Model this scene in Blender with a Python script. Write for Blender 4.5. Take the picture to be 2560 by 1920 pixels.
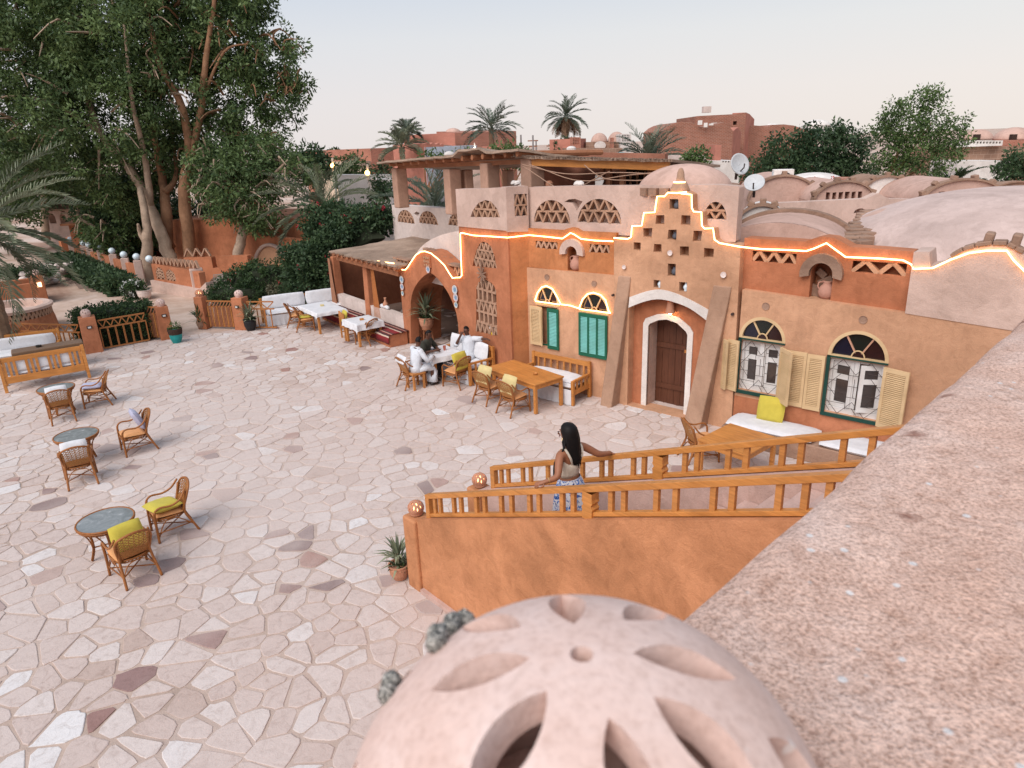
import bpy, bmesh, math, random
import numpy as np
from mathutils import Vector, Matrix, Euler
from mathutils.geometry import tessellate_polygon
for _o in list(bpy.data.objects):
 bpy.data.objects.remove(_o)
SC = bpy.context.scene
COL = SC.collection
PI = math.pi
rad = math.radians
# ------------------------------------------------------------------ camera
CAM_H = 6.0
PITCH, ROLL, FOC = rad(19.2), rad(2.1), 1720.0      # survey of the photograph (2560 px wide)
_cp, _sp, _cr, _sr = math.cos(PITCH), math.sin(PITCH), math.cos(ROLL), math.sin(ROLL)
cam = bpy.data.cameras.new('camera')
cam.sensor_width = 36.0
cam.lens = FOC / 2560 * 36.0
cam.clip_start = 0.02
cam.clip_end = 3000
cam.dof.use_dof = True
cam.dof.focus_distance = 14.0
cam.dof.aperture_fstop = 8
camo = bpy.data.objects.new('camera', cam)
COL.objects.link(camo)
_right = Vector((_cr, -_sr * _sp, -_sr * _cp))
_down = Vector((-_sr, -_cr * _sp, -_cr * _cp))
_fwd = Vector((0, _cp, -_sp))
camo.matrix_world = Matrix(((_right.x, -_down.x, -_fwd.x, 0), (_right.y, -_down.y, -_fwd.y, 0),
       (_right.z, -_down.z, -_fwd.z, CAM_H), (0, 0, 0, 1)))
SC.camera = camo
# ------------------------------------------------------------------ sky, light, exposure
W = bpy.data.worlds.new("World")
SC.world = W
W.use_nodes = True
_nt = W.node_tree
_nt.nodes.clear()
_out = _nt.nodes.new('ShaderNodeOutputWorld')
_bg = _nt.nodes.new('ShaderNodeBackground')
_sky = _nt.nodes.new('ShaderNodeTexSky')
_sky.sky_type = 'NISHITA'
_sky.sun_disc = False
_sky.sun_elevation = rad(46)
_sky.sun_rotation = rad(215)
_sky.air_density = 1.0
_sky.dust_density = 1.6
_skm = _nt.nodes.new('ShaderNodeMix'); _skm.data_type = 'RGBA'
_skv = _nt.nodes.new('ShaderNodeVectorMath'); _skv.operation = 'SCALE'
_skv.inputs['Scale'].default_value = 0.085
_nt.links.new(_sky.outputs[0], _skv.inputs[0])
_tc = _nt.nodes.new('ShaderNodeTexCoord')
_sep = _nt.nodes.new('ShaderNodeSeparateXYZ')
_nt.links.new(_tc.outputs['Generated'], _sep.inputs[0])
_rmp = _nt.nodes.new('ShaderNodeValToRGB')
_cr_ = _rmp.color_ramp
_cr_.elements[0].position = 0.0
_cr_.elements[0].color = (0.87, 0.80, 0.77, 1)
_cr_.elements[1].position = 1.0
_cr_.elements[1].color = (0.42, 0.53, 0.68, 1)
for _p, _c in ((0.06, (0.86, 0.81, 0.80)), (0.13, (0.80, 0.805, 0.825)), (0.24, (0.60, 0.69, 0.815)), (0.45, (0.46, 0.58, 0.76))):
 _e = _cr_.elements.new(_p)
 _e.color = (*_c, 1)
_nt.links.new(_sep.outputs['Z'], _rmp.inputs[0])
# the afterglow: warmer and lighter low in the sky to the right (east), cooler to the left
_glx = _nt.nodes.new('ShaderNodeMapRange')
_glx.inputs['From Min'].default_value = -0.75
_glx.inputs['From Max'].default_value = 0.75
_nt.links.new(_sep.outputs['X'], _glx.inputs['Value'])
_tint = _nt.nodes.new('ShaderNodeMix'); _tint.data_type = 'RGBA'
_tint.inputs['A'].default_value = (0.93, 0.95, 0.99, 1)
_tint.inputs['B'].default_value = (1.06, 1.045, 1.0, 1)
_nt.links.new(_glx.outputs[0], _tint.inputs['Factor'])
_mul = _nt.nodes.new('ShaderNodeMix'); _mul.data_type = 'RGBA'; _mul.blend_type = 'MULTIPLY'
_mul.inputs['Factor'].default_value = 1.0
_nt.links.new(_rmp.outputs[0], _mul.inputs['A'])
_nt.links.new(_tint.outputs['Result'], _mul.inputs['B'])
_skm.inputs['Factor'].default_value = 0.95
_nt.links.new(_skv.outputs[0], _skm.inputs['A'])
_nt.links.new(_mul.outputs['Result'], _skm.inputs['B'])
_nt.links.new(_skm.outputs['Result'], _bg.inputs['Color'])
_bg.inputs['Strength'].default_value = 0.94
_nt.links.new(_bg.outputs[0], _out.inputs['Surface'])
_sun = bpy.data.lights.new('soft_fill_sun', 'SUN')  # added fill: broad soft sun from behind left, lifts court and walls
_sun.energy = 3.1
_sun.angle = rad(50)
_sun.color = (1.0, 0.93, 0.88)
_suno = bpy.data.objects.new('soft_fill_sun', _sun)
COL.objects.link(_suno)
_suno.rotation_euler = (rad(44), 0, rad(-35))
SC.view_settings.view_transform = 'Standard'
SC.view_settings.look = 'None'
SC.view_settings.exposure = 0.1
SC.view_settings.gamma = 1.0
SC.view_settings.use_curve_mapping = False
SC.render.engine = 'CYCLES'
SC.cycles.max_bounces = 6
SC.cycles.transparent_max_bounces = 16
SC.cycles.use_denoising = True
SC.cycles.sample_clamp_indirect = 4.0
# ------------------------------------------------------------------ survey: pixel of the photograph -> place
def ray(px, py):
 x = (px - 1280) / FOC
 y = (py - 960) / FOC
 X = x * _cr - y * _sr
 Yd = x * _sr + y * _cr
 return Vector((X, _cp - Yd * _sp, -_sp - Yd * _cp))
def gp(px, py, z=0.0):
 """point at height z seen at a pixel"""
 d = ray(px, py)
 t = (z - CAM_H) / d.z
 return Vector((d.x * t, d.y * t, z))
def at(px, py, Y):
 """point at forward distance Y"""
 d = ray(px, py)
 t = Y / d.y
 return Vector((d.x * t, Y, CAM_H + d.z * t))
class Frame:
 """a vertical wall plane: u runs along the wall, local -y points out of it"""
 def __init__(s, x, y, az):
  s.o = Vector((x, y, 0)); s.az = rad(az)
  s.e = Vector((math.cos(s.az), math.sin(s.az), 0))
  s.n = Vector((s.e.y, -s.e.x, 0))
 def uz(s, px, py, d=0.0):
  r = ray(px, py)
  k = s.o + s.n * d
  t = (k.x * s.n.x + k.y * s.n.y) / (r.x * s.n.x + r.y * s.n.y)
  p = Vector((r.x * t, r.y * t, 0)) - s.o
  return (p.dot(s.e), CAM_H + r.z * t)
 def loc(s, p):
  q = Vector((p[0], p[1], 0)) - s.o
  return (q.dot(s.e), -q.dot(s.n))
 def pt(s, u, y, z):
  return s.o + s.e * u - s.n * y + Vector((0, 0, z))
# ------------------------------------------------------------------ mesh building
class MB:
 def __init__(s):
  s.v = []; s.f = []
 def add(s, vs, fs):
  k = len(s.v)
  s.v.extend([tuple(v) for v in vs])
  s.f.extend([tuple(i + k for i in f) for f in fs])
  return s
 def box(s, c, d, rz=0.0, m=None):
  x, y, z = d[0] / 2, d[1] / 2, d[2] / 2
  vs = [(-x, -y, -z), (x, -y, -z), (x, y, -z), (-x, y, -z), (-x, -y, z), (x, -y, z), (x, y, z), (-x, y, z)]
  if m is not None:
   vs = [Vector(c) + m @ Vector(v) for v in vs]
  else:
   cz, sz = math.cos(rz), math.sin(rz)
   vs = [(c[0] + a * cz - b * sz, c[1] + a * sz + b * cz, c[2] + e) for a, b, e in vs]
  return s.add(vs, [(0, 3, 2, 1), (4, 5, 6, 7), (0, 1, 5, 4), (1, 2, 6, 5), (2, 3, 7, 6), (3, 0, 4, 7)])
 def bar(s, a, b, w, h=None, up=(0, 0, 1)):
  """square bar from a to b"""
  a, b = Vector(a), Vector(b)
  h = w if h is None else h
  z = (b - a)
  L = z.length
  if L < 1e-6:
   return s
  z.normalize()
  u = Vector(up)
  if abs(z.dot(u)) > 0.98:
   u = Vector((1, 0, 0))
  x = z.cross(u).normalized()
  y = x.cross(z).normalized()
  m = Matrix((x, y, z)).transposed()
  return s.box((a + b) / 2, (w, h, L), m=m)
 def tube(s, pts, r, n=6, cap=True, closed=False):
  pts = [Vector(p) for p in pts]
  N = len(pts)
  rs = r if hasattr(r, '__len__') else [r] * N
  vs = []; fs = []
  ref = None
  for i, p in enumerate(pts):
   if closed:
    t = pts[(i + 1) % N] - pts[i - 1]
   else:
    t = pts[min(i + 1, N - 1)] - pts[max(i - 1, 0)]
   if t.length < 1e-9:
    t = Vector((0, 0, 1))
   t.normalize()
   if ref is None:
    ref = Vector((0, 0, 1)) if abs(t.z) < 0.9 else Vector((1, 0, 0))
   x = t.cross(ref)
   if x.length < 1e-4:
    x = t.cross(Vector((0.3, 1, 0.2)))
   x.normalize()
   y = x.cross(t).normalized()
   ref = y
   for k in range(n):
    a = 2 * PI * k / n
    vs.append(p + x * (math.cos(a) * rs[i]) + y * (math.sin(a) * rs[i]))
  for i in range(N if closed else N - 1):
   j = (i + 1) % N
   for k in range(n):
    fs.append((i * n + k, i * n + (k + 1) % n, j * n + (k + 1) % n, j * n + k))
  if cap and not closed:
   fs.append(tuple(range(n - 1, -1, -1)))
   fs.append(tuple((N - 1) * n + k for k in range(n)))
  return s.add(vs, fs)
 def lathe(s, prof, n=16, c=(0, 0, 0), cap=True, a0=0.0, a1=2 * PI):
  full = abs(a1 - a0 - 2 * PI) < 1e-6
  m = n if full else n + 1
  vs = []; fs = []
  for r, z in prof:
   for k in range(m):
    a = a0 + (a1 - a0) * k / n
    vs.append((c[0] + r * math.cos(a), c[1] + r * math.sin(a), c[2] + z))
  for i in range(len(prof) - 1):
   for k in range(n):
    k2 = (k + 1) % m if full else k + 1
    fs.append((i * m + k, i * m + k2, (i + 1) * m + k2, (i + 1) * m + k))
  if cap and full:
   if prof[0][0] > 1e-4:
    fs.append(tuple(range(m - 1, -1, -1)))
   if prof[-1][0] > 1e-4:
    fs.append(tuple((len(prof) - 1) * m + k for k in range(m)))
  return s.add(vs, fs)
 def loft(s, secs, n=12, cap=True):
  """secs: (centre, vector a, vector b) ellipses joined in a row"""
  vs = []; fs = []
  for c, a, b in secs:
   c, a, b = Vector(c), Vector(a), Vector(b)
   for k in range(n):
    t = 2 * PI * k / n
    vs.append(c + a * math.cos(t) + b * math.sin(t))
  for i in range(len(secs) - 1):
   for k in range(n):
    fs.append((i * n + k, i * n + (k + 1) % n, (i + 1) * n + (k + 1) % n, (i + 1) * n + k))
  if cap:
   fs.append(tuple(range(n - 1, -1, -1)))
   fs.append(tuple((len(secs) - 1) * n + k for k in range(n)))
  return s.add(vs, fs)
 def prism(s, poly, z0, z1):
  n = len(poly)
  vs = [(x, y, z0) for x, y in poly] + [(x, y, z1) for x, y in poly]
  fs = [tuple(range(n - 1, -1, -1)), tuple(range(n, 2 * n))]
  fs += [(i, (i + 1) % n, n + (i + 1) % n, n + i) for i in range(n)]
  return s.add(vs, fs)
 def panel(s, outer, holes=(), y0=0.0, y1=0.3):
  """wall in the xz plane, front at y0 (facing -y), back at y1.  holes: (polygon, depth)"""
  loops = [outer] + [h[0] for h in holes]
  flat = [p for l in loops for p in l]
  tris = tessellate_polygon([[Vector((p[0], p[1], 0)) for p in l] for l in loops])
  fs = []
  for t in tris:
   a, b, c = [flat[i] for i in t]
   cr = (b[0] - a[0]) * (c[1] - a[1]) - (b[1] - a[1]) * (c[0] - a[0])
   fs.append(t if cr > 0 else (t[0], t[2], t[1]))
  s.add([(p[0], y0, p[1]) for p in flat], fs)
  def ring(poly, ya, yb, flip):
   n = len(poly)
   ar = sum(poly[i][0] * poly[(i + 1) % n][1] - poly[(i + 1) % n][0] * poly[i][1] for i in range(n))
   if (ar < 0):
    poly = poly[::-1]
   vs = [(p[0], ya, p[1]) for p in poly] + [(p[0], yb, p[1]) for p in poly]
   q = [((i + 1) % n, i, n + i, n + (i + 1) % n) if not flip else (i, (i + 1) % n, n + (i + 1) % n, n + i) for i in range(n)]
   s.add(vs, q)
   return poly
  o = ring(outer, y0, y1, False)
  thru = [h[0] for h in holes if h[1] > 5]
  if thru:
   fl = [p for l in [outer] + thru for p in l]
   tr = tessellate_polygon([[Vector((p[0], p[1], 0)) for p in l] for l in [outer] + thru])
   s.add([(p[0], y1, p[1]) for p in fl], tr)
  else:
   s.add([(p[0], y1, p[1]) for p in o], [tuple(range(len(o) - 1, -1, -1))])
  for h, dep in holes:
   h = ring(h, y0, y1 if dep > 5 else y0 + dep, True)
   if dep < 5:
    s.add([(p[0], y0 + dep, p[1]) for p in h], [tuple(range(len(h)))])
  return s
 def mesh(s, name, mat, smooth=False):
  me = bpy.data.meshes.new(name)
  me.from_pydata(s.v, [], s.f)
  mats = mat if isinstance(mat, (list, tuple)) else [mat]
  for m in mats:
   me.materials.append(m)
  if smooth:
   me.polygons.foreach_set('use_smooth', [True] * len(me.polygons))
  me.update()
  return me
def np_mesh(name, verts, faces, mat, attr=None, smooth=False):
 """verts (N,3); faces (M,k) array; attr: name -> per-vertex float array"""
 me = bpy.data.meshes.new(name)
 verts = np.asarray(verts, dtype=np.float32); faces = np.asarray(faces, dtype=np.int32)
 M, k = faces.shape
 me.vertices.add(len(verts)); me.vertices.foreach_set('co', verts.ravel())
 me.loops.add(M * k); me.loops.foreach_set('vertex_index', faces.ravel())
 me.polygons.add(M)
 me.polygons.foreach_set('loop_start', np.arange(M, dtype=np.int32) * k)
 me.polygons.foreach_set('loop_total', np.full(M, k, dtype=np.int32))
 me.materials.append(mat)
 if smooth:
  me.polygons.foreach_set('use_smooth', np.ones(M, dtype=bool))
 if attr:
  for nm, val in attr.items():
   a = me.attributes.new(nm, 'FLOAT', 'POINT')
   a.data.foreach_set('value', np.asarray(val, dtype=np.float32))
 me.update(calc_edges=True)
 return me
def link(name, data, parent=None, loc=None, rot=None, scale=None):
 o = bpy.data.objects.new(name, data)
 COL.objects.link(o)
 if parent is not None:
  o.parent = parent
 if loc is not None:
  o.location = loc
 if rot is not None:
  o.rotation_euler = rot
 if scale is not None:
  o.scale = scale
 return o
def obj(name, mb, mat, parent=None, smooth=False, bevel=0.0, kind=None, **kw):
 o = link(name, mb.mesh(name, mat, smooth), parent, **kw)
 if bevel:
  m = o.modifiers.new('b', 'BEVEL'); m.width = bevel; m.segments = 2; m.limit_method = 'ANGLE'
 if smooth == 'auto':
  pass
 if kind:
  o['kind'] = kind
 return o
def tag(o, label, cat, group=None):
 o['label'] = label; o['category'] = cat
 if group:
  o['group'] = group
 return o
def thing(name, label, cat, loc=(0, 0, 0), rz=0.0, group=None):
 o = bpy.data.objects.new(name, None)
 o.empty_display_size = 0.1
 COL.objects.link(o)
 o.location = loc; o.rotation_euler = (0, 0, rz)
 return tag(o, label, cat, group)
def copy_tree(o, parent=None):
 c = o.copy()
 COL.objects.link(c)
 if parent is not None:
  c.parent = parent
 for ch in list(o.children):
  copy_tree(ch, c)
 return c
def chaikin(p, n=1, closed=True):
 for _ in range(n):
  q = []
  N = len(p)
  rng = range(N) if closed else range(N - 1)
  if not closed:
   q.append(p[0])
  for i in rng:
   a, b = p[i], p[(i + 1) % N]
   q.append(tuple(a[k] * .75 + b[k] * .25 for k in range(len(a))))
   q.append(tuple(a[k] * .25 + b[k] * .75 for k in range(len(a))))
  if not closed:
   q.append(p[-1])
  p = q
 return p
def spline(p, n=6):
 """Catmull-Rom through the points"""
 p = [Vector(q) for q in p]
 out = []
 for i in range(len(p) - 1):
  a = p[max(i - 1, 0)]; b = p[i]; c = p[i + 1]; d = p[min(i + 2, len(p) - 1)]
  for k in range(n):
   t = k / n
   out.append(0.5 * ((2 * b) + (c - a) * t + (2 * a - 5 * b + 4 * c - d) * t * t + (3 * b - a - 3 * c + d) * t ** 3))
 out.append(p[-1])
 return out
def arch(cx, z0, w, h, n=12, zs=None):
 """arch outline: springing at zs, crown at z0+h"""
 zs = z0 if zs is None else zs
 pts = [(cx - w / 2, z0)] if zs > z0 else []
 pts += [(cx - w / 2 * math.cos(PI * k / n), zs + (z0 + h - zs) * math.sin(PI * k / n)) for k in range(n + 1)]
 if zs > z0:
  pts.append((cx + w / 2, z0))
 return pts[::-1]
# ------------------------------------------------------------------ materials
def nodes(name):
 m = bpy.data.materials.new(name)
 m.use_nodes = True
 nt = m.node_tree
 b = nt.nodes['Principled BSDF']
 return m, nt, b
def _noise(nt, scale, detail=4.0, rough=0.55, co=None, dist=0.0):
 n = nt.nodes.new('ShaderNodeTexNoise')
 n.inputs['Scale'].default_value = scale
 n.inputs['Detail'].default_value = detail
 n.inputs['Roughness'].default_value = rough
 n.inputs['Distortion'].default_value = dist
 if co is not None:
  nt.links.new(co, n.inputs['Vector'])
 return n
def _ramp(nt, fac, stops):
 r = nt.nodes.new('ShaderNodeValToRGB')
 e = r.color_ramp.elements
 e[0].position, e[0].color = stops[0][0], (*stops[0][1], 1)
 e[1].position, e[1].color = stops[-1][0], (*stops[-1][1], 1)
 for p, c in stops[1:-1]:
  x = e.new(p); x.color = (*c, 1)
 nt.links.new(fac, r.inputs[0])
 return r
def _mixc(nt, fac, a, b, mode='MIX'):
 m = nt.nodes.new('ShaderNodeMix'); m.data_type = 'RGBA'; m.blend_type = mode
 if isinstance(fac, (int, float)):
  m.inputs['Factor'].default_value = fac
 else:
  nt.links.new(fac, m.inputs['Factor'])
 for k, v in (('A', a), ('B', b)):
  if isinstance(v, tuple):
   m.inputs[k].default_value = (*v[:3], 1)
  else:
   nt.links.new(v, m.inputs[k])
 return m.outputs['Result']
def _coord(nt, kind='Object'):
 t = nt.nodes.new('ShaderNodeTexCoord')
 return t.outputs[kind]
def _worldpos(nt):
 g = nt.nodes.new('ShaderNodeNewGeometry')
 return g.outputs['Position']
def _bump(nt, b, h, strength, dist=0.02):
 bp = nt.nodes.new('ShaderNodeBump')
 bp.inputs['Strength'].default_value = strength
 bp.inputs['Distance'].default_value = dist
 nt.links.new(h, bp.inputs['Height'])
 nt.links.new(bp.outputs[0], b.inputs['Normal'])
def stucco(name, col, var=0.16, scale=1.0, rough=0.92, bump=0.5, stain=0.35, grain=1.0, streak=0.0):
 """hand-trowelled mud plaster: cloudy tone, trowel marks, grit"""
 m, nt, b = nodes(name)
 co = _worldpos(nt)
 big = _noise(nt, 0.9 * scale, 6, 0.62, co, 0.4)
 mid = _noise(nt, 5.5 * scale, 5, 0.65, co, 0.8)
 fine = _noise(nt, 60 * grain, 3, 0.6, co)
 dark = tuple(c * (1 - var * 1.5) for c in col)
 lite = tuple(min(1, c * (1 + var) + 0.012) for c in col)
 r1 = _ramp(nt, big.outputs['Fac'], [(0.3, dark), (0.5, col), (0.72, lite)])
 r2 = _ramp(nt, mid.outputs['Fac'], [(0.25, (0.80, 0.78, 0.76)), (0.52, (1, 1, 1)), (0.8, (1.10, 1.10, 1.10))])
 c = _mixc(nt, stain * 2, r1.outputs[0], r2.outputs[0], 'MULTIPLY')
 r3 = _ramp(nt, fine.outputs['Fac'], [(0.32, (0.86, 0.85, 0.84)), (0.5, (1, 1, 1)), (0.7, (1.07, 1.07, 1.07))])
 c = _mixc(nt, 0.5, c, r3.outputs[0], 'MULTIPLY')
 pat = _noise(nt, 0.55 * scale, 3, 0.5, co, 1.5)
 rp = _ramp(nt, pat.outputs['Fac'], [(0.47, (0.90, 0.89, 0.885)), (0.495, (1, 1, 1)), (0.56, (1, 1, 1)), (0.575, (1.07, 1.075, 1.08))])
 c = _mixc(nt, 0.75, c, rp.outputs[0], 'MULTIPLY')
 if streak:
  sc = nt.nodes.new('ShaderNodeVectorMath'); sc.operation = 'MULTIPLY'
  nt.links.new(co, sc.inputs[0]); sc.inputs[1].default_value = (9, 9, 0.7)
  st = _noise(nt, 1.0, 4, 0.6, sc.outputs[0])
  r4 = _ramp(nt, st.outputs['Fac'], [(0.32, (0.78, 0.74, 0.72)), (0.5, (1, 1, 1)), (0.75, (1.08, 1.07, 1.06))])
  c = _mixc(nt, streak, c, r4.outputs[0], 'MULTIPLY')
 nt.links.new(c, b.inputs['Base Color'])
 b.inputs['Roughness'].default_value = rough
 b.inputs['Specular IOR Level'].default_value = 0.15
 ad = nt.nodes.new('ShaderNodeMath'); ad.operation = 'MULTIPLY_ADD'
 nt.links.new(fine.outputs['Fac'], ad.inputs[0]); ad.inputs[1].default_value = 0.25
 nt.links.new(mid.outputs['Fac'], ad.inputs[2])
 _bump(nt, b, ad.outputs[0], bump, 0.03)
 return m
def plain(name, col, rough=0.6, var=0.08, scale=14.0, spec=0.3, bump=0.0, metal=0.0):
 m, nt, b = nodes(name)
 n = _noise(nt, scale, 3, 0.6, _coord(nt))
 r = _ramp(nt, n.outputs['Fac'], [(0.3, tuple(c * (1 - var) for c in col)), (0.7, tuple(min(1, c * (1 + var)) for c in col))])
 nt.links.new(r.outputs[0], b.inputs['Base Color'])
 b.inputs['Roughness'].default_value = rough
 b.inputs['Specular IOR Level'].default_value = spec
 b.inputs['Metallic'].default_value = metal
 if bump:
  _bump(nt, b, n.outputs['Fac'], bump, 0.01)
 return m
def wood(name, col, rough=0.5, grain=(1.5, 18, 18), var=0.28):
 m, nt, b = nodes(name)
 co = _coord(nt)
 sc = nt.nodes.new('ShaderNodeVectorMath'); sc.operation = 'MULTIPLY'
 nt.links.new(co, sc.inputs[0]); sc.inputs[1].default_value = grain
 n = _noise(nt, 2.0, 5, 0.65, sc.outputs[0], 0.6)
 k = _noise(nt, 2.2, 2, 0.5, co)
 r = _ramp(nt, n.outputs['Fac'], [(0.3, tuple(c * (1 - var) for c in col)), (0.55, col), (0.75, tuple(min(1, c * (1 + var * .6)) for c in col))])
 r2 = _ramp(nt, k.outputs['Fac'], [(0.3, (0.82, 0.78, 0.74)), (0.6, (1.05, 1.05, 1.05))])
 nt.links.new(_mixc(nt, 0.8, r.outputs[0], r2.outputs[0], 'MULTIPLY'), b.inputs['Base Color'])
 b.inputs['Roughness'].default_value = rough
 b.inputs['Specular IOR Level'].default_value = 0.3
 _bump(nt, b, n.outputs['Fac'], 0.15, 0.004)
 return m
def emit(name, col, strength):
 m, nt, b = nodes(name)
 b.inputs['Base Color'].default_value = (*col, 1)
 b.inputs['Emission Color'].default_value = (*col, 1)
 b.inputs['Emission Strength'].default_value = strength
 return m
def fabric(name, col, rough=0.9, var=0.06, fold=0.25):
 m, nt, b = nodes(name)
 co = _coord(nt)
 n = _noise(nt, 6, 4, 0.6, co, 0.5)
 w = _noise(nt, 220, 1, 0.5, co)
 r = _ramp(nt, n.outputs['Fac'], [(0.3, tuple(c * (1 - var * 1.6) for c in col)), (0.7, tuple(min(1, c * (1 + var)) for c in col))])
 nt.links.new(r.outputs[0], b.inputs['Base Color'])
 b.inputs['Roughness'].default_value = rough
 b.inputs['Specular IOR Level'].default_value = 0.1
 b.inputs['Sheen Weight'].default_value = 0.1
 ad = nt.nodes.new('ShaderNodeMath'); ad.operation = 'MULTIPLY_ADD'
 nt.links.new(w.outputs['Fac'], ad.inputs[0]); ad.inputs[1].default_value = 0.06
 nt.links.new(n.outputs['Fac'], ad.inputs[2])
 _bump(nt, b, ad.outputs[0], fold, 0.05)
 return m
def foliage(name, dark, lite, rough=0.55, trans=0.25):
 """leaf faces; the attribute 'tone' (0..1) is each leaf's own colour"""
 m, nt, b = nodes(name)
 a = nt.nodes.new('ShaderNodeAttribute'); a.attribute_name = 'tone'
 r = _ramp(nt, a.outputs['Fac'], [(0.0, dark), (1.0, lite)])
 nt.links.new(r.outputs[0], b.inputs['Base Color'])
 b.inputs['Roughness'].default_value = rough
 b.inputs['Specular IOR Level'].default_value = 0.3
 t = nt.nodes.new('ShaderNodeBsdfTranslucent')
 nt.links.new(r.outputs[0], t.inputs['Color'])
 mx = nt.nodes.new('ShaderNodeMixShader'); mx.inputs[0].default_value = trans
 out = nt.nodes['Material Output']
 nt.links.new(b.outputs[0], mx.inputs[1]); nt.links.new(t.outputs[0], mx.inputs[2])
 nt.links.new(mx.outputs[0], out.inputs['Surface'])
 return m
def brickwork(name, col, mortar, sx=0.26, sz=0.09, bump=0.6):
 """far brick wall: courses too small in the photograph to tell apart"""
 m, nt, b = nodes(name)
 co = _coord(nt)
 sep = nt.nodes.new('ShaderNodeSeparateXYZ'); nt.links.new(co, sep.inputs[0])
 add = nt.nodes.new('ShaderNodeMath'); add.operation = 'ADD'
 nt.links.new(sep.outputs['X'], add.inputs[0]); nt.links.new(sep.outputs['Y'], add.inputs[1])
 cmb = nt.nodes.new('ShaderNodeCombineXYZ')
 nt.links.new(add.outputs[0], cmb.inputs['X']); nt.links.new(sep.outputs['Z'], cmb.inputs['Y'])
 t = nt.nodes.new('ShaderNodeTexBrick')
 t.inputs['Scale'].default_value = 1.0
 t.inputs['Brick Width'].default_value = sx; t.inputs['Row Height'].default_value = sz
 t.inputs['Mortar Size'].default_value = 0.012
 t.inputs['Color1'].default_value = (*col, 1)
 t.inputs['Color2'].default_value = (*[c * 0.75 for c in col], 1)
 t.inputs['Mortar'].default_value = (*mortar, 1)
 nt.links.new(cmb.outputs[0], t.inputs['Vector'])
 n = _noise(nt, 0.7, 4, 0.6, co)
 r = _ramp(nt, n.outputs['Fac'], [(0.3, (0.8, 0.78, 0.76)), (0.7, (1.12, 1.12, 1.12))])
 nt.links.new(_mixc(nt, 0.8, t.outputs['Color'], r.outputs[0], 'MULTIPLY'), b.inputs['Base Color'])
 b.inputs['Roughness'].default_value = 0.9
 b.inputs['Specular IOR Level'].default_value = 0.15
 _bump(nt, b, t.outputs['Fac'], -bump, 0.01)
 return m
RNG = random.Random(7)
NR = np.random.default_rng(11)
TAN = stucco('tan_plaster', (0.55, 0.305, 0.182), var=0.12, streak=0.25)
RED = stucco('red_plaster', (0.45, 0.172, 0.086), var=0.15, streak=0.3)
ORANGE = stucco('orange_plaster', (0.49, 0.195, 0.08), var=0.18, streak=0.3)
PINK = stucco('pink_plaster', (0.565, 0.405, 0.335), var=0.09, stain=0.3)
PALE = stucco('pale_plaster', (0.64, 0.53, 0.475), var=0.07, stain=0.25)
MUD = stucco('mud_plaster', (0.33, 0.205, 0.145), var=0.2, grain=0.6, bump=0.8)
BUTT = stucco('grey_brown_plaster', (0.40, 0.245, 0.165), var=0.08, grain=1.2)
DOMEP = stucco('dome_plaster', (0.55, 0.36, 0.29), var=0.10, stain=0.35)
WHITEP = stucco('white_plaster', (0.74, 0.68, 0.63), var=0.06, stain=0.3)
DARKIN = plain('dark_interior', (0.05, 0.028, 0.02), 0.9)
LATT = stucco('lattice_mud', (0.45, 0.27, 0.18), var=0.12, bump=0.6)
CREAM = wood('cream_painted_wood', (0.64, 0.455, 0.255), 0.55, var=0.08)
DGREEN = wood('dark_green_wood', (0.012, 0.055, 0.042), 0.5, var=0.12)
GREEN = wood('green_painted_wood', (0.012, 0.115, 0.065), 0.5, var=0.12)
AQUA = wood('aqua_painted_wood', (0.22, 0.55, 0.50), 0.5, var=0.07)
WHITEW = wood('white_painted_wood', (0.70, 0.68, 0.66), 0.5, var=0.05)
DOORW = wood('brown_door_wood', (0.115, 0.042, 0.022), 0.55, (18, 18, 1.5))
PINE = wood('orange_pine', (0.54, 0.225, 0.065), 0.45)
PINEX = wood('orange_pine_boards', (0.56, 0.23, 0.06), 0.4, (1.2, 14, 14))
BEAM = wood('palm_beam', (0.36, 0.15, 0.075), 0.8)
RATTAN = wood('rattan_cane', (0.34, 0.125, 0.035), 0.42, (12, 12, 3), 0.3)
RATTANL = wood('rattan_weave', (0.42, 0.19, 0.06), 0.5, (20, 20, 20), 0.25)
IRON = plain('dark_iron', (0.05, 0.03, 0.025), 0.6)
WHITEF = fabric('white_cotton', (0.68, 0.67, 0.68))
PEACH = fabric('peach_cushion', (0.68, 0.33, 0.14))
YELLOW = fabric('mustard_cushion', (0.54, 0.44, 0.07))
LAVEN = fabric('lavender_cushion', (0.45, 0.44, 0.56))
BROWNC = fabric('brown_cloth', (0.17, 0.10, 0.06))
STRING = emit('warm_rope_light', (1.0, 0.54, 0.22), 7.5)
BULB = emit('lamp_bulb', (1.0, 0.56, 0.24), 4.5)
CLAY = stucco('fired_clay', (0.52, 0.25, 0.155), var=0.12, grain=1.5)
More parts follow.
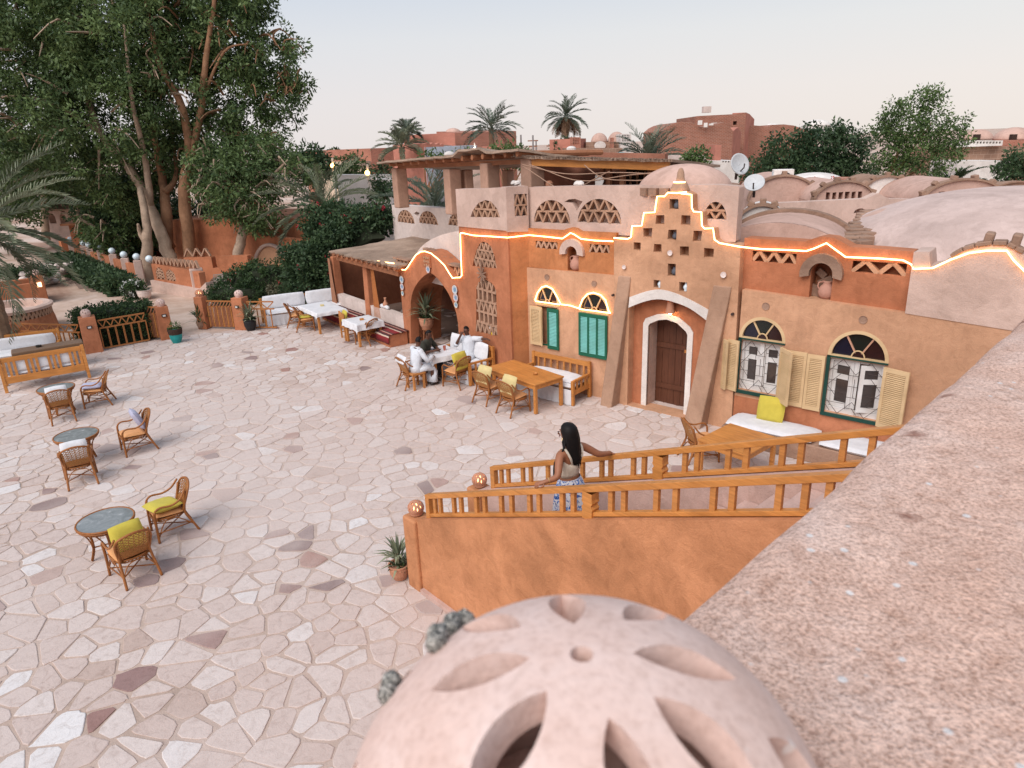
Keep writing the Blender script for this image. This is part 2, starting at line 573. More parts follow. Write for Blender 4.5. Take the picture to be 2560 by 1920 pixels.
# ================================================================== the setting
def dirt_mat():
 m, nt, b = nodes('sandy_dirt')
 co = _worldpos(nt)
 big = _noise(nt, 0.16, 5, 0.65, co, 0.6)
 mid = _noise(nt, 1.6, 6, 0.7, co, 0.5)
 fine = _noise(nt, 30, 3, 0.6, co)
 r = _ramp(nt, big.outputs['Fac'], [(0.36, (0.36, 0.22, 0.16)), (0.47, (0.50, 0.36, 0.28)), (0.62, (0.60, 0.47, 0.40))])
 r2 = _ramp(nt, mid.outputs['Fac'], [(0.3, (0.80, 0.76, 0.73)), (0.6, (1.06, 1.06, 1.06))])
 c = _mixc(nt, 0.8, r.outputs[0], r2.outputs[0], 'MULTIPLY')
 nt.links.new(c, b.inputs['Base Color'])
 b.inputs['Roughness'].default_value = 0.95
 b.inputs['Specular IOR Level'].default_value = 0.1
 ad = nt.nodes.new('ShaderNodeMath'); ad.operation = 'MULTIPLY_ADD'
 nt.links.new(fine.outputs['Fac'], ad.inputs[0]); ad.inputs[1].default_value = 0.3
 nt.links.new(mid.outputs['Fac'], ad.inputs[2])
 _bump(nt, b, ad.outputs[0], 0.5, 0.05)
 return m
def stone_mat():
 m, nt, b = nodes('flagstone')
 at_ = nt.nodes.new('ShaderNodeAttribute'); at_.attribute_name = 'tone'
 co = _worldpos(nt)
 base = _ramp(nt, at_.outputs['Fac'], [
  (0.0, (0.17, 0.10, 0.095)), (0.03, (0.24, 0.165, 0.16)), (0.055, (0.33, 0.165, 0.13)), (0.075, (0.46, 0.34, 0.285)),
  (0.13, (0.535, 0.42, 0.37)), (0.55, (0.585, 0.48, 0.432)), (0.82, (0.63, 0.55, 0.51)), (0.9, (0.66, 0.60, 0.57)), (1.0, (0.70, 0.67, 0.655))])
 mid = _noise(nt, 7, 6, 0.68, co, 1.2)
 fine = _noise(nt, 55, 4, 0.65, co)
 r2 = _ramp(nt, mid.outputs['Fac'], [(0.28, (0.70, 0.64, 0.61)), (0.48, (1, 1, 1)), (0.75, (1.12, 1.12, 1.13))])
 c = _mixc(nt, 0.85, base.outputs[0], r2.outputs[0], 'MULTIPLY')
 # blown dust lying over the trodden middle of the court
 dn = _noise(nt, 0.22, 4, 0.6, co, 0.3)
 dr = _ramp(nt, dn.outputs['Fac'], [(0.40, (0.05, 0.05, 0.05)), (0.60, (0.72, 0.72, 0.72))])
 c = _mixc(nt, dr.outputs[0], c, (0.585, 0.48, 0.432))
 sp = _ramp(nt, fine.outputs['Fac'], [(0.30, (0.80, 0.77, 0.75)), (0.45, (1, 1, 1)), (0.75, (1.05, 1.05, 1.05))])
 c = _mixc(nt, 0.6, c, sp.outputs[0], 'MULTIPLY')
 nt.links.new(c, b.inputs['Base Color'])
 b.inputs['Roughness'].default_value = 0.8
 b.inputs['Specular IOR Level'].default_value = 0.2
 ad = nt.nodes.new('ShaderNodeMath'); ad.operation = 'MULTIPLY_ADD'
 nt.links.new(fine.outputs['Fac'], ad.inputs[0]); ad.inputs[1].default_value = 0.3
 nt.links.new(mid.outputs['Fac'], ad.inputs[2])
 _bump(nt, b, ad.outputs[0], 0.45, 0.02)
 return m
DIRT = dirt_mat()
STONE = stone_mat()
MORTAR = stucco('pink_mortar', (0.50, 0.375, 0.305), var=0.12, grain=1.2, bump=0.6)
_mn = MORTAR.node_tree
_md = _ramp(_mn, _noise(_mn, 0.22, 4, 0.6, _worldpos(_mn), 0.3).outputs['Fac'], [(0.40, (0.05, 0.05, 0.05)), (0.60, (0.8, 0.8, 0.8))])
_mb = _mn.nodes['Principled BSDF']
_mn.links.new(_mixc(_mn, _md.outputs[0], _mb.inputs['Base Color'].links[0].from_socket, (0.575, 0.465, 0.412)), _mb.inputs['Base Color'])
# ground: one sheet to the horizon, a little uneven beyond the court
gm = MB()
gm.add([(-1500, -300, -0.03), (1500, -300, -0.03), (1500, 2600, -0.03), (-1500, 2600, -0.03)], [(0, 1, 2, 3)])
g = obj('ground', gm, DIRT); g['kind'] = 'structure'
_edge = [gp(-160, 905), gp(0, 890), gp(222, 876), gp(415, 848), gp(500, 834), gp(610, 822), gp(820, 764)]
CT = [(p.x, p.y) for p in _edge] + [(-3.2, 27.0), (7.5, 20.0), (9.5, 8.0), (6.0, 2.0), (-18, 2.0)]
CT[0] = (-18.0, CT[0][1])
cm = MB().prism(CT, -0.12, 0.0)
court = obj('courtyard', cm, MORTAR); court['kind'] = 'structure'
def in_poly(p, poly):
 x, y = p; c = False
 for i in range(len(poly)):
  x0, y0 = poly[i - 1]; x1, y1 = poly[i]
  if (y0 > y) != (y1 > y) and x < (x1 - x0) * (y - y0) / (y1 - y0) + x0:
   c = not c
 return c
def pixel(p):
 q = Vector(p) - Vector((0, 0, CAM_H))
 fw = q.dot(_fwd)
 if fw < 0.05:
  return None
 return (1280 + FOC * q.dot(_right) / fw, 960 + FOC * q.dot(_down) / fw)
def flagstones():
 rg = random.Random(3)
 sx, sy, th = 0.41, 0.285, rad(-14)
 ct, st = math.cos(th), math.sin(th)
 seeds = {}
 for i in range(-85, 86):
  for j in range(-100, 130):
   a = (i + 0.5 * (j % 2) + rg.uniform(-.40, .40)) * sx
   b = (j + rg.uniform(-.42, .42)) * sy
   seeds[(i, j)] = (a * ct - b * st, a * st + b * ct + 10)
 for k in list(seeds):
  if rg.random() < .15:
   del seeds[k]
 stones = []
 shrunk = [(x, y) for x, y in CT]
 for (i, j), (x, y) in seeds.items():
  if not in_poly((x, y), shrunk):
   continue
  px = pixel((x, y, 0))
  if px is None or px[0] < -120 or px[0] > 2350 or px[1] > 2050:
   continue
  poly = [(x - 1, y - 1), (x + 1, y - 1), (x + 1, y + 1), (x - 1, y + 1)]
  gap = rg.uniform(0.008, 0.026)
  for di in (-2, -1, 0, 1, 2):
   for dj in (-2, -1, 0, 1, 2):
    if di == dj == 0:
     continue
    s2 = seeds.get((i + di, j + dj))
    if s2 is None:
     continue
    dx, dy = s2[0] - x, s2[1] - y
    L = math.hypot(dx, dy)
    nx, ny = dx / L, dy / L
    lim = L / 2 - gap
    out = []
    for k in range(len(poly)):
     p, q = poly[k], poly[(k + 1) % len(poly)]
     dp = (p[0] - x) * nx + (p[1] - y) * ny - lim
     dq = (q[0] - x) * nx + (q[1] - y) * ny - lim
     if dp <= 0:
      out.append(p)
     if (dp < 0) != (dq < 0):
      t = dp / (dp - dq)
      out.append((p[0] + (q[0] - p[0]) * t, p[1] + (q[1] - p[1]) * t))
    poly = out
    if len(poly) < 3:
     break
   if len(poly) < 3:
    break
  if len(poly) < 3:
   continue
  # knock the corners off, wobble the edge
  q = []
  N = len(poly)
  for k in range(N):
   a, b = poly[k], poly[(k + 1) % N]
   if math.hypot(b[0] - a[0], b[1] - a[1]) < 0.05:
    q.append(((a[0] + b[0]) / 2, (a[1] + b[1]) / 2))
    continue
   u, v = rg.uniform(.08, .22), rg.uniform(.78, .92)
   q.append((a[0] + (b[0] - a[0]) * u, a[1] + (b[1] - a[1]) * u))
   q.append((a[0] + (b[0] - a[0]) * v, a[1] + (b[1] - a[1]) * v))
  q = [(p[0] + rg.uniform(-.016, .016), p[1] + rg.uniform(-.016, .016)) for p in q]
  if len(q) < 4:
   continue
  ar = abs(sum(q[k][0] * q[(k + 1) % len(q)][1] - q[(k + 1) % len(q)][0] * q[k][1] for k in range(len(q)))) / 2
  if ar < 0.008:
   continue
  h = rg.uniform(0.005, 0.013)
  t = rg.random()
  tone = 0.08 + 0.74 * t
  w = rg.random()
  near = y < 12.5
  if w < (0.06 if near else 0.03):
   tone = rg.uniform(0, 0.065)
  elif w > (0.90 if x < -1.5 and near else 0.965):
   tone = rg.uniform(0.86, 1.0)
  stones.append((x, y, q, h, tone, ar / math.hypot(x, y, 5) ** 3 * (1 if (px[0] > -20 and px[1] < 1930 and px[0] < 1750) else 0)))
 stones.sort(key=lambda s: -s[5])
 joined = MB(); jt = []
 for n, (x, y, q, h, tone, w) in enumerate(stones):
  tl = (rg.uniform(-.012, .012), rg.uniform(-.012, .012))
  N = len(q)
  vs = [(a - x, b - y, -0.004) for a, b in q]
  vs += [(a - x, b - y, h * .6) for a, b in q]
  vs += [((a - x) * .955, (b - y) * .955, h + (a - x) * tl[0] + (b - y) * tl[1]) for a, b in q]
  fs = []
  for r in (0, 1):
   fs += [(r * N + k, r * N + (k + 1) % N, (r + 1) * N + (k + 1) % N, (r + 1) * N + k) for k in range(N)]
  fs.append(tuple(range(2 * N, 3 * N)))
  # outline may run clockwise
  ar = sum(q[k][0] * q[(k + 1) % N][1] - q[(k + 1) % N][0] * q[k][1] for k in range(N))
  if ar < 0:
   fs = [f[::-1] for f in fs]
  if n < 300:
   me = MB().add(vs, fs).mesh('flagstone', STONE)
   a = me.attributes.new('tone', 'FLOAT', 'POINT')
   a.data.foreach_set('value', [tone] * len(vs))
   link('flagstone', me, court, (x, y, 0))
  else:
   joined.add([(v[0] + x, v[1] + y, v[2]) for v in vs], fs)
   jt += [tone] * len(vs)
 me = joined.mesh('flagstone_paving', STONE)
 a = me.attributes.new('tone', 'FLOAT', 'POINT')
 a.data.foreach_set('value', jt)
 o = link('flagstone_paving', me, court)
 o['kind'] = 'stuff'
flagstones()
# ================================================================== the guest house (facade plane P) and the arcade wing (plane T)
P = Frame(3.0, 15.3, -40)
T = Frame(0.03, 17.2, -53)
crop = {'c4': (1140, 580, .2049), 'cg': (960, 380, .2712), 'cs': (1500, 420, .208), 'c6': (1780, 780, .226),
  'cr': (1900, 580, .2984), 'cd': (1500, 640, .2653), 'ca': (800, 580, .1808), 'cw': (1660, 380, .4069)}
def Q(F, c, pts, d=0.0):
 x0, y0, s = crop[c]
 return [F.uz(x0 + x * s, y0 + y * s, d) for x, y in pts]
def q1(F, c, x, y, d=0.0):
 return Q(F, c, [(x, y)], d)[0]
UNIT = MB().box((0, 0, 0), (1, 1, 1)).mesh('lattice_brick', LATT)
def seg_clip(a, b, poly):
 """part of segment a-b inside a polygon (longest run)"""
 n = 40
 ins = [in_poly((a[0] + (b[0] - a[0]) * k / n, a[1] + (b[1] - a[1]) * k / n), poly) for k in range(n + 1)]
 best = None; k = 0
 while k <= n:
  if ins[k]:
   j = k
   while j < n and ins[j + 1]:
    j += 1
   if best is None or j - k > best[1] - best[0]:
    best = (k, j)
   k = j + 1
  else:
   k += 1
 if best is None or best[1] - best[0] < 4:
  return None
 f = lambda k: (a[0] + (b[0] - a[0]) * k / n, a[1] + (b[1] - a[1]) * k / n)
 return f(best[0]), f(best[1])
def lattice(parent, poly, y, rows, cw, thick=0.05, depth=0.14, kinds=None, name='lattice_window', mesh=None):
 """mud-brick claustra: rows of leaning bricks between flat courses; every brick an object"""
 us = [p[0] for p in poly]; zs = [p[1] for p in poly]
 u0, u1, z0, z1 = min(us), max(us), min(zs), max(zs)
 root = bpy.data.objects.new(name, None); COL.objects.link(root); root.parent = parent
 h = (z1 - z0) / rows
 def put(a, b, t):
  s = seg_clip(a, b, poly)
  if not s:
   return
  a, b = s
  L = math.hypot(b[0] - a[0], b[1] - a[1])
  o = link('lattice_brick', mesh or UNIT, root, ((a[0] + b[0]) / 2, y + depth / 2 + RNG.uniform(-.006, .012), (a[1] + b[1]) / 2),
     (0, -math.atan2(b[1] - a[1], b[0] - a[0]) + RNG.uniform(-.03, .03), 0), (L, depth, t * RNG.uniform(.9, 1.12)))
 for r in range(rows):
  za = z0 + r * h; zb = za + h
  if r:
   put((u0, za), (u1, za), thick * .95)
  k = kinds[r] if kinds else 'z'
  n = max(2, round((u1 - u0) / cw))
  w = (u1 - u0) / n
  if k == 'z':
   for i in range(n):
    put((u0 + i * w, za), (u0 + (i + .5) * w, zb), thick)
    put((u0 + (i + .5) * w, zb), (u0 + (i + 1) * w, za), thick)
  else:
   for i in range(n + 1):
    put((u0 + i * w, za), (u0 + i * w, zb), thick * 1.25)
 return root
def rect(u0, z0, u1, z1, j=0.008):
 r = RNG.uniform
 return [(u0 + r(-j, j), z0 + r(-j, j)), (u1 + r(-j, j), z0 + r(-j, j)), (u1 + r(-j, j), z1 + r(-j, j)), (u0 + r(-j, j), z1 + r(-j, j))]
def soft(o, w=0.03, seg=3):
 m = o.modifiers.new('rounded', 'BEVEL'); m.width = w; m.segments = seg; m.limit_method = 'ANGLE'; m.angle_limit = rad(50)
 return o
house = thing('guest_house', 'terracotta guest house with stepped gable over its door and arched shuttered windows', 'house',
    (P.o.x, P.o.y, 0), P.az)
def hp(name, mb, mat, parent=None, **k):
 return obj(name, mb, mat, parent or house, **k)
# ---- left wall with two green-shuttered windows
uL, uG0, uG1 = P.uz(1323, 640)[0], P.uz(1535, 640)[0], P.uz(1853, 640)[0]
zband = 3.06
wl = []
for tag_, x0, x1, hd, arcx, arcz, sil in (('a', 985, 1270, 862, 1105, 650, 1370), ('b', 1515, 1880, 950, 1675, 735, 1485)):
 a = q1(P, 'c4', x0, hd); b = q1(P, 'c4', x1, hd + (x1 - x0) * .165)
 top = q1(P, 'c4', arcx, arcz)[1]
 zs = (a[1] + b[1]) / 2
 wl.append((a[0] + .02, b[0] - .02, q1(P, 'c4', x0, sil)[1], zs, top))
holes = []
for (a, b, s, zs, top) in wl:
 holes.append((rect(a + .02, s + .02, b - .02, zs - .05, 0), 0.2))
 holes.append((arch((a + b) / 2, zs, b - a - .03, top - zs - .02, 14), 0.09))
lw = MB().panel([(uL - .1, -.05), (uG0 + .05, -.05), (uG0 + .05, zband + .02), (uL - .1, zband - .01)], holes, -0.05, 0.4)
hp('lower_wall', lw, TAN)
# ---- the orange band above it with two brick lattices and a jug niche
lat_a = [q1(P, 'c4', 970, 105), q1(P, 'c4', 1237, 215)]
lat_b = [q1(P, 'cg', 1897, 848), q1(P, 'cg', 2080, 945)]
ra = rect(lat_a[0][0], lat_a[1][1], lat_a[1][0], lat_a[0][1])
rb = rect(lat_b[0][0], lat_b[1][1] + .02, lat_b[1][0], lat_b[0][1])
nb = q1(P, 'c4', 1362, 478); nbr = q1(P, 'c4', 1497, 478); nt_ = q1(P, 'c4', 1425, 172)
niche = arch((nb[0] + nbr[0]) / 2, zband + .012, nbr[0] - nb[0], nt_[1] - zband - .012, 10, zs=nt_[1] - .16)
ztop = 4.0
bump_ = Q(P, 'cg', [(1645, 735), (1690, 705), (1730, 695), (1770, 703), (1815, 740)])
out = [(uL - .1, zband), (uG0 + .05, zband), (uG0 + .05, ztop + .03)] + [(u, max(z, ztop + .02)) for u, z in bump_[::-1]] + [(uL - .1, ztop + .02)]
hp('upper_band', MB().panel(out, [(ra, .2), (rb, .2), (niche, .3)], 0.0, 0.42), ORANGE)
lattice(house, ra, 0.0, 1, .19, .045, .13)
lattice(house, rb, 0.0, 1, .19, .045, .13)
def hood(parent, cx, zs, r_in, r_out, y0, y1, mat, a0=-8, a1=188, sz=1.0):
 m = MB()
 n = 14
 vs = []
 for k in range(n + 1):
  a = rad(a0 + (a1 - a0) * k / n)
  for r in (r_in, r_out):
   for y in (y0, y1):
    vs.append((cx + r * math.cos(a), y, zs + r * math.sin(a) * sz))
 fs = []
 for k in range(n):
  b = k * 4; c = b + 4
  fs += [(b, b + 2, c + 2, c), (b + 2, b + 3, c + 3, c + 2), (b + 1, c + 1, c + 3, b + 3), (b, c, c + 1, b + 1)]
 fs += [(0, 1, 3, 2), (n * 4, n * 4 + 2, n * 4 + 3, n * 4 + 1)]
 m.add(vs, fs)
 return obj('niche_hood', m, mat, parent)
nw = nbr[0] - nb[0]
hood(house, (nb[0] + nbr[0]) / 2, nt_[1] - .16, nw * .52, nw * .52 + .17, -0.09, 0.02, PINK)
# ---- pink parapet above, running on behind the gable
pz0 = P.uz(1321, 573)[1] - .03
pr = P.uz(1849, 462, -.1)
ph = []
for c0, c1, ct in ((1383, 1717, 443), (1785, 2188, 432)):
 a = q1(P, 'cg', c0, 648, -.1); b = q1(P, 'cg', c1, 660, -.1); t = q1(P, 'cg', (c0 + c1) / 2, ct, -.1)
 ph.append(arch((a[0] + b[0]) / 2, (a[1] + b[1]) / 2, b[0] - a[0], t[1] - (a[1] + b[1]) / 2, 16))
tri = Q(P, 'cg', [(1662, 460), (1700, 437), (1760, 432), (1830, 455), (1780, 538), (1735, 470)], -.1)
ga = Q(P, 'cs', [(1250, 490), (1520, 620), (1385, 405)], -.5)
e0, e1 = q1(P, 'cg', 1335, 325, -.1), q1(P, 'cg', 2200, 310, -.1)
zt0, zt1 = e0[1], e1[1]
out = [(uL - .05, pz0), (uG1 + .05, pz0), (pr[0], pz0 - .5), (pr[0], pr[1] - .03), (pr[0] - .5, pr[1]), (e1[0], zt1), ((e0[0] + e1[0]) / 2, (zt0 + zt1) / 2 + .012), (uL - .05, zt0)]
out = [(uL - .05, pz0), (pr[0], pz0), (pr[0], pr[1] - .03), (pr[0] - .5, pr[1]), (e1[0], zt1), ((e0[0] + e1[0]) / 2, (zt0 + zt1) / 2 + .012), (uL - .05, zt0)]
ga = Q(P, 'cs', [(1250, 490), (1520, 620), (1385, 405)], -.1)
gal = arch((ga[0][0] + ga[1][0]) / 2, ga[1][1], ga[1][0] - ga[0][0], ga[2][1] - ga[1][1], 12)
soft(hp('parapet', MB().panel(out, [(h, .22) for h in ph + [gal]] + [(tri, .2)], 0.10, 0.36), PINK), .035)
for h, cw in zip(ph + [gal], (.27, .27, .27)):
 lattice(house, h, 0.10, 2, cw, .045, .15)
# ---- stepped gable with square pigeon-holes
gpix = [(170, 1640), (170, 835), (340, 850), (382, 825), (388, 695), (505, 690), (532, 535), (662, 530), (690, 338), (780, 338),
  (820, 292), (1045, 285), (1108, 318), (1112, 480), (1130, 525), (1225, 528), (1232, 690), (1262, 728), (1365, 722), (1385, 860), (1440, 900), (1690, 938), (1690, 1640)]
gz = Q(P, 'cs', gpix, .14)
G0, G1 = gz[0][0], gz[-1][0]
gout = [(G0, -.05)] + gz[1:-1] + [(G1, -.05)]
gout = [(G0, -.05), (G1, -.05)] + gz[1:-1][::-1]
sq = [((835, 365), (943, 505)), ((667, 560), (773, 685)), ((970, 560), (1087, 695)), ((517, 716), (625, 842)), ((815, 738), (918, 870)),
  ((1113, 748), (1225, 887)), ((398, 885), (495, 997)), ((640, 908), (740, 1017)), ((957, 932), (1073, 1062)), ((1245, 957), (1368, 1082)),
  ((810, 1145), (912, 1303)), ((638, 1340), (728, 1452)), ((950, 1368), (1042, 1495))]
sqz = []
gh = []
for a, b in sq:
 (u0, z1), (u1, z0) = Q(P, 'cs', [a, b], .14)
 sqz.append(((u0 + u1) / 2, z0, u1 - u0, z1 - z0))
 gh.append((rect(u0 + .01, z0 + .005, u1 - .01, z1 - .005, .012), .26))
ain = Q(P, 'cd', [(275, 485), (400, 435), (540, 405), (680, 425), (850, 490), (1010, 605)], .14)
aout = Q(P, 'cd', [(285, 385), (430, 335), (560, 315), (700, 345), (880, 425), (1030, 510)], .14)
ain = [(p.x, p.y) for p in spline([(a[0], a[1], 0) for a in ain], 3)]
aout = [(p.x, p.y) for p in spline([(a[0], a[1], 0) for a in aout], 3)]
al, ar_ = ain[0][0], ain[-1][0]
opening = [(al, .02), (ar_, .02)] + ain[::-1]
gab = MB().panel(gout, gh + [(opening, 9)], -0.14, 0.3)
soft(hp('gable', gab, TAN), .015, 2)
m = MB()
n = len(ain)
vs = []
for i in range(n):
 for pnt in (ain[i], aout[i]):
  for y in (-0.175, -0.12):
   vs.append((pnt[0], y, pnt[1]))
fs = []
for k in range(n - 1):
 b = k * 4; c = b + 4
 fs += [(b, b + 2, c + 2, c), (b + 2, b + 3, c + 3, c + 2), (b + 1, c + 1, c + 3, b + 3), (b, c, c + 1, b + 1)]
fs += [(0, 1, 3, 2), ((n - 1) * 4, (n - 1) * 4 + 2, (n - 1) * 4 + 3, (n - 1) * 4 + 1)]
m.add(vs, [f[::-1] for f in fs])
hp('door_arch', m, WHITEP)
# red wall inside the porch arch, with the white door surround
dl, dr = 0.02, 1.25
dpath = [(dl, 0), (dl, 2.02), (dl + .06, 2.14), (dl + .35, 2.27), (.60, 2.31), (.90, 2.26), (dr - .08, 2.08), (dr, 1.96), (dr, 0)]
din = [(dl + .13, 0), (dl + .13, 1.97), (dl + .17, 2.03), (dl + .38, 2.14), (.60, 2.18), (.86, 2.13), (dr - .17, 1.97), (dr - .13, 1.9), (dr - .13, 0)]
dh = [(u, max(z, .005)) for u, z in din]
m = MB().panel([(al - .1, -.04), (ar_ + .1, -.04), (ar_ + .1, 2.95), (al - .1, 2.95)], [(dh[::-1], 9)], 0.10, 0.155)
hp('porch_wall', m, RED)
m = MB()
for i in range(len(din) - 1):
 a, b, c, d = din[i], din[i + 1], dpath[i + 1], dpath[i]
 m.add([(a[0], .07, a[1]), (b[0], .07, b[1]), (c[0], .07, c[1]), (d[0], .07, d[1]), (a[0], .14, a[1]), (b[0], .14, b[1]), (c[0], .14, c[1]), (d[0], .14, d[1])],
   [(0, 1, 2, 3), (3, 2, 6, 7), (1, 0, 4, 5)])
dfr = hp('door_surround', m, WHITEP)
m = MB()
for i in range(len(din) - 1):
 a, b = din[i], din[i + 1]
 m.add([(a[0], .10, a[1]), (b[0], .10, b[1]), (b[0], .52, b[1]), (a[0], .52, a[1])], [(0, 3, 2, 1)])
hp('door_reveal', m, PINK)
door = bpy.data.objects.new('door', None); COL.objects.link(door); door.parent = house
m = MB()
for k in range(6):
 u0 = dl + .12 + k * (dr - dl - .24) / 6; w = (dr - dl - .24) / 6
 b_ = MB().box((u0 + w / 2, .54 + RNG.uniform(0, .012), 1.11), (w - .008, .04, 2.24))
 obj('plank', b_, DOORW, door)
obj('cross_rail', MB().box((.64, .51, 1.45), (dr - dl - .3, .03, .12)), DOORW, door)
obj('cross_rail', MB().box((.64, .51, .45), (dr - dl - .3, .03, .12)), DOORW, door)
obj('bolt', MB().box((1.0, .49, 1.38), (.24, .03, .07)), PINE, door)
# ---- leaning buttresses
def buttress(b0, b1, d, t0, t1, zt):
 m = MB()
 z0 = -.03
 vs = [(b0, -d, z0), (b1, -d, z0), (b1 + .02, .1, z0), (b0, .1, z0), (t0, -.16, zt), (t1, -.16, zt), (t1, .1, zt + .02), (t0, .1, zt + .02)]
 m.add(vs, [(0, 3, 2, 1), (4, 5, 6, 7), (0, 1, 5, 4), (1, 2, 6, 5), (2, 3, 7, 6), (3, 0, 4, 7)])
 soft(hp('buttress', m, BUTT), .03)
def blp(px, py):
 u, y = P.loc(gp(px, py))
 return u
t0, t1 = P.uz(1545, 690, .16)[0], P.uz(1577, 692, .16)[0]
buttress(blp(1501, 1013), blp(1528, 1020), .50, t0, t1, P.uz(1560, 690, .16)[1])
t0, t1 = P.uz(1783, 714, .16)[0], P.uz(1829, 718, .16)[0]
r0 = P.loc(gp(1724, 1052)); r1 = P.loc(gp(1761, 1063))
buttress(r0[0], r1[0] + .02, .52, t0, t1, P.uz(1805, 715, .16)[1])
# ---- right wall: dado, two big windows, recessed red band
uE = P.uz(2263, 783, .1)[0]
zb0, zb1 = P.uz(1846, 723, .1)[1], P.uz(2263, 783, .1)[1]
W1 = dict(l=q1(P, 'c6', 300, 275, .1), r=q1(P, 'c6', 812, 352, .1), t=q1(P, 'c6', 550, 55, .1), b=q1(P, 'c6', 272, 862, .1))
W2 = dict(l=q1(P, 'c6', 1280, 460, .1), r=q1(P, 'c6', 1952, 582, .1), t=q1(P, 'c6', 1640, 208, .1), b=q1(P, 'c6', 1198, 1105, .1))
holes = []
for w in (W1, W2):
 w['u0'], w['u1'] = w['l'][0], w['r'][0]
 w['zs'] = (w['l'][1] + w['r'][1]) / 2
 w['z0'] = w['b'][1]
 holes.append((rect(w['u0'] + .05, w['z0'] + .03, w['u1'] - .05, w['zs'] - .05, 0), .25))
 holes.append((arch((w['u0'] + w['u1']) / 2, w['zs'], w['u1'] - w['u0'] - .06, w['t'][1] - w['zs'] - .03, 18), .08))
UR = 9.5
zd = min(W1['z0'], W2['z0']) - .005
out = [(G1, zd), (UR, zd), (UR, zb1 - .25), (uE, zb1), (G1, zb0)]
hp('side_wall', MB().panel(out, holes, -0.10, 0.4), TAN)
hp('red_dado', MB().panel([(G1, -.05), (UR, -.05), (UR, zd), (G1, zd)], (), -0.10, 0.4), RED)
top = Q(P, 'cr', [(1290, 165), (1000, 140), (760, 125), (690, 85), (620, 50), (530, 38), (450, 55), (380, 80), (200, 68), (0, 58)], -.06)
l1 = Q(P, 'cw', [(545, 607), (810, 690)], -.06); l2 = Q(P, 'cr', [(780, 232), (1220, 368)], -.06)
r1_ = rect(l1[0][0], l1[1][1], l1[1][0], l1[0][1]); r2_ = rect(l2[0][0], l2[1][1], l2[1][0], l2[0][1] - .01)
n0 = q1(P, 'cr', 408, 540, -.06); n1 = q1(P, 'cr', 590, 560, -.06); n2 = q1(P, 'cr', 520, 258, -.06)
nich = arch((n0[0] + n1[0]) / 2, min(zb0, zb1) + .04, n1[0] - n0[0], n2[1] - min(zb0, zb1) - .04, 12, zs=n2[1] - .2)
out = [(G1 - .1, min(zb0, zb1) - .02), (uE, min(zb0, zb1) - .02)] + top + [(G1 - .1, top[-1][1])]
band = MB().panel(out, [(r1_, .22), (r2_, .22), (nich, .35)], 0.06, 0.45)
hp('upper_band', band, RED)
UNIT2 = MB().box((0, 0, 0), (1, 1, 1)).mesh('lattice_brick', TAN)
lattice(house, r1_, 0.07, 1, .30, .065, .12, mesh=UNIT2)
lattice(house, r2_, 0.07, 1, .40, .075, .12, mesh=UNIT2)
nw = n1[0] - n0[0]
hood(house, (n0[0] + n1[0]) / 2, n2[1] - .2, nw * .54, nw * .54 + .17, -0.06, 0.08, MUD, -12, 192)
# pink curved parapet at the right end
pk = Q(P, 'cr', [(1290, 165), (1420, 165), (1430, 290), (1500, 280), (1600, 215), (1700, 160), (1800, 130), (1950, 105), (2075, 110), (2140, 150), (2212, 185)], .1)
ue = pk[-1][0]
out = [(uE, zb1), (UR, zb1 - .25), (UR, pk[-1][1] - 1.0), (ue + .6, pk[-1][1] - .45)] + pk[::-1]
soft(hp('end_parapet', MB().panel(out, (), -0.115, 0.5), PINK), .02)
rimp = [(u, z + .03) for u, z in pk[4:]]
for (a0, b0), (a1, b1) in zip(rimp, rimp[1:]):
 n_ = max(1, int((a1 - a0) / .28))
 for k in range(n_):
  s0, s1 = k / n_, (k + .94) / n_
  A_, B_ = (a0 + (a1 - a0) * s0, b0 + (b1 - b0) * s0), (a0 + (a1 - a0) * s1, b0 + (b1 - b0) * s1)
  soft(hp('mud_brick', MB().bar((A_[0], -.02, A_[1] + RNG.uniform(-.012, .012)), (B_[0], -.02, B_[1]), .26, .075, up=(0, 0, 1)), MUD), .015, 1)
for px_, py_ in ((1900, 80), (2130, 95)):
 u, z = q1(P, 'cr', px_, py_, .1)
 soft(hp('mud_brick', MB().bar((u, -.0, z - .12), (u + .03, -.02, z + .14), .13, .22, up=(0, 1, 0)), MUD), .02, 1)
# body of the house behind the facade
body = MB()
body.box(((uL + G0) / 2 - .3, 4.6, 1.75), (G0 - uL + 1.2, 7.6, 3.5))
body.box(((G0 + UR) / 2, 4.6, 1.6), (UR - G0, 7.8, 3.2))
hp('roof_deck', body, PINK)
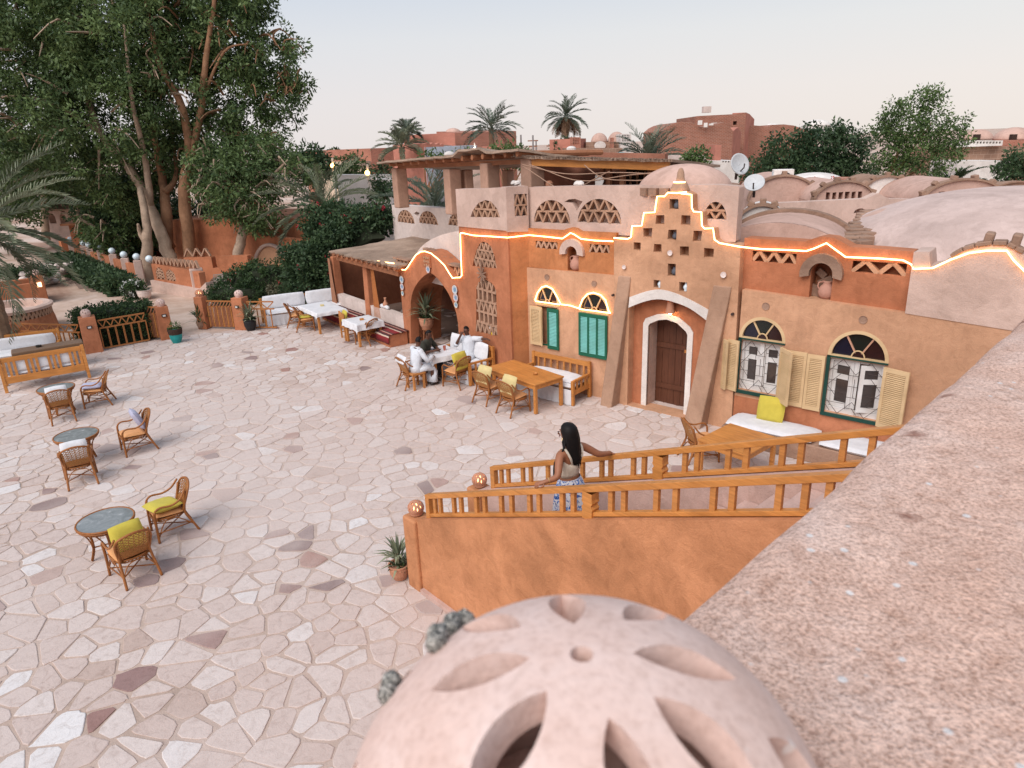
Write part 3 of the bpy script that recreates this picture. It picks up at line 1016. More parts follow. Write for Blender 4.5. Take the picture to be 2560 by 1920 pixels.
# ---- windows, fanlights, shutters
GLASS_BLUE = plain('blue_stained_glass', (0.008, 0.008, 0.02), 0.12, spec=0.6)
GLASS_GREEN = plain('green_stained_glass', (0.008, 0.012, 0.009), 0.12, spec=0.6)
GLASS_RED = plain('red_stained_glass', (0.025, 0.008, 0.007), 0.12, spec=0.6)
PANE = plain('dim_window_glass', (0.055, 0.045, 0.042), 0.1, spec=0.7)
MULL = wood('salmon_glazing_bar', (0.55, 0.30, 0.20), 0.5, var=0.1)
def fanlight(u0, u1, zs, top, y, ringmat, barmat, ring=.045):
 f = bpy.data.objects.new('fanlight', None); COL.objects.link(f); f.parent = house
 cx = (u0 + u1) / 2; rx = (u1 - u0) / 2; rz = top - zs
 n = 20
 def E(a, k):
  return (cx - rx * k * math.cos(a), zs + rz * k * math.sin(a))
 m = MB()
 vs = []; fs = []
 for i in range(n + 1):
  a = PI * i / n
  for k in (1.0, 1 - ring / rx * 1.15):
   u, z = E(a, k)
   vs += [(u, y - .035, z), (u, y + .05, z)]
 for i in range(n):
  b = 4 * i; c = b + 4
  fs += [(b, b + 2, c + 2, c), (b + 2, b + 3, c + 3, c + 2), (b, c, c + 1, b + 1)]
 m.add(vs, [q[::-1] for q in fs])
 m.box((cx, y, zs), (u1 - u0, .075, .045))
 obj('frame', m, ringmat, f)
 hub = 0.22
 for i, gm_ in enumerate((GLASS_BLUE, GLASS_GREEN, GLASS_RED)):
  a0 = PI * (i / 3.0); a1 = PI * ((i + 1) / 3.0)
  vs = []
  K = 7
  for k in range(K + 1):
   a = a0 + (a1 - a0) * k / K
   vs.append((*E(a, .95),))
  for k in range(K, -1, -1):
   a = a0 + (a1 - a0) * k / K
   vs.append((*E(a, hub),))
  p = MB()
  p.add([(u, y + .03, z) for u, z in vs] + [(u, y + .04, z) for u, z in vs], [tuple(range(len(vs) - 1, -1, -1))] + [])
  obj('pane', p, gm_, f)
 for a in (PI / 3, 2 * PI / 3):
  p0 = E(a, .2); p1 = E(a, .96)
  obj('glazing_bar', MB().bar((p0[0], y + .01, p0[1]), (p1[0], y + .01, p1[1]), .03, .03, up=(0, 1, 0)), barmat, f)
 hm = MB()
 pts = [(cx - rx * hub * math.cos(PI * k / 10), zs + rz * hub * 1.25 * math.sin(PI * k / 10)) for k in range(11)]
 hm.add([(u, y - .005, z) for u, z in pts], [tuple(range(10, -1, -1))])
 obj('pane', hm, GLASS_RED, f)
 hr = MB().tube([(u, y - .01, z) for u, z in pts], .014, 5)
 obj('glazing_bar', hr, ringmat, f)
 return f
def shutter(u0, u1, z0, z1, y, fm, sm, panels=1, rot=0.0, hinge='l', t=.035, drop=0.0):
 """louvred leaf; hinged at its left or right edge and swung by rot"""
 W_ = u1 - u0; H_ = z1 - z0
 hx = u0 if hinge == 'l' else u1
 root = bpy.data.objects.new('shutter', None); COL.objects.link(root); root.parent = house
 root.location = (hx, y, z0); root.rotation_euler = (0, 0, rot)
 s = 0 if hinge == 'l' else -W_
 fr = MB()
 st = min(.055, W_ * .16)
 rl = .085
 pw = (W_ - st * (panels + 1)) / panels
 for k in range(panels + 1):
  fr.box((s + st / 2 + k * (pw + st), 0, H_ / 2), (st, t, H_))
 for zz in (rl / 2, H_ - rl / 2):
  for k in range(panels):
   fr.box((s + st + pw / 2 + k * (pw + st), 0, zz), (pw, t * .96, rl))
 obj('frame', fr, fm, root)
 for k in range(panels):
  sl = MB()
  cx = s + st + pw / 2 + k * (pw + st)
  n = max(8, int((H_ - 2 * rl) / .036))
  for i in range(n):
   zz = rl + (i + .5) * (H_ - 2 * rl) / n
   mm = Matrix.Rotation(rad(38), 3, 'X')
   sl.box((cx, 0, zz), (pw, t * .95, .008), m=mm)
  sl.box((cx, t * .42, H_ / 2), (pw, .003, H_ - 2 * rl))
  o = obj('louvres', sl, sm, root); o['kind'] = 'stuff'
 return root
# left windows
(a, b, s, zs, top) = wl[0]
fanlight(a - .01, b + .01, zs, top, -0.02, CREAM, CREAM, .03)
hp('window_frame', MB().panel([(a, s), (b, s), (b, zs - .02), (a, zs - .02)], [(rect(a + .05, s + .05, b - .05, zs - .07, 0), 9)], -.02, .02), GREEN)
mid = (a + b) / 2
shutter(a - .16, a + .20, s + .03, zs - .06, -.11, CREAM, CREAM, 1)
shutter(a + .22, a + .255, s + .03, zs - .07, -.15, CREAM, CREAM, 1)
shutter(mid + .03, b + .03, s - .02, zs - .07, -.09, GREEN, AQUA, 1)
(a, b, s, zs, top) = wl[1]
fanlight(a - .01, b + .01, zs, top, -0.02, CREAM, CREAM, .03)
shutter(a, b, s, zs - .03, -.09, GREEN, AQUA, 3)
def casement(w, open_leaf):
 u0, u1, z0, z1 = w['u0'] + .05, w['u1'] - .05, w['z0'] + .03, w['zs'] - .05
 f = bpy.data.objects.new('window', None); COL.objects.link(f); f.parent = house
 y = .02
 g_ = MB()
 g_.box((u0 - .02, -.105, (z0 + z1) / 2), (.06, .05, z1 - z0 + .1))
 g_.box(((u0 + u1) / 2, -.115, z0 - .035), (u1 - u0 + .10, .07, .065))
 g_.box(((u0 + u1) / 2, -.105, z1 + .035), (u1 - u0 + .10, .05, .03))
 obj('frame', g_, DGREEN, f)
 m = MB()
 cx = (u0 + u1) / 2
 for x in (u0 + .025, u1 - .025):
  m.box((x, y, (z0 + z1) / 2), (.05, .07, z1 - z0))
 m.box((cx, y - .012, (z0 + z1) / 2), (.085, .07, z1 - z0))
 m.box((cx, y + .003, z0 + .05), (u1 - u0 - .06, .07, .10))
 m.box((cx, y + .003, z1 - .03), (u1 - u0 - .06, .07, .06))
 obj('casing', m, WHITEW, f)
 hw = (u1 - u0 - .185) / 2
 for sgn in (-1, 1):
  lr = bpy.data.objects.new('sash', None); COL.objects.link(lr); lr.parent = f if False else f
  # sashes hang from the outer jamb
  x0 = u0 + .05 if sgn < 0 else u1 - .05
  ang = (rad(-10) if sgn < 0 else rad(28)) * (1 if open_leaf else .25)
  mm = MB()
  zz0, zz1 = z0 + .105, z1 - .065
  H_ = zz1 - zz0
  rz = Matrix.Rotation(ang, 4, 'Z')
  def bx(c, d, o=mm):
   c = rz @ Vector((c[0] * -sgn, c[1], c[2]))
   o.box((x0 + c.x, y + .05 + c.y, zz0 + c.z), d, rz=ang)
  st = .075
  bx((st / 2, 0, H_ / 2), (st, .035, H_)); bx((hw - st / 2, 0, H_ / 2), (st, .035, H_))
  bx((hw / 2, 0, .05), (hw - 2 * st, .033, .10)); bx((hw / 2, 0, H_ - .045), (hw - 2 * st, .033, .09))
  bx((hw / 2, 0, H_ * .66), (hw - 2 * st, .033, .10))
  bpy.data.objects.remove(lr)
  obj('sash', mm, WHITEW, f)
  for (za, zb) in ((.10, H_ * .66 - .05), (H_ * .66 + .05, H_ - .09)):
   pm = MB(); bx((hw / 2, .004, (za + zb) / 2), (hw - 2 * st, .006, zb - za), pm)
   obj('pane', pm, PANE, f)
 # wrought grille standing in front
 gr = MB()
 yy = -.075
 def wire(p, q):
  gr.tube([(p[0], yy, p[1]), (q[0], yy, q[1])], .0048, 4)
 Z = lambda t: z0 + (z1 - z0) * t
 U = lambda t: u0 + (u1 - u0) * t
 for t in (.2, .4, .6, .8):
  wire((U(0), Z(t)), (U(.38), Z(t))); wire((U(.62), Z(t)), (U(1), Z(t)))
  wire((U(.38), Z(t - .07)), (U(.62), Z(t - .07)))
 for k in (0, .5):
  wire((U(k), Z(.14)), (U(k + .1), Z(.03))); wire((U(k + .25), Z(0)), (U(k), Z(.25)))
  wire((U(k), Z(.75)), (U(k + .25), Z(1))); wire((U(k + .25), Z(1)), (U(k + .5), Z(.75)))
  wire((U(k + .25), Z(0)), (U(k + .5), Z(.25)))
 for t in (.38, .62):
  wire((U(t), Z(.1)), (U(t), Z(.9)))
 wire((U(.5), Z(.33)), (U(.5), Z(.67)))
 wire((U(0), Z(.5)), (U(.25), Z(.25))); wire((U(.25), Z(.75)), (U(0), Z(.5)))
 wire((U(1), Z(.5)), (U(.75), Z(.25))); wire((U(.75), Z(.75)), (U(1), Z(.5)))
 obj('grille', gr, IRON, f)
 fanlight(w['u0'], w['u1'], w['zs'], w['t'][1], -.07, CREAM, MULL if open_leaf else CREAM, .055)
casement(W1, False)
casement(W2, True)
SH = dict(fm=CREAM, sm=CREAM)
zA0, zA1 = W1['z0'] - .0, W1['zs'] - .06
wsh = .40
s0 = q1(P, 'c6', 150, 320, .25)[0]; s1 = q1(P, 'c6', 305, 320, .2)[0]
shutter(s0, s1, zA0, zA1, -.20, CREAM, CREAM, 1, rad(-14), 'r')
shutter(s0 - .10, s1 - .22, zA0 + .01, zA1 - .01, -.26, CREAM, CREAM, 1, rad(-38), 'r')
x0 = W1['u1'] - .06
shutter(x0, x0 + .42, zA0 - .02, zA1, -.16, CREAM, CREAM, 1, rad(-42), 'l')
x1 = q1(P, 'c6', 1060, 450, .15)[0]
shutter(x1 - .40, x1 - .005, W2['z0'] + .03, W2['zs'] - .02, -.135, CREAM, CREAM, 1)
x2 = q1(P, 'c6', 1272, 480, .15)[0]
shutter(x1 + .005, x2 - .02, W2['z0'] + .02, W2['zs'] - .03, -.145, CREAM, CREAM, 1)
x3 = W2['u1'] - .05
shutter(x3, x3 + .46, W2['z0'] - .04, W2['zs'] - .06, -.15, CREAM, CREAM, 1, rad(-16), 'l')
# round plugs in the plaster
for c, x, y, dd in (('c4', 1112, 550, .05), ('c4', 1688, 630, .05), ('cr', 50, 622, .1), ('cr', 865, 735, .1)):
 u, z = q1(P, c, x, y, dd)
 m = MB()
 R_ = .075
 pts = [(u + R_ * math.cos(2 * PI * k / 16), z + R_ * math.sin(2 * PI * k / 16)) for k in range(16)]
 pin = [(u + R_ * .7 * math.cos(2 * PI * k / 16), z + R_ * .7 * math.sin(2 * PI * k / 16)) for k in range(16)]
 yy = -dd - .012
 m.add([(a, yy + .015, b) for a, b in pts] + [(a, yy - .004, b) for a, b in pts] + [(a, yy + .006, b) for a, b in pin],
   [(k, (k + 1) % 16, 16 + (k + 1) % 16, 16 + k) for k in range(16)] + [(16 + k, 16 + (k + 1) % 16, 32 + (k + 1) % 16, 32 + k) for k in range(16)] + [tuple(range(32, 48))])
 hp('round_vent', m, MUD)
for c, x, y in (('cd', 133, 365), ('cd', 1258, 543)):
 u, z = q1(P, c, x, y, .12)
 hp('pipe_stub', MB().tube([(u, -.08, z), (u, -.2, z)], .03, 8), IRON)
# ================================================================== the arcade wing: lattice tower, arched entrance, reed-roofed porch
wing = thing('arcade_wing', 'terracotta wing with lattice tower, pointed arched entrance and reed roofed porch', 'house', (T.o.x, T.o.y, 0), T.az)
def tp(name, mb, mat, parent=None, **k):
 return obj(name, mb, mat, parent or wing, **k)
def t_of(p):
 """world point -> wing local"""
 u, y = T.loc(p)
 return (u, y)
zpb = T.uz(1271, 577)[1]
uA = T.uz(1151, 640)[0]          # left edge of the tower
uP = T.uz(1003, 740)[0]          # left edge of the arch pier
uC = T.uz(912, 700)[0]           # porch post
uZ = T.uz(823, 640)[0]           # far end of the porch
zpl = T.uz(1150, 566)[1]
# tower front
lat1 = Q(T, 'c4', [(200, 415), (500, 445), (330, 118)])
lat1b = Q(T, 'c4', [(200, 415), (500, 445), (470, 300), (435, 190), (385, 135), (330, 118), (290, 140), (250, 220), (222, 320)])
lat2b = Q(T, 'c4', [(245, 1215), (505, 1270), (490, 720), (465, 660), (430, 620), (350, 575), (290, 600), (248, 670)])
fr = MB().panel([(uA, -.05), (0, -.05), (0, zpb), (uA, zpl)], [(lat1b, .25), (lat2b, .25)], 0.0, 0.5)
tp('tower_wall', fr, RED)
lattice(wing, lat1b, 0.0, 3, .19, .045, .15)
lattice(wing, lat2b, 0.0, 5, .22, .055, .15, kinds=['z', 'v', 'z', 'v', 'z'])
# tower return (towards the shuttered wall) and the pink parapet on top
c = t_of(P.pt(uL, 0.02, 0)); c2 = t_of(P.pt(uL + .02, .9, 0))
ret = MB().prism([(-.02, .01), (c[0], c[1]), (c2[0], c2[1]), (-.6, 1.2)][::1], -.05, zpb + .02)
tp('tower_return', ret, ORANGE)
zt = T.uz(1271, 468)[1]; ztl = T.uz(1151, 473)[1]
lat3 = Q(T, 'cg', [(795, 600), (1070, 602), (1040, 520), (985, 455), (935, 443), (870, 470), (820, 535)], .03)
soft(tp('tower_parapet', MB().panel([(uA, zpl), (.03, zpb), (.03, zt), (uA / 2, (zt + ztl) / 2 - .015), (uA, ztl)], [(lat3, .22)], -0.03, .3), PINK), .02)
lattice(wing, lat3, -.03, 2, .24, .045, .14)
d_ = Vector((c[0] - .03, c[1] + .03, 0)); L_ = d_.length
pr_ = bpy.data.objects.new('return_parapet', None); COL.objects.link(pr_); pr_.parent = wing
pr_.location = (.03, -.03, 0); pr_.rotation_euler = (0, 0, math.atan2(d_.y, d_.x))
soft(obj('parapet', MB().panel([(0, zpb - .03), (L_, zpb - .06), (L_, zt + .0), (0, zt)], [(rect(L_ * .36, zpb + .33, L_ * .95, zpb + .33 + .52), .18)], 0, .3), PINK, pr_), .02)
lattice(pr_, rect(L_ * .36, zpb + .33, L_ * .95, zpb + .33 + .52, 0), 0.0, 2, .16, .04, .12)
# side of the tower towards the terrace
tp('tower_side', MB().prism([(uA, .02), (uA + .4, .02), (uA + .4, 4.5), (uA, 4.5)], 2.0, zpl), PINK)
tp('terrace_floor', MB().prism([(uA, .35), (-.3, .5), (.3, 1.3), (3.4, 2.1), (3.4, 8.5), (uA - 6.8, 8.5), (uA - 6.8, 3.3), (uA, 3.3)], 3.35, 3.5), PINK)
# ---- the arch wall
hump = Q(T, 'ca', [(1955, 600), (1890, 622), (1840, 632), (1790, 555), (1730, 455), (1640, 365), (1540, 283), (1460, 258), (1400, 263), (1330, 312), (1260, 412),
     (1190, 510), (1150, 516), (1090, 488), (1030, 482)])
jl = Q(T, 'ca', [(1250, 1440), (1250, 1100), (1263, 900), (1310, 760), (1400, 640), (1470, 585), (1520, 567), (1570, 590), (1640, 660), (1710, 750), (1785, 870), (1860, 1050), (1905, 1250), (1920, 1390)])
ap = [(jl[0][0], .004)] + jl[1:-1] + [(jl[-1][0] + .03, .004)]
ap = [(p.x, p.y) for p in spline([(a, b, 0) for a, b in ap], 2)]
ap = [(a, max(b, .004)) for a, b in ap]
out = [(uP, -.05), (uA, -.05), (uA, hump[0][1])] + [h for h in hump[1:-1]] + [(uP, hump[-1][1])]
tp('arch_wall', MB().panel(out, [(ap[::-1], 9)], 0.003, 0.55), RED)
# thick mud jamb lining of the arch
m = MB()
for i in range(len(ap) - 1):
 a, b = ap[i], ap[i + 1]
 m.add([(a[0], .3, a[1]), (b[0], .3, b[1]), (b[0], 1.15, b[1]), (a[0], 1.15, a[1])], [(0, 1, 2, 3)])
tp('arch_reveal', m, RED)
# brick lattices and broken brick steps behind the hump
for (x0, y0, x1, y1, nm) in ((1035, 365, 1235, 500, 'a'), (1770, 455, 1955, 600, 'b')):
 (u0, z1), (u1, z0) = Q(T, 'ca', [(x0, y0), (x1, y1)], -.15)
 pl = rect(u0, z0 - .1, u1, z1, 0)
 lattice(wing, pl, .16, 1, .22, .055, .14)
 tp('lattice_cap', MB().box(((u0 + u1) / 2, .22, z1 + .03), (u1 - u0 + .06, .26, .05)), MUD)
steps = Q(T, 'ca', [(1500, 225), (1590, 250), (1660, 300), (1730, 350), (1790, 410), (1850, 440)], -.3)
for k, (u, z) in enumerate(steps):
 for j in range(3):
  b_ = MB().box((u + RNG.uniform(-.06, .06), .25 + .16 * j, z - .02 + RNG.uniform(-.02, .02) - .03 * j), (.30, .15, .08), rz=RNG.uniform(-.2, .2))
  soft(tp('mud_brick', b_, MUD), .012, 1)
# vault over the entrance hall, running back to the terrace
vm = MB()
uv0, uv1 = T.uz(1000, 640)[0], uA
cxv = uA + 1.2
prof = []
nseg = 20
zc = zpl - .1
for k in range(nseg + 1):
 a = PI - (PI / 2) * k / nseg
 prof.append((cxv + (cxv - uv0 + .9) * math.cos(a) * 0.88, 2.35 + (zc - 2.35) * math.sin(a)))
prof = [p for p in prof if p[0] < uA + .02]
vs = []; fs = []
for (u, z) in prof:
 vs += [(u, .58, z), (u, 3.25, z)]
for i in range(len(prof) - 1):
 fs.append((2 * i, 2 * i + 2, 2 * i + 3, 2 * i + 1))
vm.add(vs, fs)
vm.add([(prof[0][0], .58, 2.0)] + [(u, .58, z) for u, z in prof] + [(prof[-1][0], .58, 2.0)], [tuple(range(len(prof) + 2))])
tp('vault', vm, PALE, smooth=True)
# ---- terrace wall of the left wing, pale, with arched lattices
zl = [T.uz(979, 512, -3.2), T.uz(1150, 520, -3.2), T.uz(986, 607, -3.2)]
lwh = []
for a, b, t in (((127, 652), (283, 655), (205, 535)), ((325, 662), (497, 665), (410, 545)), ((597, 680), (760, 683), (680, 565))):
 A, B, C = Q(T, 'cg', [a, b, t], -3.2)
 lwh.append(arch((A[0] + B[0]) / 2, (A[1] + B[1]) / 2, B[0] - A[0], C[1] - (A[1] + B[1]) / 2, 12))
notch = Q(T, 'cg', [(275, 565), (300, 548), (330, 562), (305, 600)], -3.2)
soft(tp('terrace_wall', MB().panel([(zl[0][0], 2.4), (uA + .3, 2.4), (uA + .3, zl[1][1]), (zl[0][0], zl[0][1])], [(h, .22) for h in lwh] + [(notch, .2)], 3.2, 3.6), PALE), .03)
for h in lwh:
 lattice(wing, h, 3.2, 2, .27, .05, .15)
wb = MB().prism([(zl[0][0], 3.6), (uA + .3, 3.6), (uA + .3, 8), (zl[0][0] - .4, 8)], 0, 3.3)
tp('back_block', wb, PALE)
# ---- entrance hall and porch interior
hall = MB()
x0, x1, yb = uZ - .1, uA + .6, 3.55
hall.add([(x0, yb, 0), (x1, yb, 0), (x1, yb, 2.62), (x0, yb, 2.62)], [(0, 1, 2, 3)])
hall.add([(x1, .5, 0), (x1, yb, 0), (x1, yb, 2.75), (x1, .5, 2.75)], [(3, 2, 1, 0)])
hall.add([(x0, .1, 0), (x0, yb, 0), (x0, yb, 2.60), (x0, .1, 2.35)], [(0, 1, 2, 3)])
hall.add([(uP + .1, .56, 2.32), (x1, .56, 2.32), (x1, yb, 2.6), (uP + .1, yb, 2.6)], [(0, 1, 2, 3)])
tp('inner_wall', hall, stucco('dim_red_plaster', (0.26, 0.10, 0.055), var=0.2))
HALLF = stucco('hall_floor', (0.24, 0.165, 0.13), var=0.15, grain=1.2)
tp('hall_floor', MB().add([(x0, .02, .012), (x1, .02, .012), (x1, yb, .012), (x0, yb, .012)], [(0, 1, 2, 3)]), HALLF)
# porch: posts, low pale wall, beams and reed roof
def post(u, z1, w=.34):
 m = MB()
 m.add([(u - w * .55, -.03, 0), (u + w * .55, -.03, 0), (u + w * .5, .33, 0), (u - w * .5, .33, 0), (u - w * .45, .02, z1), (u + w * .42, .02, z1), (u + w * .42, .30, z1), (u - w * .45, .30, z1)],
   [(0, 3, 2, 1), (4, 5, 6, 7), (0, 1, 5, 4), (1, 2, 6, 5), (2, 3, 7, 6), (3, 0, 4, 7)])
 soft(tp('porch_post', m, RED), .03)
zr0 = T.uz(831, 622, .35)[1]; zr1 = T.uz(992, 647, .35)[1]
post(uC, 2.22)
post(uZ + .12, 2.25, .25)
lowz = .83
for a, b in ((uZ + .2, uC - .18), (uC + .18, uP + .03)):
 soft(tp('low_wall', MB().panel([(a, 0), (b, 0), (b, lowz), (a, lowz + .02)], (), .03, .28), PALE), .04)
uR0 = T.uz(826, 622, .35)[0] - .2
uR1 = T.uz(985, 650, .35)[0]
bm = MB().bar((uR0, -.02, 2.30), (uP + .1, -.02, 2.26), .16, .14, up=(0, 1, 0))
tp('lintel_beam', bm, BEAM)
NB = 13
for k in range(NB):
 u = uR0 + .25 + (uR1 - uR0 - .4) * k / (NB - 1)
 z = 2.45
 tp('rafter', MB().tube([(u + RNG.uniform(-.03, .03), -.3, z + .0), (u, 3.25, z + .16)], .065, 7), BEAM)
reed = MB()
NX, NY = 26, 12
for j in range(NY + 1):
 for i in range(NX + 1):
  u = uR0 - .12 + (uR1 + .1 - uR0) * i / NX + (0 if 0 < i < NX else RNG.uniform(-.08, .08))
  y = -.26 + 3.85 * j / NY + (0 if j else RNG.uniform(-.07, .05))
  reed.v.append((u, y, 2.56 + .045 * (y + .26) + RNG.uniform(-.018, .018)))
for j in range(NY):
 for i in range(NX):
  a = j * (NX + 1) + i
  reed.f.append((a, a + 1, a + NX + 2, a + NX + 1))
REED = stucco('reed_mat', (0.36, 0.255, 0.19), var=0.2, grain=0.7, bump=0.9)
ro = tp('reed_roof', reed, REED)
ro.modifiers.new('t', 'SOLIDIFY').thickness = .05
# reed ends bristling along the eaves
fz = MB()
for k in range(170):
 u = uR0 - .1 + (uR1 + .3 - uR0) * k / 170 + RNG.uniform(-.03, .03)
 L = RNG.uniform(.05, .2)
 fz.tube([(u, -.2, 2.54 + RNG.uniform(-.015, .015)), (u + RNG.uniform(-.05, .05), -.24 - L * .5, 2.49 + RNG.uniform(-.03, .03))], .009, 3)
o = tp('reed_fringe', fz, REED); o['kind'] = 'stuff'
# curtains gathered at the posts
ORC = fabric('orange_curtain', (0.42, 0.15, 0.05), fold=.4)
STC = fabric('striped_curtain', (0.36, 0.17, 0.10), fold=.4)
def curtain(u, y, w0, w1, z0, z1, mat, n=9):
 m = MB()
 rows = 10
 for r in range(rows + 1):
  t = r / rows
  z = z1 + (z0 - z1) * t
  w = w0 + (w1 - w0) * t ** 1.3
  for k in range(n * 4 + 1):
   s = k / (n * 4)
   m.v.append((u + w * (s - .5) + (w1 - w0) * .3 * t, y + .035 * math.sin(s * n * 2 * PI) * (0.6 + .4 * t), z))
 C = n * 4 + 1
 for r in range(rows):
  for k in range(C - 1):
   m.f.append((r * C + k, r * C + k + 1, (r + 1) * C + k + 1, (r + 1) * C + k))
 tp('curtain', m, mat, smooth=True)
curtain(uZ + .10, -.08, .16, .42, .45, 2.2, STC, 6)
curtain(uC + .55, .05, .22, .5, .5, 2.2, ORC, 7)
# ================================================================== outside stair in front, and the parapet the picture is taken over
S0 = gp(1045, 1470)
S = Frame(S0.x, S0.y, -48)
STAIRP = stucco('stair_plaster', (0.53, 0.235, 0.112), var=0.17, streak=0.15, stain=0.5, bump=0.6)
STAIRIN = stucco('stair_inner_plaster', (0.56, 0.38, 0.32), var=0.1)
SLOPE = .405
zw = lambda u: 1.27 + SLOPE * (u - .35)
zr = lambda u: 1.62 + SLOPE * (u - .35)
stair = thing('outside_stair', 'orange plastered outside stair climbing to the near terrace', 'stairs', (S.o.x, S.o.y, 0), S.az)
UE = 8.2
soft(obj('side_wall', MB().panel([(.02, -.03), (UE, -.03), (UE, zw(UE)), (.1, zw(.1)), (.02, zw(.02) - .06)], (), 0.0, .19), STAIRP, stair), .02)
soft(obj('inner_wall', MB().panel([(.02, -.03), (UE, -.03), (UE, zw(UE)), (.02, zw(.02))], (), 1.17, 1.36), STAIRIN, stair), .02)
soft(obj('pier', MB().box((-.02, .10, .56), (.30, .30, 1.18)), STAIRP, stair), .035)
soft(obj('pier', MB().box((-.02, 1.26, .56), (.30, .30, 1.18)), STAIRP, stair), .035)
for k in range(24):
 u0 = .22 + .29 * k
 z = .175 * (k + 1)
 if z > zw(u0) + .4:
  break
 soft(obj('tread', MB().box((u0 + .15, .68, z / 2 - .02), (.30, .97, z + .0)), STAIRIN, stair), .012, 2)
obj('plinth', MB().panel([(.15, -.03), (UE, -.03), (UE, .05), (.15, .08)], (), -.06, 0.0), STAIRIN, stair)
def railing(y, label, ends, balx, py, newelx, c0=(940, 960, .6419)):
 r = thing('stair_railing', label, 'railing', (S.o.x, S.o.y, 0), S.az, 'railings of the outside stair')
 a, b = ends
 def sl(u0, u1, dz0, w, h, nm):
  m = MB().bar((u0, y, zr(u0) + dz0), (u1, y, zr(u1) + dz0), w, h, up=(0, 0, 1))
  obj(nm, m, PINEX, r, bevel=.006)
 sl(a, b, -.03, .085, .06, 'handrail')
 sl(a + .05, b, -.315, .07, .045, 'bottom_rail')
 for x in balx:
  u = S.uz(c0[0] + x * c0[2], py, -y)[0]
  if u < a + .08 or u > b:
   continue
  m = MB().bar((u, y, zr(u) - .30), (u, y, zr(u) - .055), .055, .045, up=(0, 1, 0))
  obj('baluster', m, PINE, r, bevel=.004)
 u = a + .04
 obj('end_post', MB().bar((u, y, zr(u) - .46), (u, y, zr(u) - .05), .085, .085, up=(0, 1, 0)), PINE, r, bevel=.006)
 for x in newelx:
  u = S.uz(c0[0] + x * c0[2], py, -y)[0]
  nm = MB()
  prof = [(.088, -.36), (.088, -.26), (.098, -.235), (.068, -.20), (.098, -.165), (.088, -.14), (.088, -.06)]
  # carved post: square section, narrowing to a waist
  vs = []; fs = []
  for w, dz in prof:
   w *= .72
   for sx, sy in ((-1, -1), (1, -1), (1, 1), (-1, 1)):
    vs.append((u + sx * w, y + sy * .055, zr(u) + dz))
  for i in range(len(prof) - 1):
   for k in range(4):
    fs.append((4 * i + k, 4 * i + (k + 1) % 4, 4 * i + 4 + (k + 1) % 4, 4 * i + 4 + k))
  nm.add(vs, fs)
  obj('newel_post', nm, PINEX, r)
 # dowel screws on the handrail
 return r
railing(.09, 'orange wooden railing on the nearer side of the outside stair', (.30, 6.6),
  [200, 232, 252, 305, 333, 393, 425, 490, 530, 600, 637, 727, 770, 917, 967, 1093, 1167, 1313, 1387, 1567, 1668, 1760, 1820], 1265, [835])
railing(1.25, 'orange wooden railing on the far courtyard side of the outside stair', (.30, 6.6),
  [488, 515, 572, 603, 670, 740, 805, 880, 915, 1003, 1045, 1203, 1250, 1370, 1440, 1578, 1650, 1810, 1920, 2010], 1170, [1107])
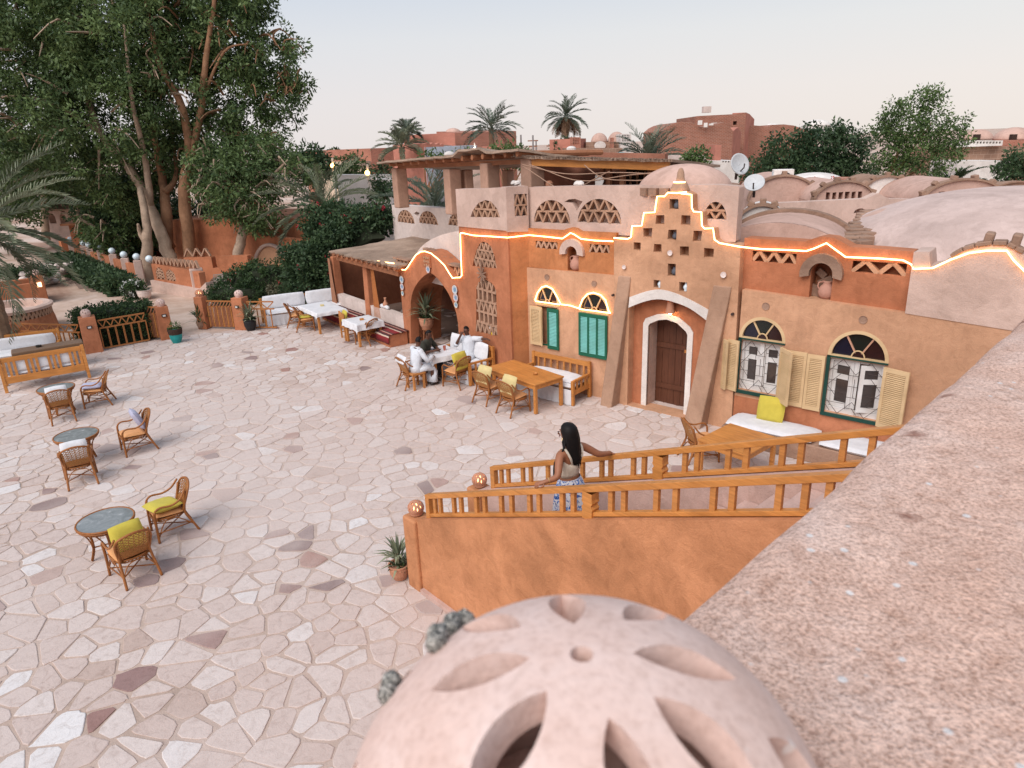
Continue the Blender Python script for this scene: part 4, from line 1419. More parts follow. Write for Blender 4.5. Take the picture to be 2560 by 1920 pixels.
def clay_lamp(loc, R, label, group, lit=False, hi=False):
 """pierced fired-clay globe"""
 from mathutils.geometry import delaunay_2d_cdt
 t = thing('clay_lamp', label, 'lamp', loc, RNG.uniform(0, 6) if not hi else 0, group)
 holes = []
 def petal(th, r0, r1, w, n=10):
  pts = []
  for k in range(n + 1):
   s = k / n
   pts.append((r0 + (r1 - r0) * s, w * math.sin(PI * s) ** .8))
  for k in range(n - 1, 0, -1):
   s = k / n
   pts.append((r0 + (r1 - r0) * s, -w * math.sin(PI * s) ** .8))
  c_, s_ = math.cos(th), math.sin(th)
  return [(x * c_ - y * s_, x * s_ + y * c_) for x, y in pts]
 def dot(th, r, w, n=10):
  return [(r * math.cos(th) + w * math.cos(2 * PI * k / n), r * math.sin(th) + w * math.sin(2 * PI * k / n)) for k in range(n)]
 holes.append(dot(0, 0, rad(2.6 if hi else 5)))
 if hi:
  for a, r0, r1, w in ((178, 11, 35, 4.6), (4, 11, 37, 4.6), (93, 11, 36, 4.6), (50, 18, 42, 4.6), (136, 18, 42, 4.6), (228, 12, 39, 5.2), (322, 17, 45, 5.6), (283, 16, 42, 4.6), (204, 42, 66, 6.2), (343, 42, 66, 6.5), (255, 44, 70, 6.4),
        (303, 50, 76, 6), (20, 48, 72, 6), (158, 48, 72, 6), (72, 50, 76, 6), (112, 50, 76, 6), (228, 62, 88, 6.5), (180, 62, 88, 6.5), (0, 76, 98, 6), (280, 74, 98, 6), (325, 74, 98, 6), (45, 76, 98, 6), (90, 80, 100, 6), (135, 76, 98, 6)):
   holes.append(petal(rad(a), rad(r0), rad(r1), rad(w * 1.02)))
 for k in range(0 if hi else 6):
  a = rad(60 * k + 30)
  holes.append(petal(a, rad(19), rad(50), rad(6.0), 10 if hi else 6))
  holes.append(petal(a + rad(30), rad(48), rad(88), rad(8.0), 10 if hi else 6))
  holes.append(petal(a, rad(66), rad(100), rad(7.0), 10 if hi else 6))
 V = []; E_ = []
 for h in holes:
  b = len(V)
  V += [Vector(p) for p in h]
  E_ += [(b + i, b + (i + 1) % len(h)) for i in range(len(h))]
 step = 4 if hi else 10
 TH = 128
 for th in range(step, TH + 1, step):
  n = max(6, int(2 * PI * math.sin(rad(min(th, 90))) / rad(step)))
  for k in range(n):
   a = 2 * PI * k / n + th
   p = (rad(th) * math.cos(a), rad(th) * math.sin(a))
   if any(in_poly(p, h) for h in holes):
    continue
   V.append(Vector(p))
 vo, eo, fo, *_ = delaunay_2d_cdt(V, E_, [], 0, 1e-5)
 m = MB()
 fs = []
 for f in fo:
  c = (sum(vo[i].x for i in f) / len(f), sum(vo[i].y for i in f) / len(f))
  if any(in_poly(c, h) for h in holes):
   continue
  fs.append(tuple(f))
 vs = []
 for p in vo:
  th = p.length; a = math.atan2(p.y, p.x)
  sq = 1 - .06 * max(0, math.cos(th))
  vs.append((R * math.sin(th) * math.cos(a), R * math.sin(th) * math.sin(a), R * math.cos(th) * sq))
 m.add(vs, fs)
 o = obj('globe', m, LAMPC if not lit else CLAY, t, smooth=True)
 sm = o.modifiers.new('t', 'SOLIDIFY'); sm.thickness = R * .15; sm.offset = -1
 es = o.modifiers.new('e', 'EDGE_SPLIT'); es.split_angle = rad(38)
 zb = -R * .62
 obj('foot', MB().lathe([(R * .80, zb - .02), (R * .84, zb + .01), (R * .76, zb + .05 * R / .15)], 20), CLAY if lit else LAMPC, t)
 if lit:
  obj('bulb', MB().lathe([(.001, -R * .6), (R * .5, -R * .36), (R * .62, 0), (R * .44, R * .44), (.001, R * .62)], 12), BULB, t)
 return t
def lamp_mat():
 m, nt, b = nodes('pale_fired_clay')
 co = _coord(nt)
 n = _noise(nt, 14, 4, 0.6, co); f = _noise(nt, 160, 3, 0.6, co)
 r = _ramp(nt, n.outputs['Fac'], [(0.3, (0.65, 0.455, 0.385)), (0.55, (0.70, 0.515, 0.45)), (0.75, (0.74, 0.58, 0.525))])
 big = _noise(nt, 5, 5, .65, co, 1.0)
 r2 = _ramp(nt, big.outputs['Fac'], [(.3, (.90, .87, .855)), (.5, (1, 1, 1)), (.7, (1.07, 1.08, 1.09))])
 c = _mixc(nt, .9, r.outputs[0], r2.outputs[0], 'MULTIPLY')
 r3 = _ramp(nt, f.outputs['Fac'], [(.34, (.86, .83, .81)), (.5, (1, 1, 1)), (.68, (1.06, 1.06, 1.06))])
 c = _mixc(nt, .8, c, r3.outputs[0], 'MULTIPLY')
 v = nt.nodes.new('ShaderNodeTexVoronoi'); v.inputs['Scale'].default_value = 32
 nt.links.new(co, v.inputs['Vector'])
 sp = nt.nodes.new('ShaderNodeSeparateColor'); nt.links.new(v.outputs['Color'], sp.inputs[0])
 pk = nt.nodes.new('ShaderNodeMath'); pk.operation = 'GREATER_THAN'; pk.inputs[1].default_value = .86; nt.links.new(sp.outputs[0], pk.inputs[0])
 wb = nt.nodes.new('ShaderNodeMath'); wb.operation = 'MULTIPLY_ADD'; wb.inputs[1].default_value = .5
 nt.links.new(_noise(nt, 60, 3, .6, co).outputs['Fac'], wb.inputs[0]); nt.links.new(v.outputs['Distance'], wb.inputs[2])
 ch = _ramp(nt, wb.outputs[0], [(.34, (.8, .8, .8)), (.41, (0, 0, 0))])
 ml = nt.nodes.new('ShaderNodeMath'); ml.operation = 'MULTIPLY'; nt.links.new(ch.outputs[0], ml.inputs[0]); nt.links.new(pk.outputs[0], ml.inputs[1])
 c = _mixc(nt, ml.outputs[0], c, (.72, .64, .60))
 nt.links.new(c, b.inputs['Base Color'])
 b.inputs['Roughness'].default_value = .85
 b.inputs['Specular IOR Level'].default_value = .25
 _bump(nt, b, f.outputs['Fac'], .45, .002)
 return m
LAMPC = lamp_mat()
near_lamp = clay_lamp((0.036, 0.337, 5.557), .162, 'large pale pierced clay globe lamp on the near parapet', None, hi=True)
def parapet_mat():
 m, nt, b = nodes('gritty_parapet_plaster')
 co = _worldpos(nt)
 big = _noise(nt, 3.2, 5, 0.65, co, .5)
 mid = _noise(nt, 26, 5, 0.7, co, .4)
 fine = _noise(nt, 170, 3, 0.65, co)
 r = _ramp(nt, big.outputs['Fac'], [(0.3, (0.58, 0.365, 0.28)), (0.5, (0.64, 0.43, 0.345)), (0.7, (0.69, 0.505, 0.43))])
 r2 = _ramp(nt, mid.outputs['Fac'], [(0.30, (0.76, 0.69, 0.64)), (0.47, (1, 1, 1)), (0.70, (1.18, 1.2, 1.2))])
 c = _mixc(nt, .9, r.outputs[0], r2.outputs[0], 'MULTIPLY')
 r3 = _ramp(nt, fine.outputs['Fac'], [(0.36, (0.62, 0.55, 0.51)), (0.5, (1, 1, 1)), (0.64, (1.28, 1.27, 1.26))])
 c = _mixc(nt, .85, c, r3.outputs[0], 'MULTIPLY')
 # lime chips and droppings, sparse
 v = nt.nodes.new('ShaderNodeTexVoronoi'); v.inputs['Scale'].default_value = 24.0
 nt.links.new(co, v.inputs['Vector'])
 wob = nt.nodes.new('ShaderNodeMath'); wob.operation = 'MULTIPLY_ADD'
 nt.links.new(mid.outputs['Fac'], wob.inputs[0]); wob.inputs[1].default_value = .22; nt.links.new(v.outputs['Distance'], wob.inputs[2])
 sepc = nt.nodes.new('ShaderNodeSeparateColor'); nt.links.new(v.outputs['Color'], sepc.inputs[0])
 pick = nt.nodes.new('ShaderNodeMath'); pick.operation = 'GREATER_THAN'; nt.links.new(sepc.outputs[0], pick.inputs[0]); pick.inputs[1].default_value = .58
 near_ = _ramp(nt, wob.outputs[0], [(0.205, (.9, .9, .9)), (0.275, (0, 0, 0))])
 mm = nt.nodes.new('ShaderNodeMath'); mm.operation = 'MULTIPLY'
 nt.links.new(near_.outputs[0], mm.inputs[0]); nt.links.new(pick.outputs[0], mm.inputs[1])
 c = _mixc(nt, mm.outputs[0], c, (0.70, 0.66, 0.64))
 # darker rust pits
 v2 = nt.nodes.new('ShaderNodeTexVoronoi'); v2.inputs['Scale'].default_value = 9.0
 nt.links.new(co, v2.inputs['Vector'])
 sep2 = nt.nodes.new('ShaderNodeSeparateColor'); nt.links.new(v2.outputs['Color'], sep2.inputs[0])
 pk2 = nt.nodes.new('ShaderNodeMath'); pk2.operation = 'GREATER_THAN'; nt.links.new(sep2.outputs[1], pk2.inputs[0]); pk2.inputs[1].default_value = .7
 wob2 = nt.nodes.new('ShaderNodeMath'); wob2.operation = 'MULTIPLY_ADD'
 nt.links.new(mid.outputs['Fac'], wob2.inputs[0]); wob2.inputs[1].default_value = .3; nt.links.new(v2.outputs['Distance'], wob2.inputs[2])
 n2 = _ramp(nt, wob2.outputs[0], [(0.25, (.8, .8, .8)), (0.40, (0, 0, 0))])
 m2 = nt.nodes.new('ShaderNodeMath'); m2.operation = 'MULTIPLY'
 nt.links.new(n2.outputs[0], m2.inputs[0]); nt.links.new(pk2.outputs[0], m2.inputs[1])
 c = _mixc(nt, m2.outputs[0], c, (0.25, 0.11, 0.075))
 nt.links.new(c, b.inputs['Base Color'])
 b.inputs['Roughness'].default_value = .9
 b.inputs['Specular IOR Level'].default_value = .2
 ad = nt.nodes.new('ShaderNodeMath'); ad.operation = 'MULTIPLY_ADD'
 nt.links.new(fine.outputs['Fac'], ad.inputs[0]); ad.inputs[1].default_value = .45
 nt.links.new(mid.outputs['Fac'], ad.inputs[2])
 _bump(nt, b, ad.outputs[0], .8, .014)
 return m
PARP = parapet_mat()
ter = thing('near_terrace', 'rough pink plastered terrace with wide gritty parapet beside the clay lamp', 'terrace', (.188, .772, 0), rad(44.2))
pm = MB()
from mathutils import noise as mnoise
prof = [(-.004, .2), (.0, 4.9), (.0, 5.30), (.008, 5.355), (.028, 5.387), (.06, 5.40), (.12, 5.402), (.20, 5.40), (.30, 5.402), (.42, 5.40), (.52, 5.396), (.56, 5.375), (.57, 5.32), (.57, 4.3)]
NL = 220
us = [-1.1 + 9.5 * (k / NL) ** 1.0 for k in range(NL + 1)]
for u in us:
 for i, (d, z) in enumerate(prof):
  w = mnoise.noise(Vector((u * 2.3, 3.1, 0))) * .016 + mnoise.noise(Vector((u * 7, 9.1, z))) * .007
  zz = z + (mnoise.noise(Vector((u * 4, d * 6, 1.7))) * .008 if z > 5 else 0)
  pm.v.append((u, -(-d - w if i < 6 else -d), zz))
np_ = len(prof)
for k in range(NL):
 for i in range(np_ - 1):
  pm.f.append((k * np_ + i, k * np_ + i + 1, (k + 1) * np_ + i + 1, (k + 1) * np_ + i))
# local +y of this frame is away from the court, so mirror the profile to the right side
pm.v = [(x, -y, z) for x, y, z in pm.v]
obj('parapet', pm, PARP, ter, smooth=True)
obj('terrace_floor', MB().box((3, -2.2, 4.25), (9.5, 3.3, .25)), STAIRIN, ter)
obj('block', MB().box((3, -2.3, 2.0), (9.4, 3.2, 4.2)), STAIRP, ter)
# ================================================================== rattan chairs and glass tables
def rattan_chair(name, label, group, cushion, style='arm'):
 """local: front is +y, origin on the ground"""
 t = thing(name, label, 'chair', (0, 0, 0), 0, group)
 r = .017
 for s in (-1, 1):
  # front leg sweeping up into the arm and back to the top of the backrest
  fl = spline([(s * .27, .26, 0), (s * .265, .255, .22), (s * .265, .25, .42), (s * .275, .235, .555), (s * .285, .15, .615), (s * .29, -.02, .60), (s * .275, -.17, .66), (s * .235, -.28, .80)], 4)
  obj('arm', MB().tube(fl[12:], r, 7), RATTAN, t, smooth=True)
  obj('leg', MB().tube(fl[:13], r * 1.25, 7), RATTAN, t, smooth=True)
  bl = spline([(s * .25, -.37, 0), (s * .235, -.30, .17), (s * .22, -.22, .36), (s * .21, -.23, .50), (s * .215, -.28, .74)], 4)
  obj('leg', MB().tube(bl, r * 1.2, 7), RATTAN, t, smooth=True)
  st = MB()
  st.tube([(s * .265, .24, .17), (s * .235, -.29, .17)], .011, 5)
  st.tube(spline([(s * .262, .24, .10), (s * .255, .14, .30), (s * .25, .02, .37), (s * .245, -.12, .31), (s * .24, -.31, .13)], 4), .009, 5)
  obj('stretcher', st, RATTAN, t, smooth=True)
 x = MB()
 x.tube([(-.26, .24, .13), (.24, -.30, .17)], .011, 5)
 x.tube([(.26, .24, .13), (-.24, -.30, .17)], .011, 5)
 x.tube(spline([(-.262, .25, .12), (-.15, .255, .32), (0, .255, .37), (.15, .255, .32), (.262, .25, .12)], 4), .009, 5)
 x.tube(spline([(-.24, -.31, .15), (-.14, -.26, .31), (0, -.25, .35), (.14, -.26, .31), (.24, -.31, .15)], 4), .009, 5)
 obj('cross_stretcher', x, RATTAN, t, smooth=True)
 sf = MB().tube(chaikin([(-.27, .26, .385), (.27, .26, .385), (.225, -.235, .385), (-.225, -.235, .385)], 2), .017, 6, closed=True)
 sf.tube(chaikin([(-.265, .255, .345), (.265, .255, .345), (.22, -.23, .345), (-.22, -.23, .345)], 2), .010, 5, closed=True)
 obj('seat_frame', sf, RATTAN, t, smooth=True)
 # basket rim below the seat
 lat = MB()
 ring = chaikin([(-.267, .257), (.267, .257), (.222, -.232), (-.222, -.232)], 3)
 n = len(ring)
 for i in range(0, n):
  a, b = ring[i], ring[(i + 1) % n]
  lat.tube([(a[0], a[1], .347), (b[0], b[1], .383)], .005, 3, cap=False)
  lat.tube([(a[0], a[1], .383), (b[0], b[1], .347)], .005, 3, cap=False)
 lat.add([(-.25, .24, .37), (.25, .24, .37), (.21, -.22, .37), (-.21, -.22, .37)], [(0, 1, 2, 3)])
 o = obj('seat_weave', lat, RATTANL, t); o['kind'] = 'stuff'
 # back: hoop and diagonal weave on a curved surface
 H0, H1, wb, wt = .42, .86, .215, .27
 def back(u, v):
  w = wb + (wt - wb) * v
  hmax = H1 - .10 * u * u
  return Vector((u * w, -.225 - .115 * v - .05 * (1 - u * u) * v + .03 * u * u, H0 + (hmax - H0) * v))
 hoop = [back(-1, 0), back(-1, .3), back(-1, .65), back(-.93, .9), back(-.75, 1), back(-.4, 1), back(0, 1), back(.4, 1), back(.75, 1), back(.93, .9), back(1, .65), back(1, .3), back(1, 0)]
 bf = MB().tube(spline(hoop, 3), .019, 7)
 bf.tube([back(k / 6, .04) for k in range(-6, 7)], .013, 6)
 obj('back_frame', bf, RATTAN, t, smooth=True)
 wv = MB()
 NS = 8
 for k in range(-NS, NS + 1):
  for sg in (-1, 1):
   pts = []
   for j in range(9):
    v = .04 + .94 * j / 8
    u = k * (2.0 / NS) * .95 + sg * (v - .5) * 2.0
    if abs(u) <= 1.0:
     pts.append(back(u, v))
   if len(pts) > 1:
    wv.tube(pts, .0065, 3, cap=False)
 for k in range(-3, 4):
  wv.tube([back(k / 3.6, .04 + .94 * j / 5) for j in range(6)], .006, 3, cap=False)
 # close weave at the foot of the back
 band = [[back(u / 8, v) for u in range(-8, 9)] for v in (.03, .2, .34)]
 for a, b in zip(band, band[1:]):
  for i in range(16):
   wv.add([a[i], a[i + 1], b[i + 1], b[i]], [(0, 1, 2, 3)])
 o = obj('back_weave', wv, RATTANL, t); o['kind'] = 'stuff'
 cu = pad(.50, .46, .085)
 obj('cushion', cu, cushion, t, smooth=True, loc=(0, .025, .425), rot=(rad(3), 0, 0))
 return t
def pad(w, d, h, n=10, puff=.35, sag=0.0):
 """soft cushion: pillow-shaped grid closed round the edge"""
 m = MB()
 for sgn in (1, -1):
  for j in range(n + 1):
   for i in range(n + 1):
    u, v = 2 * i / n - 1, 2 * j / n - 1
    e = (1 - abs(u) ** 4) * (1 - abs(v) ** 4)
    k = 1 - .05 * (1 - abs(v) ** 2) * 0
    rr = RNG.uniform(-.004, .004)
    m.v.append((u * w / 2 * (1 - .05 * v * v), v * d / 2 * (1 - .05 * u * u), sgn * h / 2 * (e ** puff) + rr * (abs(u) < 1 and abs(v) < 1) - sag * (1 - u * u) * (1 - v * v)))
 N = (n + 1) ** 2
 for s, o in ((1, 0), (-1, N)):
  for j in range(n):
   for i in range(n):
    a = o + j * (n + 1) + i
    f = (a, a + 1, a + n + 2, a + n + 1)
    m.f.append(f if s > 0 else f[::-1])
 return m
def pillow(label, loc, rot, mat, w=.46, d=.46, h=.15, group=None, name='pillow'):
 o = obj(name, pad(w, d, h, 12, .5), mat, None, smooth=True, loc=loc, rot=rot)
 return tag(o, label, 'pillow', group)
CG = 'rattan armchairs around the court'
first = rattan_chair('rattan_chair', 'rattan armchair with its back to the viewer at the nearest glass table', CG, PEACH)
def chair_at(pix_back, pix_front, label, src=None, dy=0.0):
 """pix_back / pix_front: pixels where the two rear and two front feet stand"""
 B = sum((gp(*p) for p in pix_back), Vector()) / len(pix_back)
 F_ = sum((gp(*p) for p in pix_front), Vector()) / len(pix_front)
 d = F_ - B
 yaw = math.atan2(d.y, d.x) - PI / 2
 c = (B + F_) / 2
 m = Matrix.Rotation(yaw, 3, 'Z')
 c = c + m @ Vector((0, .055 + dy, 0))
 o = src if src is not None else copy_tree(first)
 o.location = (c.x, c.y, .012); o.rotation_euler = (0, 0, yaw)
 o['label'] = label
 return o
def z1(x, y): return (120 + x * .2049, 1160 + y * .2049)
def z2(x, y): return (80 + x * .2049, 920 + y * .2049)
def z3(x, y): return (960 + x * .2441, 820 + y * .2441)
def z5(x, y): return (960 + x * .13863, 800 + y * .13863)
def z6(x, y): return (360 + x * .22904, 480 + y * .22904)
def za(x, y): return (800 + x * .1808, 580 + y * .1808)
def z0(x, y): return (x * .23508, 660 + y * .23508)
chA = chair_at([z1(945, 1560), z1(1400, 1345)], [z1(745, 1390), z1(1235, 1165)], first['label'], first)
chB = chair_at([z1(1822, 805), z1(1752, 668)], [z1(1368, 988), z1(1285, 800)], 'rattan armchair right of the nearest glass table, yellow pillow on its seat')
chC = chair_at([z2(440, 1505), z2(828, 1412)], [z2(398, 1388), z2(820, 1278)], 'rattan armchair with empty lattice back pushed up to the middle glass table')
chD = chair_at([z2(1512, 995), z2(1503, 908)], [z2(1147, 1087), z2(1125, 1010)], 'rattan armchair with lavender pillow propped upright, right of the middle glass table')
chE = chair_at([z2(250, 712), z2(545, 643)], [z2(206, 642), z2(546, 565)], 'rattan armchair with its back to the viewer at the farthest glass table')
chF = chair_at([z2(955, 460), z2(1022, 388)], [z2(655, 503), z2(738, 423)], 'rattan armchair with lavender pillow flat on its seat, right of the farthest glass table')
chG = chair_at([z5(255, 1197), z5(402, 1282)], [z5(725, 1197), z5(600, 1118)], 'rattan armchair with white cloth on its back behind the man in white')
chH = chair_at([z5(1360, 1275), z5(1602, 1182)], [z5(1112, 1195), z5(1330, 1120)], 'empty rattan armchair with mustard pillow on its back at the long white clothed table')
chI = chair_at([z5(1650, 1482), z5(1862, 1560)], [z5(1920, 1390), z5(2090, 1460)], 'left of two rattan armchairs with pale pillows at the bare orange table')
chJ = chair_at([z3(1165, 876), z3(1300, 926)], [z3(1330, 805), z3(1482, 866)], 'right of two rattan armchairs with pale pillows at the bare orange table, nearest the viewer')
chK = chair_at([z6(1575, 1475), z6(1632, 1492)], [z6(1700, 1440), z6(1760, 1460)], 'left of two small rattan chairs facing the far white clothed table')
chL = chair_at([z6(1685, 1512), z6(1716, 1532)], [z6(1800, 1490), z6(1866, 1512)], 'right of two small rattan chairs facing the far white clothed table, yellow seat pad')
chM = chair_at([za(640, 1570), za(770, 1612)][::-1], [za(780, 1500), za(920, 1570)][:0] or [za(560, 1500), za(690, 1520)], 'round backed cane chair in front of the middle white clothed table')
chN = chair_at([(1695, 1148), (1735, 1120)], [(1758, 1170), (1790, 1140)], 'fan backed cane chair behind the stair railing at the square orange table')
# the pair by the far table look at it, the round-backed one too
for o, yaw in ((chK, -75), (chL, -75), (chM, 58), (chN, -80)):
 o.rotation_euler = (0, 0, rad(yaw))
def on_chair(o, p, rx, ry, rz, label, mat, **k):
 m = Matrix.Rotation(o.rotation_euler.z, 4, 'Z')
 q = Vector(o.location) + m @ Vector(p)
 e = (m @ Euler((rx, ry, rz)).to_matrix().to_4x4()).to_euler()
 return pillow(label, q, e, mat, **k)
UPR = rad(68)
on_chair(chA, (0, -.10, .68), UPR, 0, 0, 'yellow pillow standing against the back of the nearest rattan chair', YELLOW)
on_chair(chB, (-.02, .06, .535), rad(4), rad(4), rad(12), 'yellow pillow lying flat on the seat of a rattan chair', YELLOW, w=.5, d=.5, h=.13)
on_chair(chD, (0, -.13, .70), UPR, 0, 0, 'lavender pillow propped against a rattan chair back', LAVEN)
on_chair(chF, (0, .06, .52), rad(3), 0, rad(5), 'lavender pillow lying flat on the seat of the rattan chair farthest back', LAVEN, h=.10)
on_chair(chC, (0, -.11, .66), UPR, 0, 0, 'white pillow behind the lattice back of the chair at the middle glass table', WHITEF, h=.10)
on_chair(chE, (0, -.11, .66), UPR, 0, 0, 'white pillow behind the lattice back of the chair at the farthest glass table', WHITEF, h=.10)
on_chair(chG, (0, -.30, .80), rad(60), 0, 0, 'white cloth folded over the back of the seated man’s rattan chair', WHITEF, w=.5, d=.22, h=.07, name='folded_cloth')
on_chair(chH, (0, -.18, .72), UPR, 0, 0, 'mustard pillow over the back of the empty chair at the long white table', YELLOW, w=.52, h=.12)
PALEY = fabric('pale_yellow_cushion', (0.62, 0.50, 0.24))
on_chair(chI, (0, -.16, .72), UPR, 0, 0, 'pale yellow pillow in the left chair of the bare orange table', PALEY)
on_chair(chJ, (0, -.16, .72), UPR, 0, 0, 'pale yellow pillow in the right chair of the bare orange table', PALEY)
on_chair(chL, (0, .02, .50), 0, 0, 0, 'yellow seat pillow on the small rattan chair at the far white table', YELLOW, h=.08)
# ---- round glass tables
def glass_mat():
 m, nt, b = nodes('dusty_table_glass')
 n = _noise(nt, 5, 5, .65, _coord(nt), 1.0)
 r = _ramp(nt, n.outputs['Fac'], [(.3, (.16, .17, .165)), (.55, (.25, .26, .255)), (.72, (.40, .40, .39))])
 nt.links.new(r.outputs[0], b.inputs['Base Color'])
 rr = _ramp(nt, n.outputs['Fac'], [(.3, (.06, .06, .06)), (.75, (.32, .32, .32))])
 nt.links.new(rr.outputs[0], b.inputs['Roughness'])
 b.inputs['Specular IOR Level'].default_value = .6
 return m
TGLASS = glass_mat()
def round_table(label):
 t = thing('glass_table', label, 'table', (0, 0, 0), 0, 'round glass topped rattan tables')
 R_, H_ = .40, .64
 obj('glass_top', MB().lathe([(.001, H_ - .012), (R_ - .012, H_ - .012), (R_ - .012, H_), (.001, H_)], 40), TGLASS, t, smooth=False)
 rim = MB()
 for rr, zz, th in ((R_, H_ - .004, .016), (R_ - .004, H_ - .034, .014), (R_ - .03, H_ - .075, .010)):
  rim.tube([(rr * math.cos(2 * PI * k / 36), rr * math.sin(2 * PI * k / 36), zz) for k in range(36)], th, 6, closed=True)
 obj('rim', rim, RATTAN, t, smooth=True)
 pg = MB()
 for k in range(30):
  a = 2 * PI * k / 30
  pg.tube([(R_ * .985 * math.cos(a), R_ * .985 * math.sin(a), H_ - .03), (R_ * .94 * math.cos(a + .06), R_ * .94 * math.sin(a + .06), H_ - .075)], .007, 4)
 o = obj('rim_pegs', pg, RATTAN, t); o['kind'] = 'stuff'
 for k in range(4):
  a = PI / 2 * k + .5
  def c(r, da, z): return (r * math.cos(a + da), r * math.sin(a + da), z)
  m = MB()
  m.tube(spline([c(.30, 0, 0), c(.24, 0, .2), c(.25, 0, .42), c(.36, 0, H_ - .05)], 4), .019, 7)
  m.tube(spline([c(.305, .05, .02), c(.25, .12, .22), c(.28, .3, .42), c(.37, .45, H_ - .05)], 4), .011, 5)
  m.tube(spline([c(.305, -.05, .02), c(.25, -.12, .22), c(.28, -.3, .42), c(.37, -.45, H_ - .05)], 4), .011, 5)
  obj('leg', m, RATTAN, t, smooth=True)
 s = MB()
 for k in range(2):
  a = PI / 2 * k + .5
  s.tube([(.25 * math.cos(a), .25 * math.sin(a), .22), (-.25 * math.cos(a), -.25 * math.sin(a), .22)], .012, 5)
 obj('stretcher', s, RATTAN, t, smooth=True)
 return t
t1 = round_table('round glass topped rattan table nearest the viewer')
c = gp(*z1(700, 690), .64); t1.location = (c.x, c.y, .012); t1.scale = (1.02, 1.02, 1)
t2 = copy_tree(t1); c = gp(*z2(538, 820), .64); t2.location = (c.x, c.y, .012); t2.rotation_euler = (0, 0, .7); t2['label'] = 'round glass topped rattan table, middle of the three on the left'
t3 = copy_tree(t1); c = gp(*z2(290, 245), .64); t3.location = (c.x, c.y, .012); t3.rotation_euler = (0, 0, 1.3); t3['label'] = 'round glass topped rattan table closest to the pine settle'
# ================================================================== rectangular tables and cloths
def plank_table(name, label, pA, pB, pC, pD, h, mat, group='dining tables', leg=.075, top=.035, apron=.10, overhang=.02):
 """corners as seen on the table top, in order; builds the mean rectangle"""
 pts = [gp(*p, h) for p in (pA, pB, pC, pD)]
 c = sum(pts, Vector()) / 4
 e = ((pts[1] - pts[0]) + (pts[2] - pts[3])) / 2
 f = ((pts[3] - pts[0]) + (pts[2] - pts[1])) / 2
 L, Wd = e.length, f.length
 az = math.atan2(e.y, e.x)
 t = thing(name, label, 'table', (c.x, c.y, .012), az, group)
 H_ = h - .012
 obj('tabletop', MB().box((0, 0, H_ - top / 2), (L, Wd, top)), mat, t, bevel=.006)
 for sx in (-1, 1):
  for sy in (-1, 1):
   obj('leg', MB().box((sx * (L / 2 - leg / 2 - overhang), sy * (Wd / 2 - leg / 2 - overhang), (H_ - top) / 2), (leg, leg, H_ - top)), mat, t, bevel=.006)
 a = MB()
 for sy in (-1, 1):
  a.box((0, sy * (Wd / 2 - overhang - .02), H_ - top - apron / 2), (L - 2 * leg - 2 * overhang, .022, apron))
 for sx in (-1, 1):
  a.box((sx * (L / 2 - overhang - .02), 0, H_ - top - apron / 2), (.022, Wd - 2 * leg - 2 * overhang, apron))
 obj('apron', a, mat, t)
 return t, L, Wd, az, c
def cloth(name, label, L, Wd, az, c, h, drop, mat, tip=.10, group='white tablecloths'):
 """cloth lying on a table, hanging in shallow folds with longer corners"""
 m = MB()
 n = 44
 # parametrised by distance beyond the edge
 xs = np.linspace(-L / 2 - drop, L / 2 + drop, n); ys = np.linspace(-Wd / 2 - drop, Wd / 2 + drop, n)
 for y in ys:
  for x in xs:
   ox = max(0, abs(x) - L / 2); oy = max(0, abs(y) - Wd / 2)
   sx = math.copysign(1, x); sy = math.copysign(1, y)
   px, py = max(-L / 2, min(L / 2, x)), max(-Wd / 2, min(Wd / 2, y))
   d = math.hypot(ox, oy) if ox and oy else ox + oy
   z = h + .006 - max(0, d - .012)
   out = .012 + .04 * min(1, d / max(drop, .01))
   w = .014 * math.sin((px + py) * 17 + 1.3) * min(1, d / .12)
   if ox or oy:
    k = math.hypot(ox, oy)
    px += (ox / k) * (out + w) * sx; py += (oy / k) * (out + w) * sy
    if ox and oy:
     px += sx * .03; py += sy * .03
   else:
    z += .0015 * math.sin(x * 23) * math.sin(y * 19)
   m.v.append((px, py, z))
 for j in range(n - 1):
  for i in range(n - 1):
   a = j * n + i
   m.f.append((a, a + 1, a + n + 1, a + n))
 o = obj(name, m, mat, None, smooth=True, loc=(c.x, c.y, .012), rot=(0, 0, az))
 return tag(o, label, 'tablecloth', group)
plank_table('dining_table', 'large bare orange wooden table in front of the green shuttered windows', z3(1325, 325), z3(1845, 490), z3(1545, 590), z3(1040, 400), .75, PINEX)
# square orange table behind the stair railing
plank_table('dining_table', 'bare orange wooden table seen through the far stair railing', (1824, 1058), (1947, 1093), (1867, 1140), (1745, 1097), .75, PINEX)
tM, L_, W_, az_, c_ = plank_table('dining_table', 'long table under a white cloth where three men sit', z5(1050, 458), z5(1420, 560), z5(870, 715), z5(640, 545), .75, PINE)
cloth('tablecloth', 'white cloth on the long table where the men sit', L_, W_, az_, c_, .745, .16, WHITEF)
tW, L_, W_, az_, c2_ = plank_table('dining_table', 'small table under a hanging white cloth before the kilim bench', za(645, 1150), za(850, 1215), za(520, 1298), za(345, 1212), .75, PINE)
cloth('tablecloth', 'white cloth with long corners on the small table before the kilim bench', L_, W_, az_, c2_, .745, .22, WHITEF)
tF, L_, W_, az_, c3_ = plank_table('dining_table', 'far table under a white cloth beside the white settle', z6(1950, 1195), z6(2155, 1255), z6(1930, 1350), z6(1720, 1240), .75, PINE)
cloth('tablecloth', 'white cloth on the far table beside the white settle', L_, W_, az_, c3_, .745, .14, WHITEF)
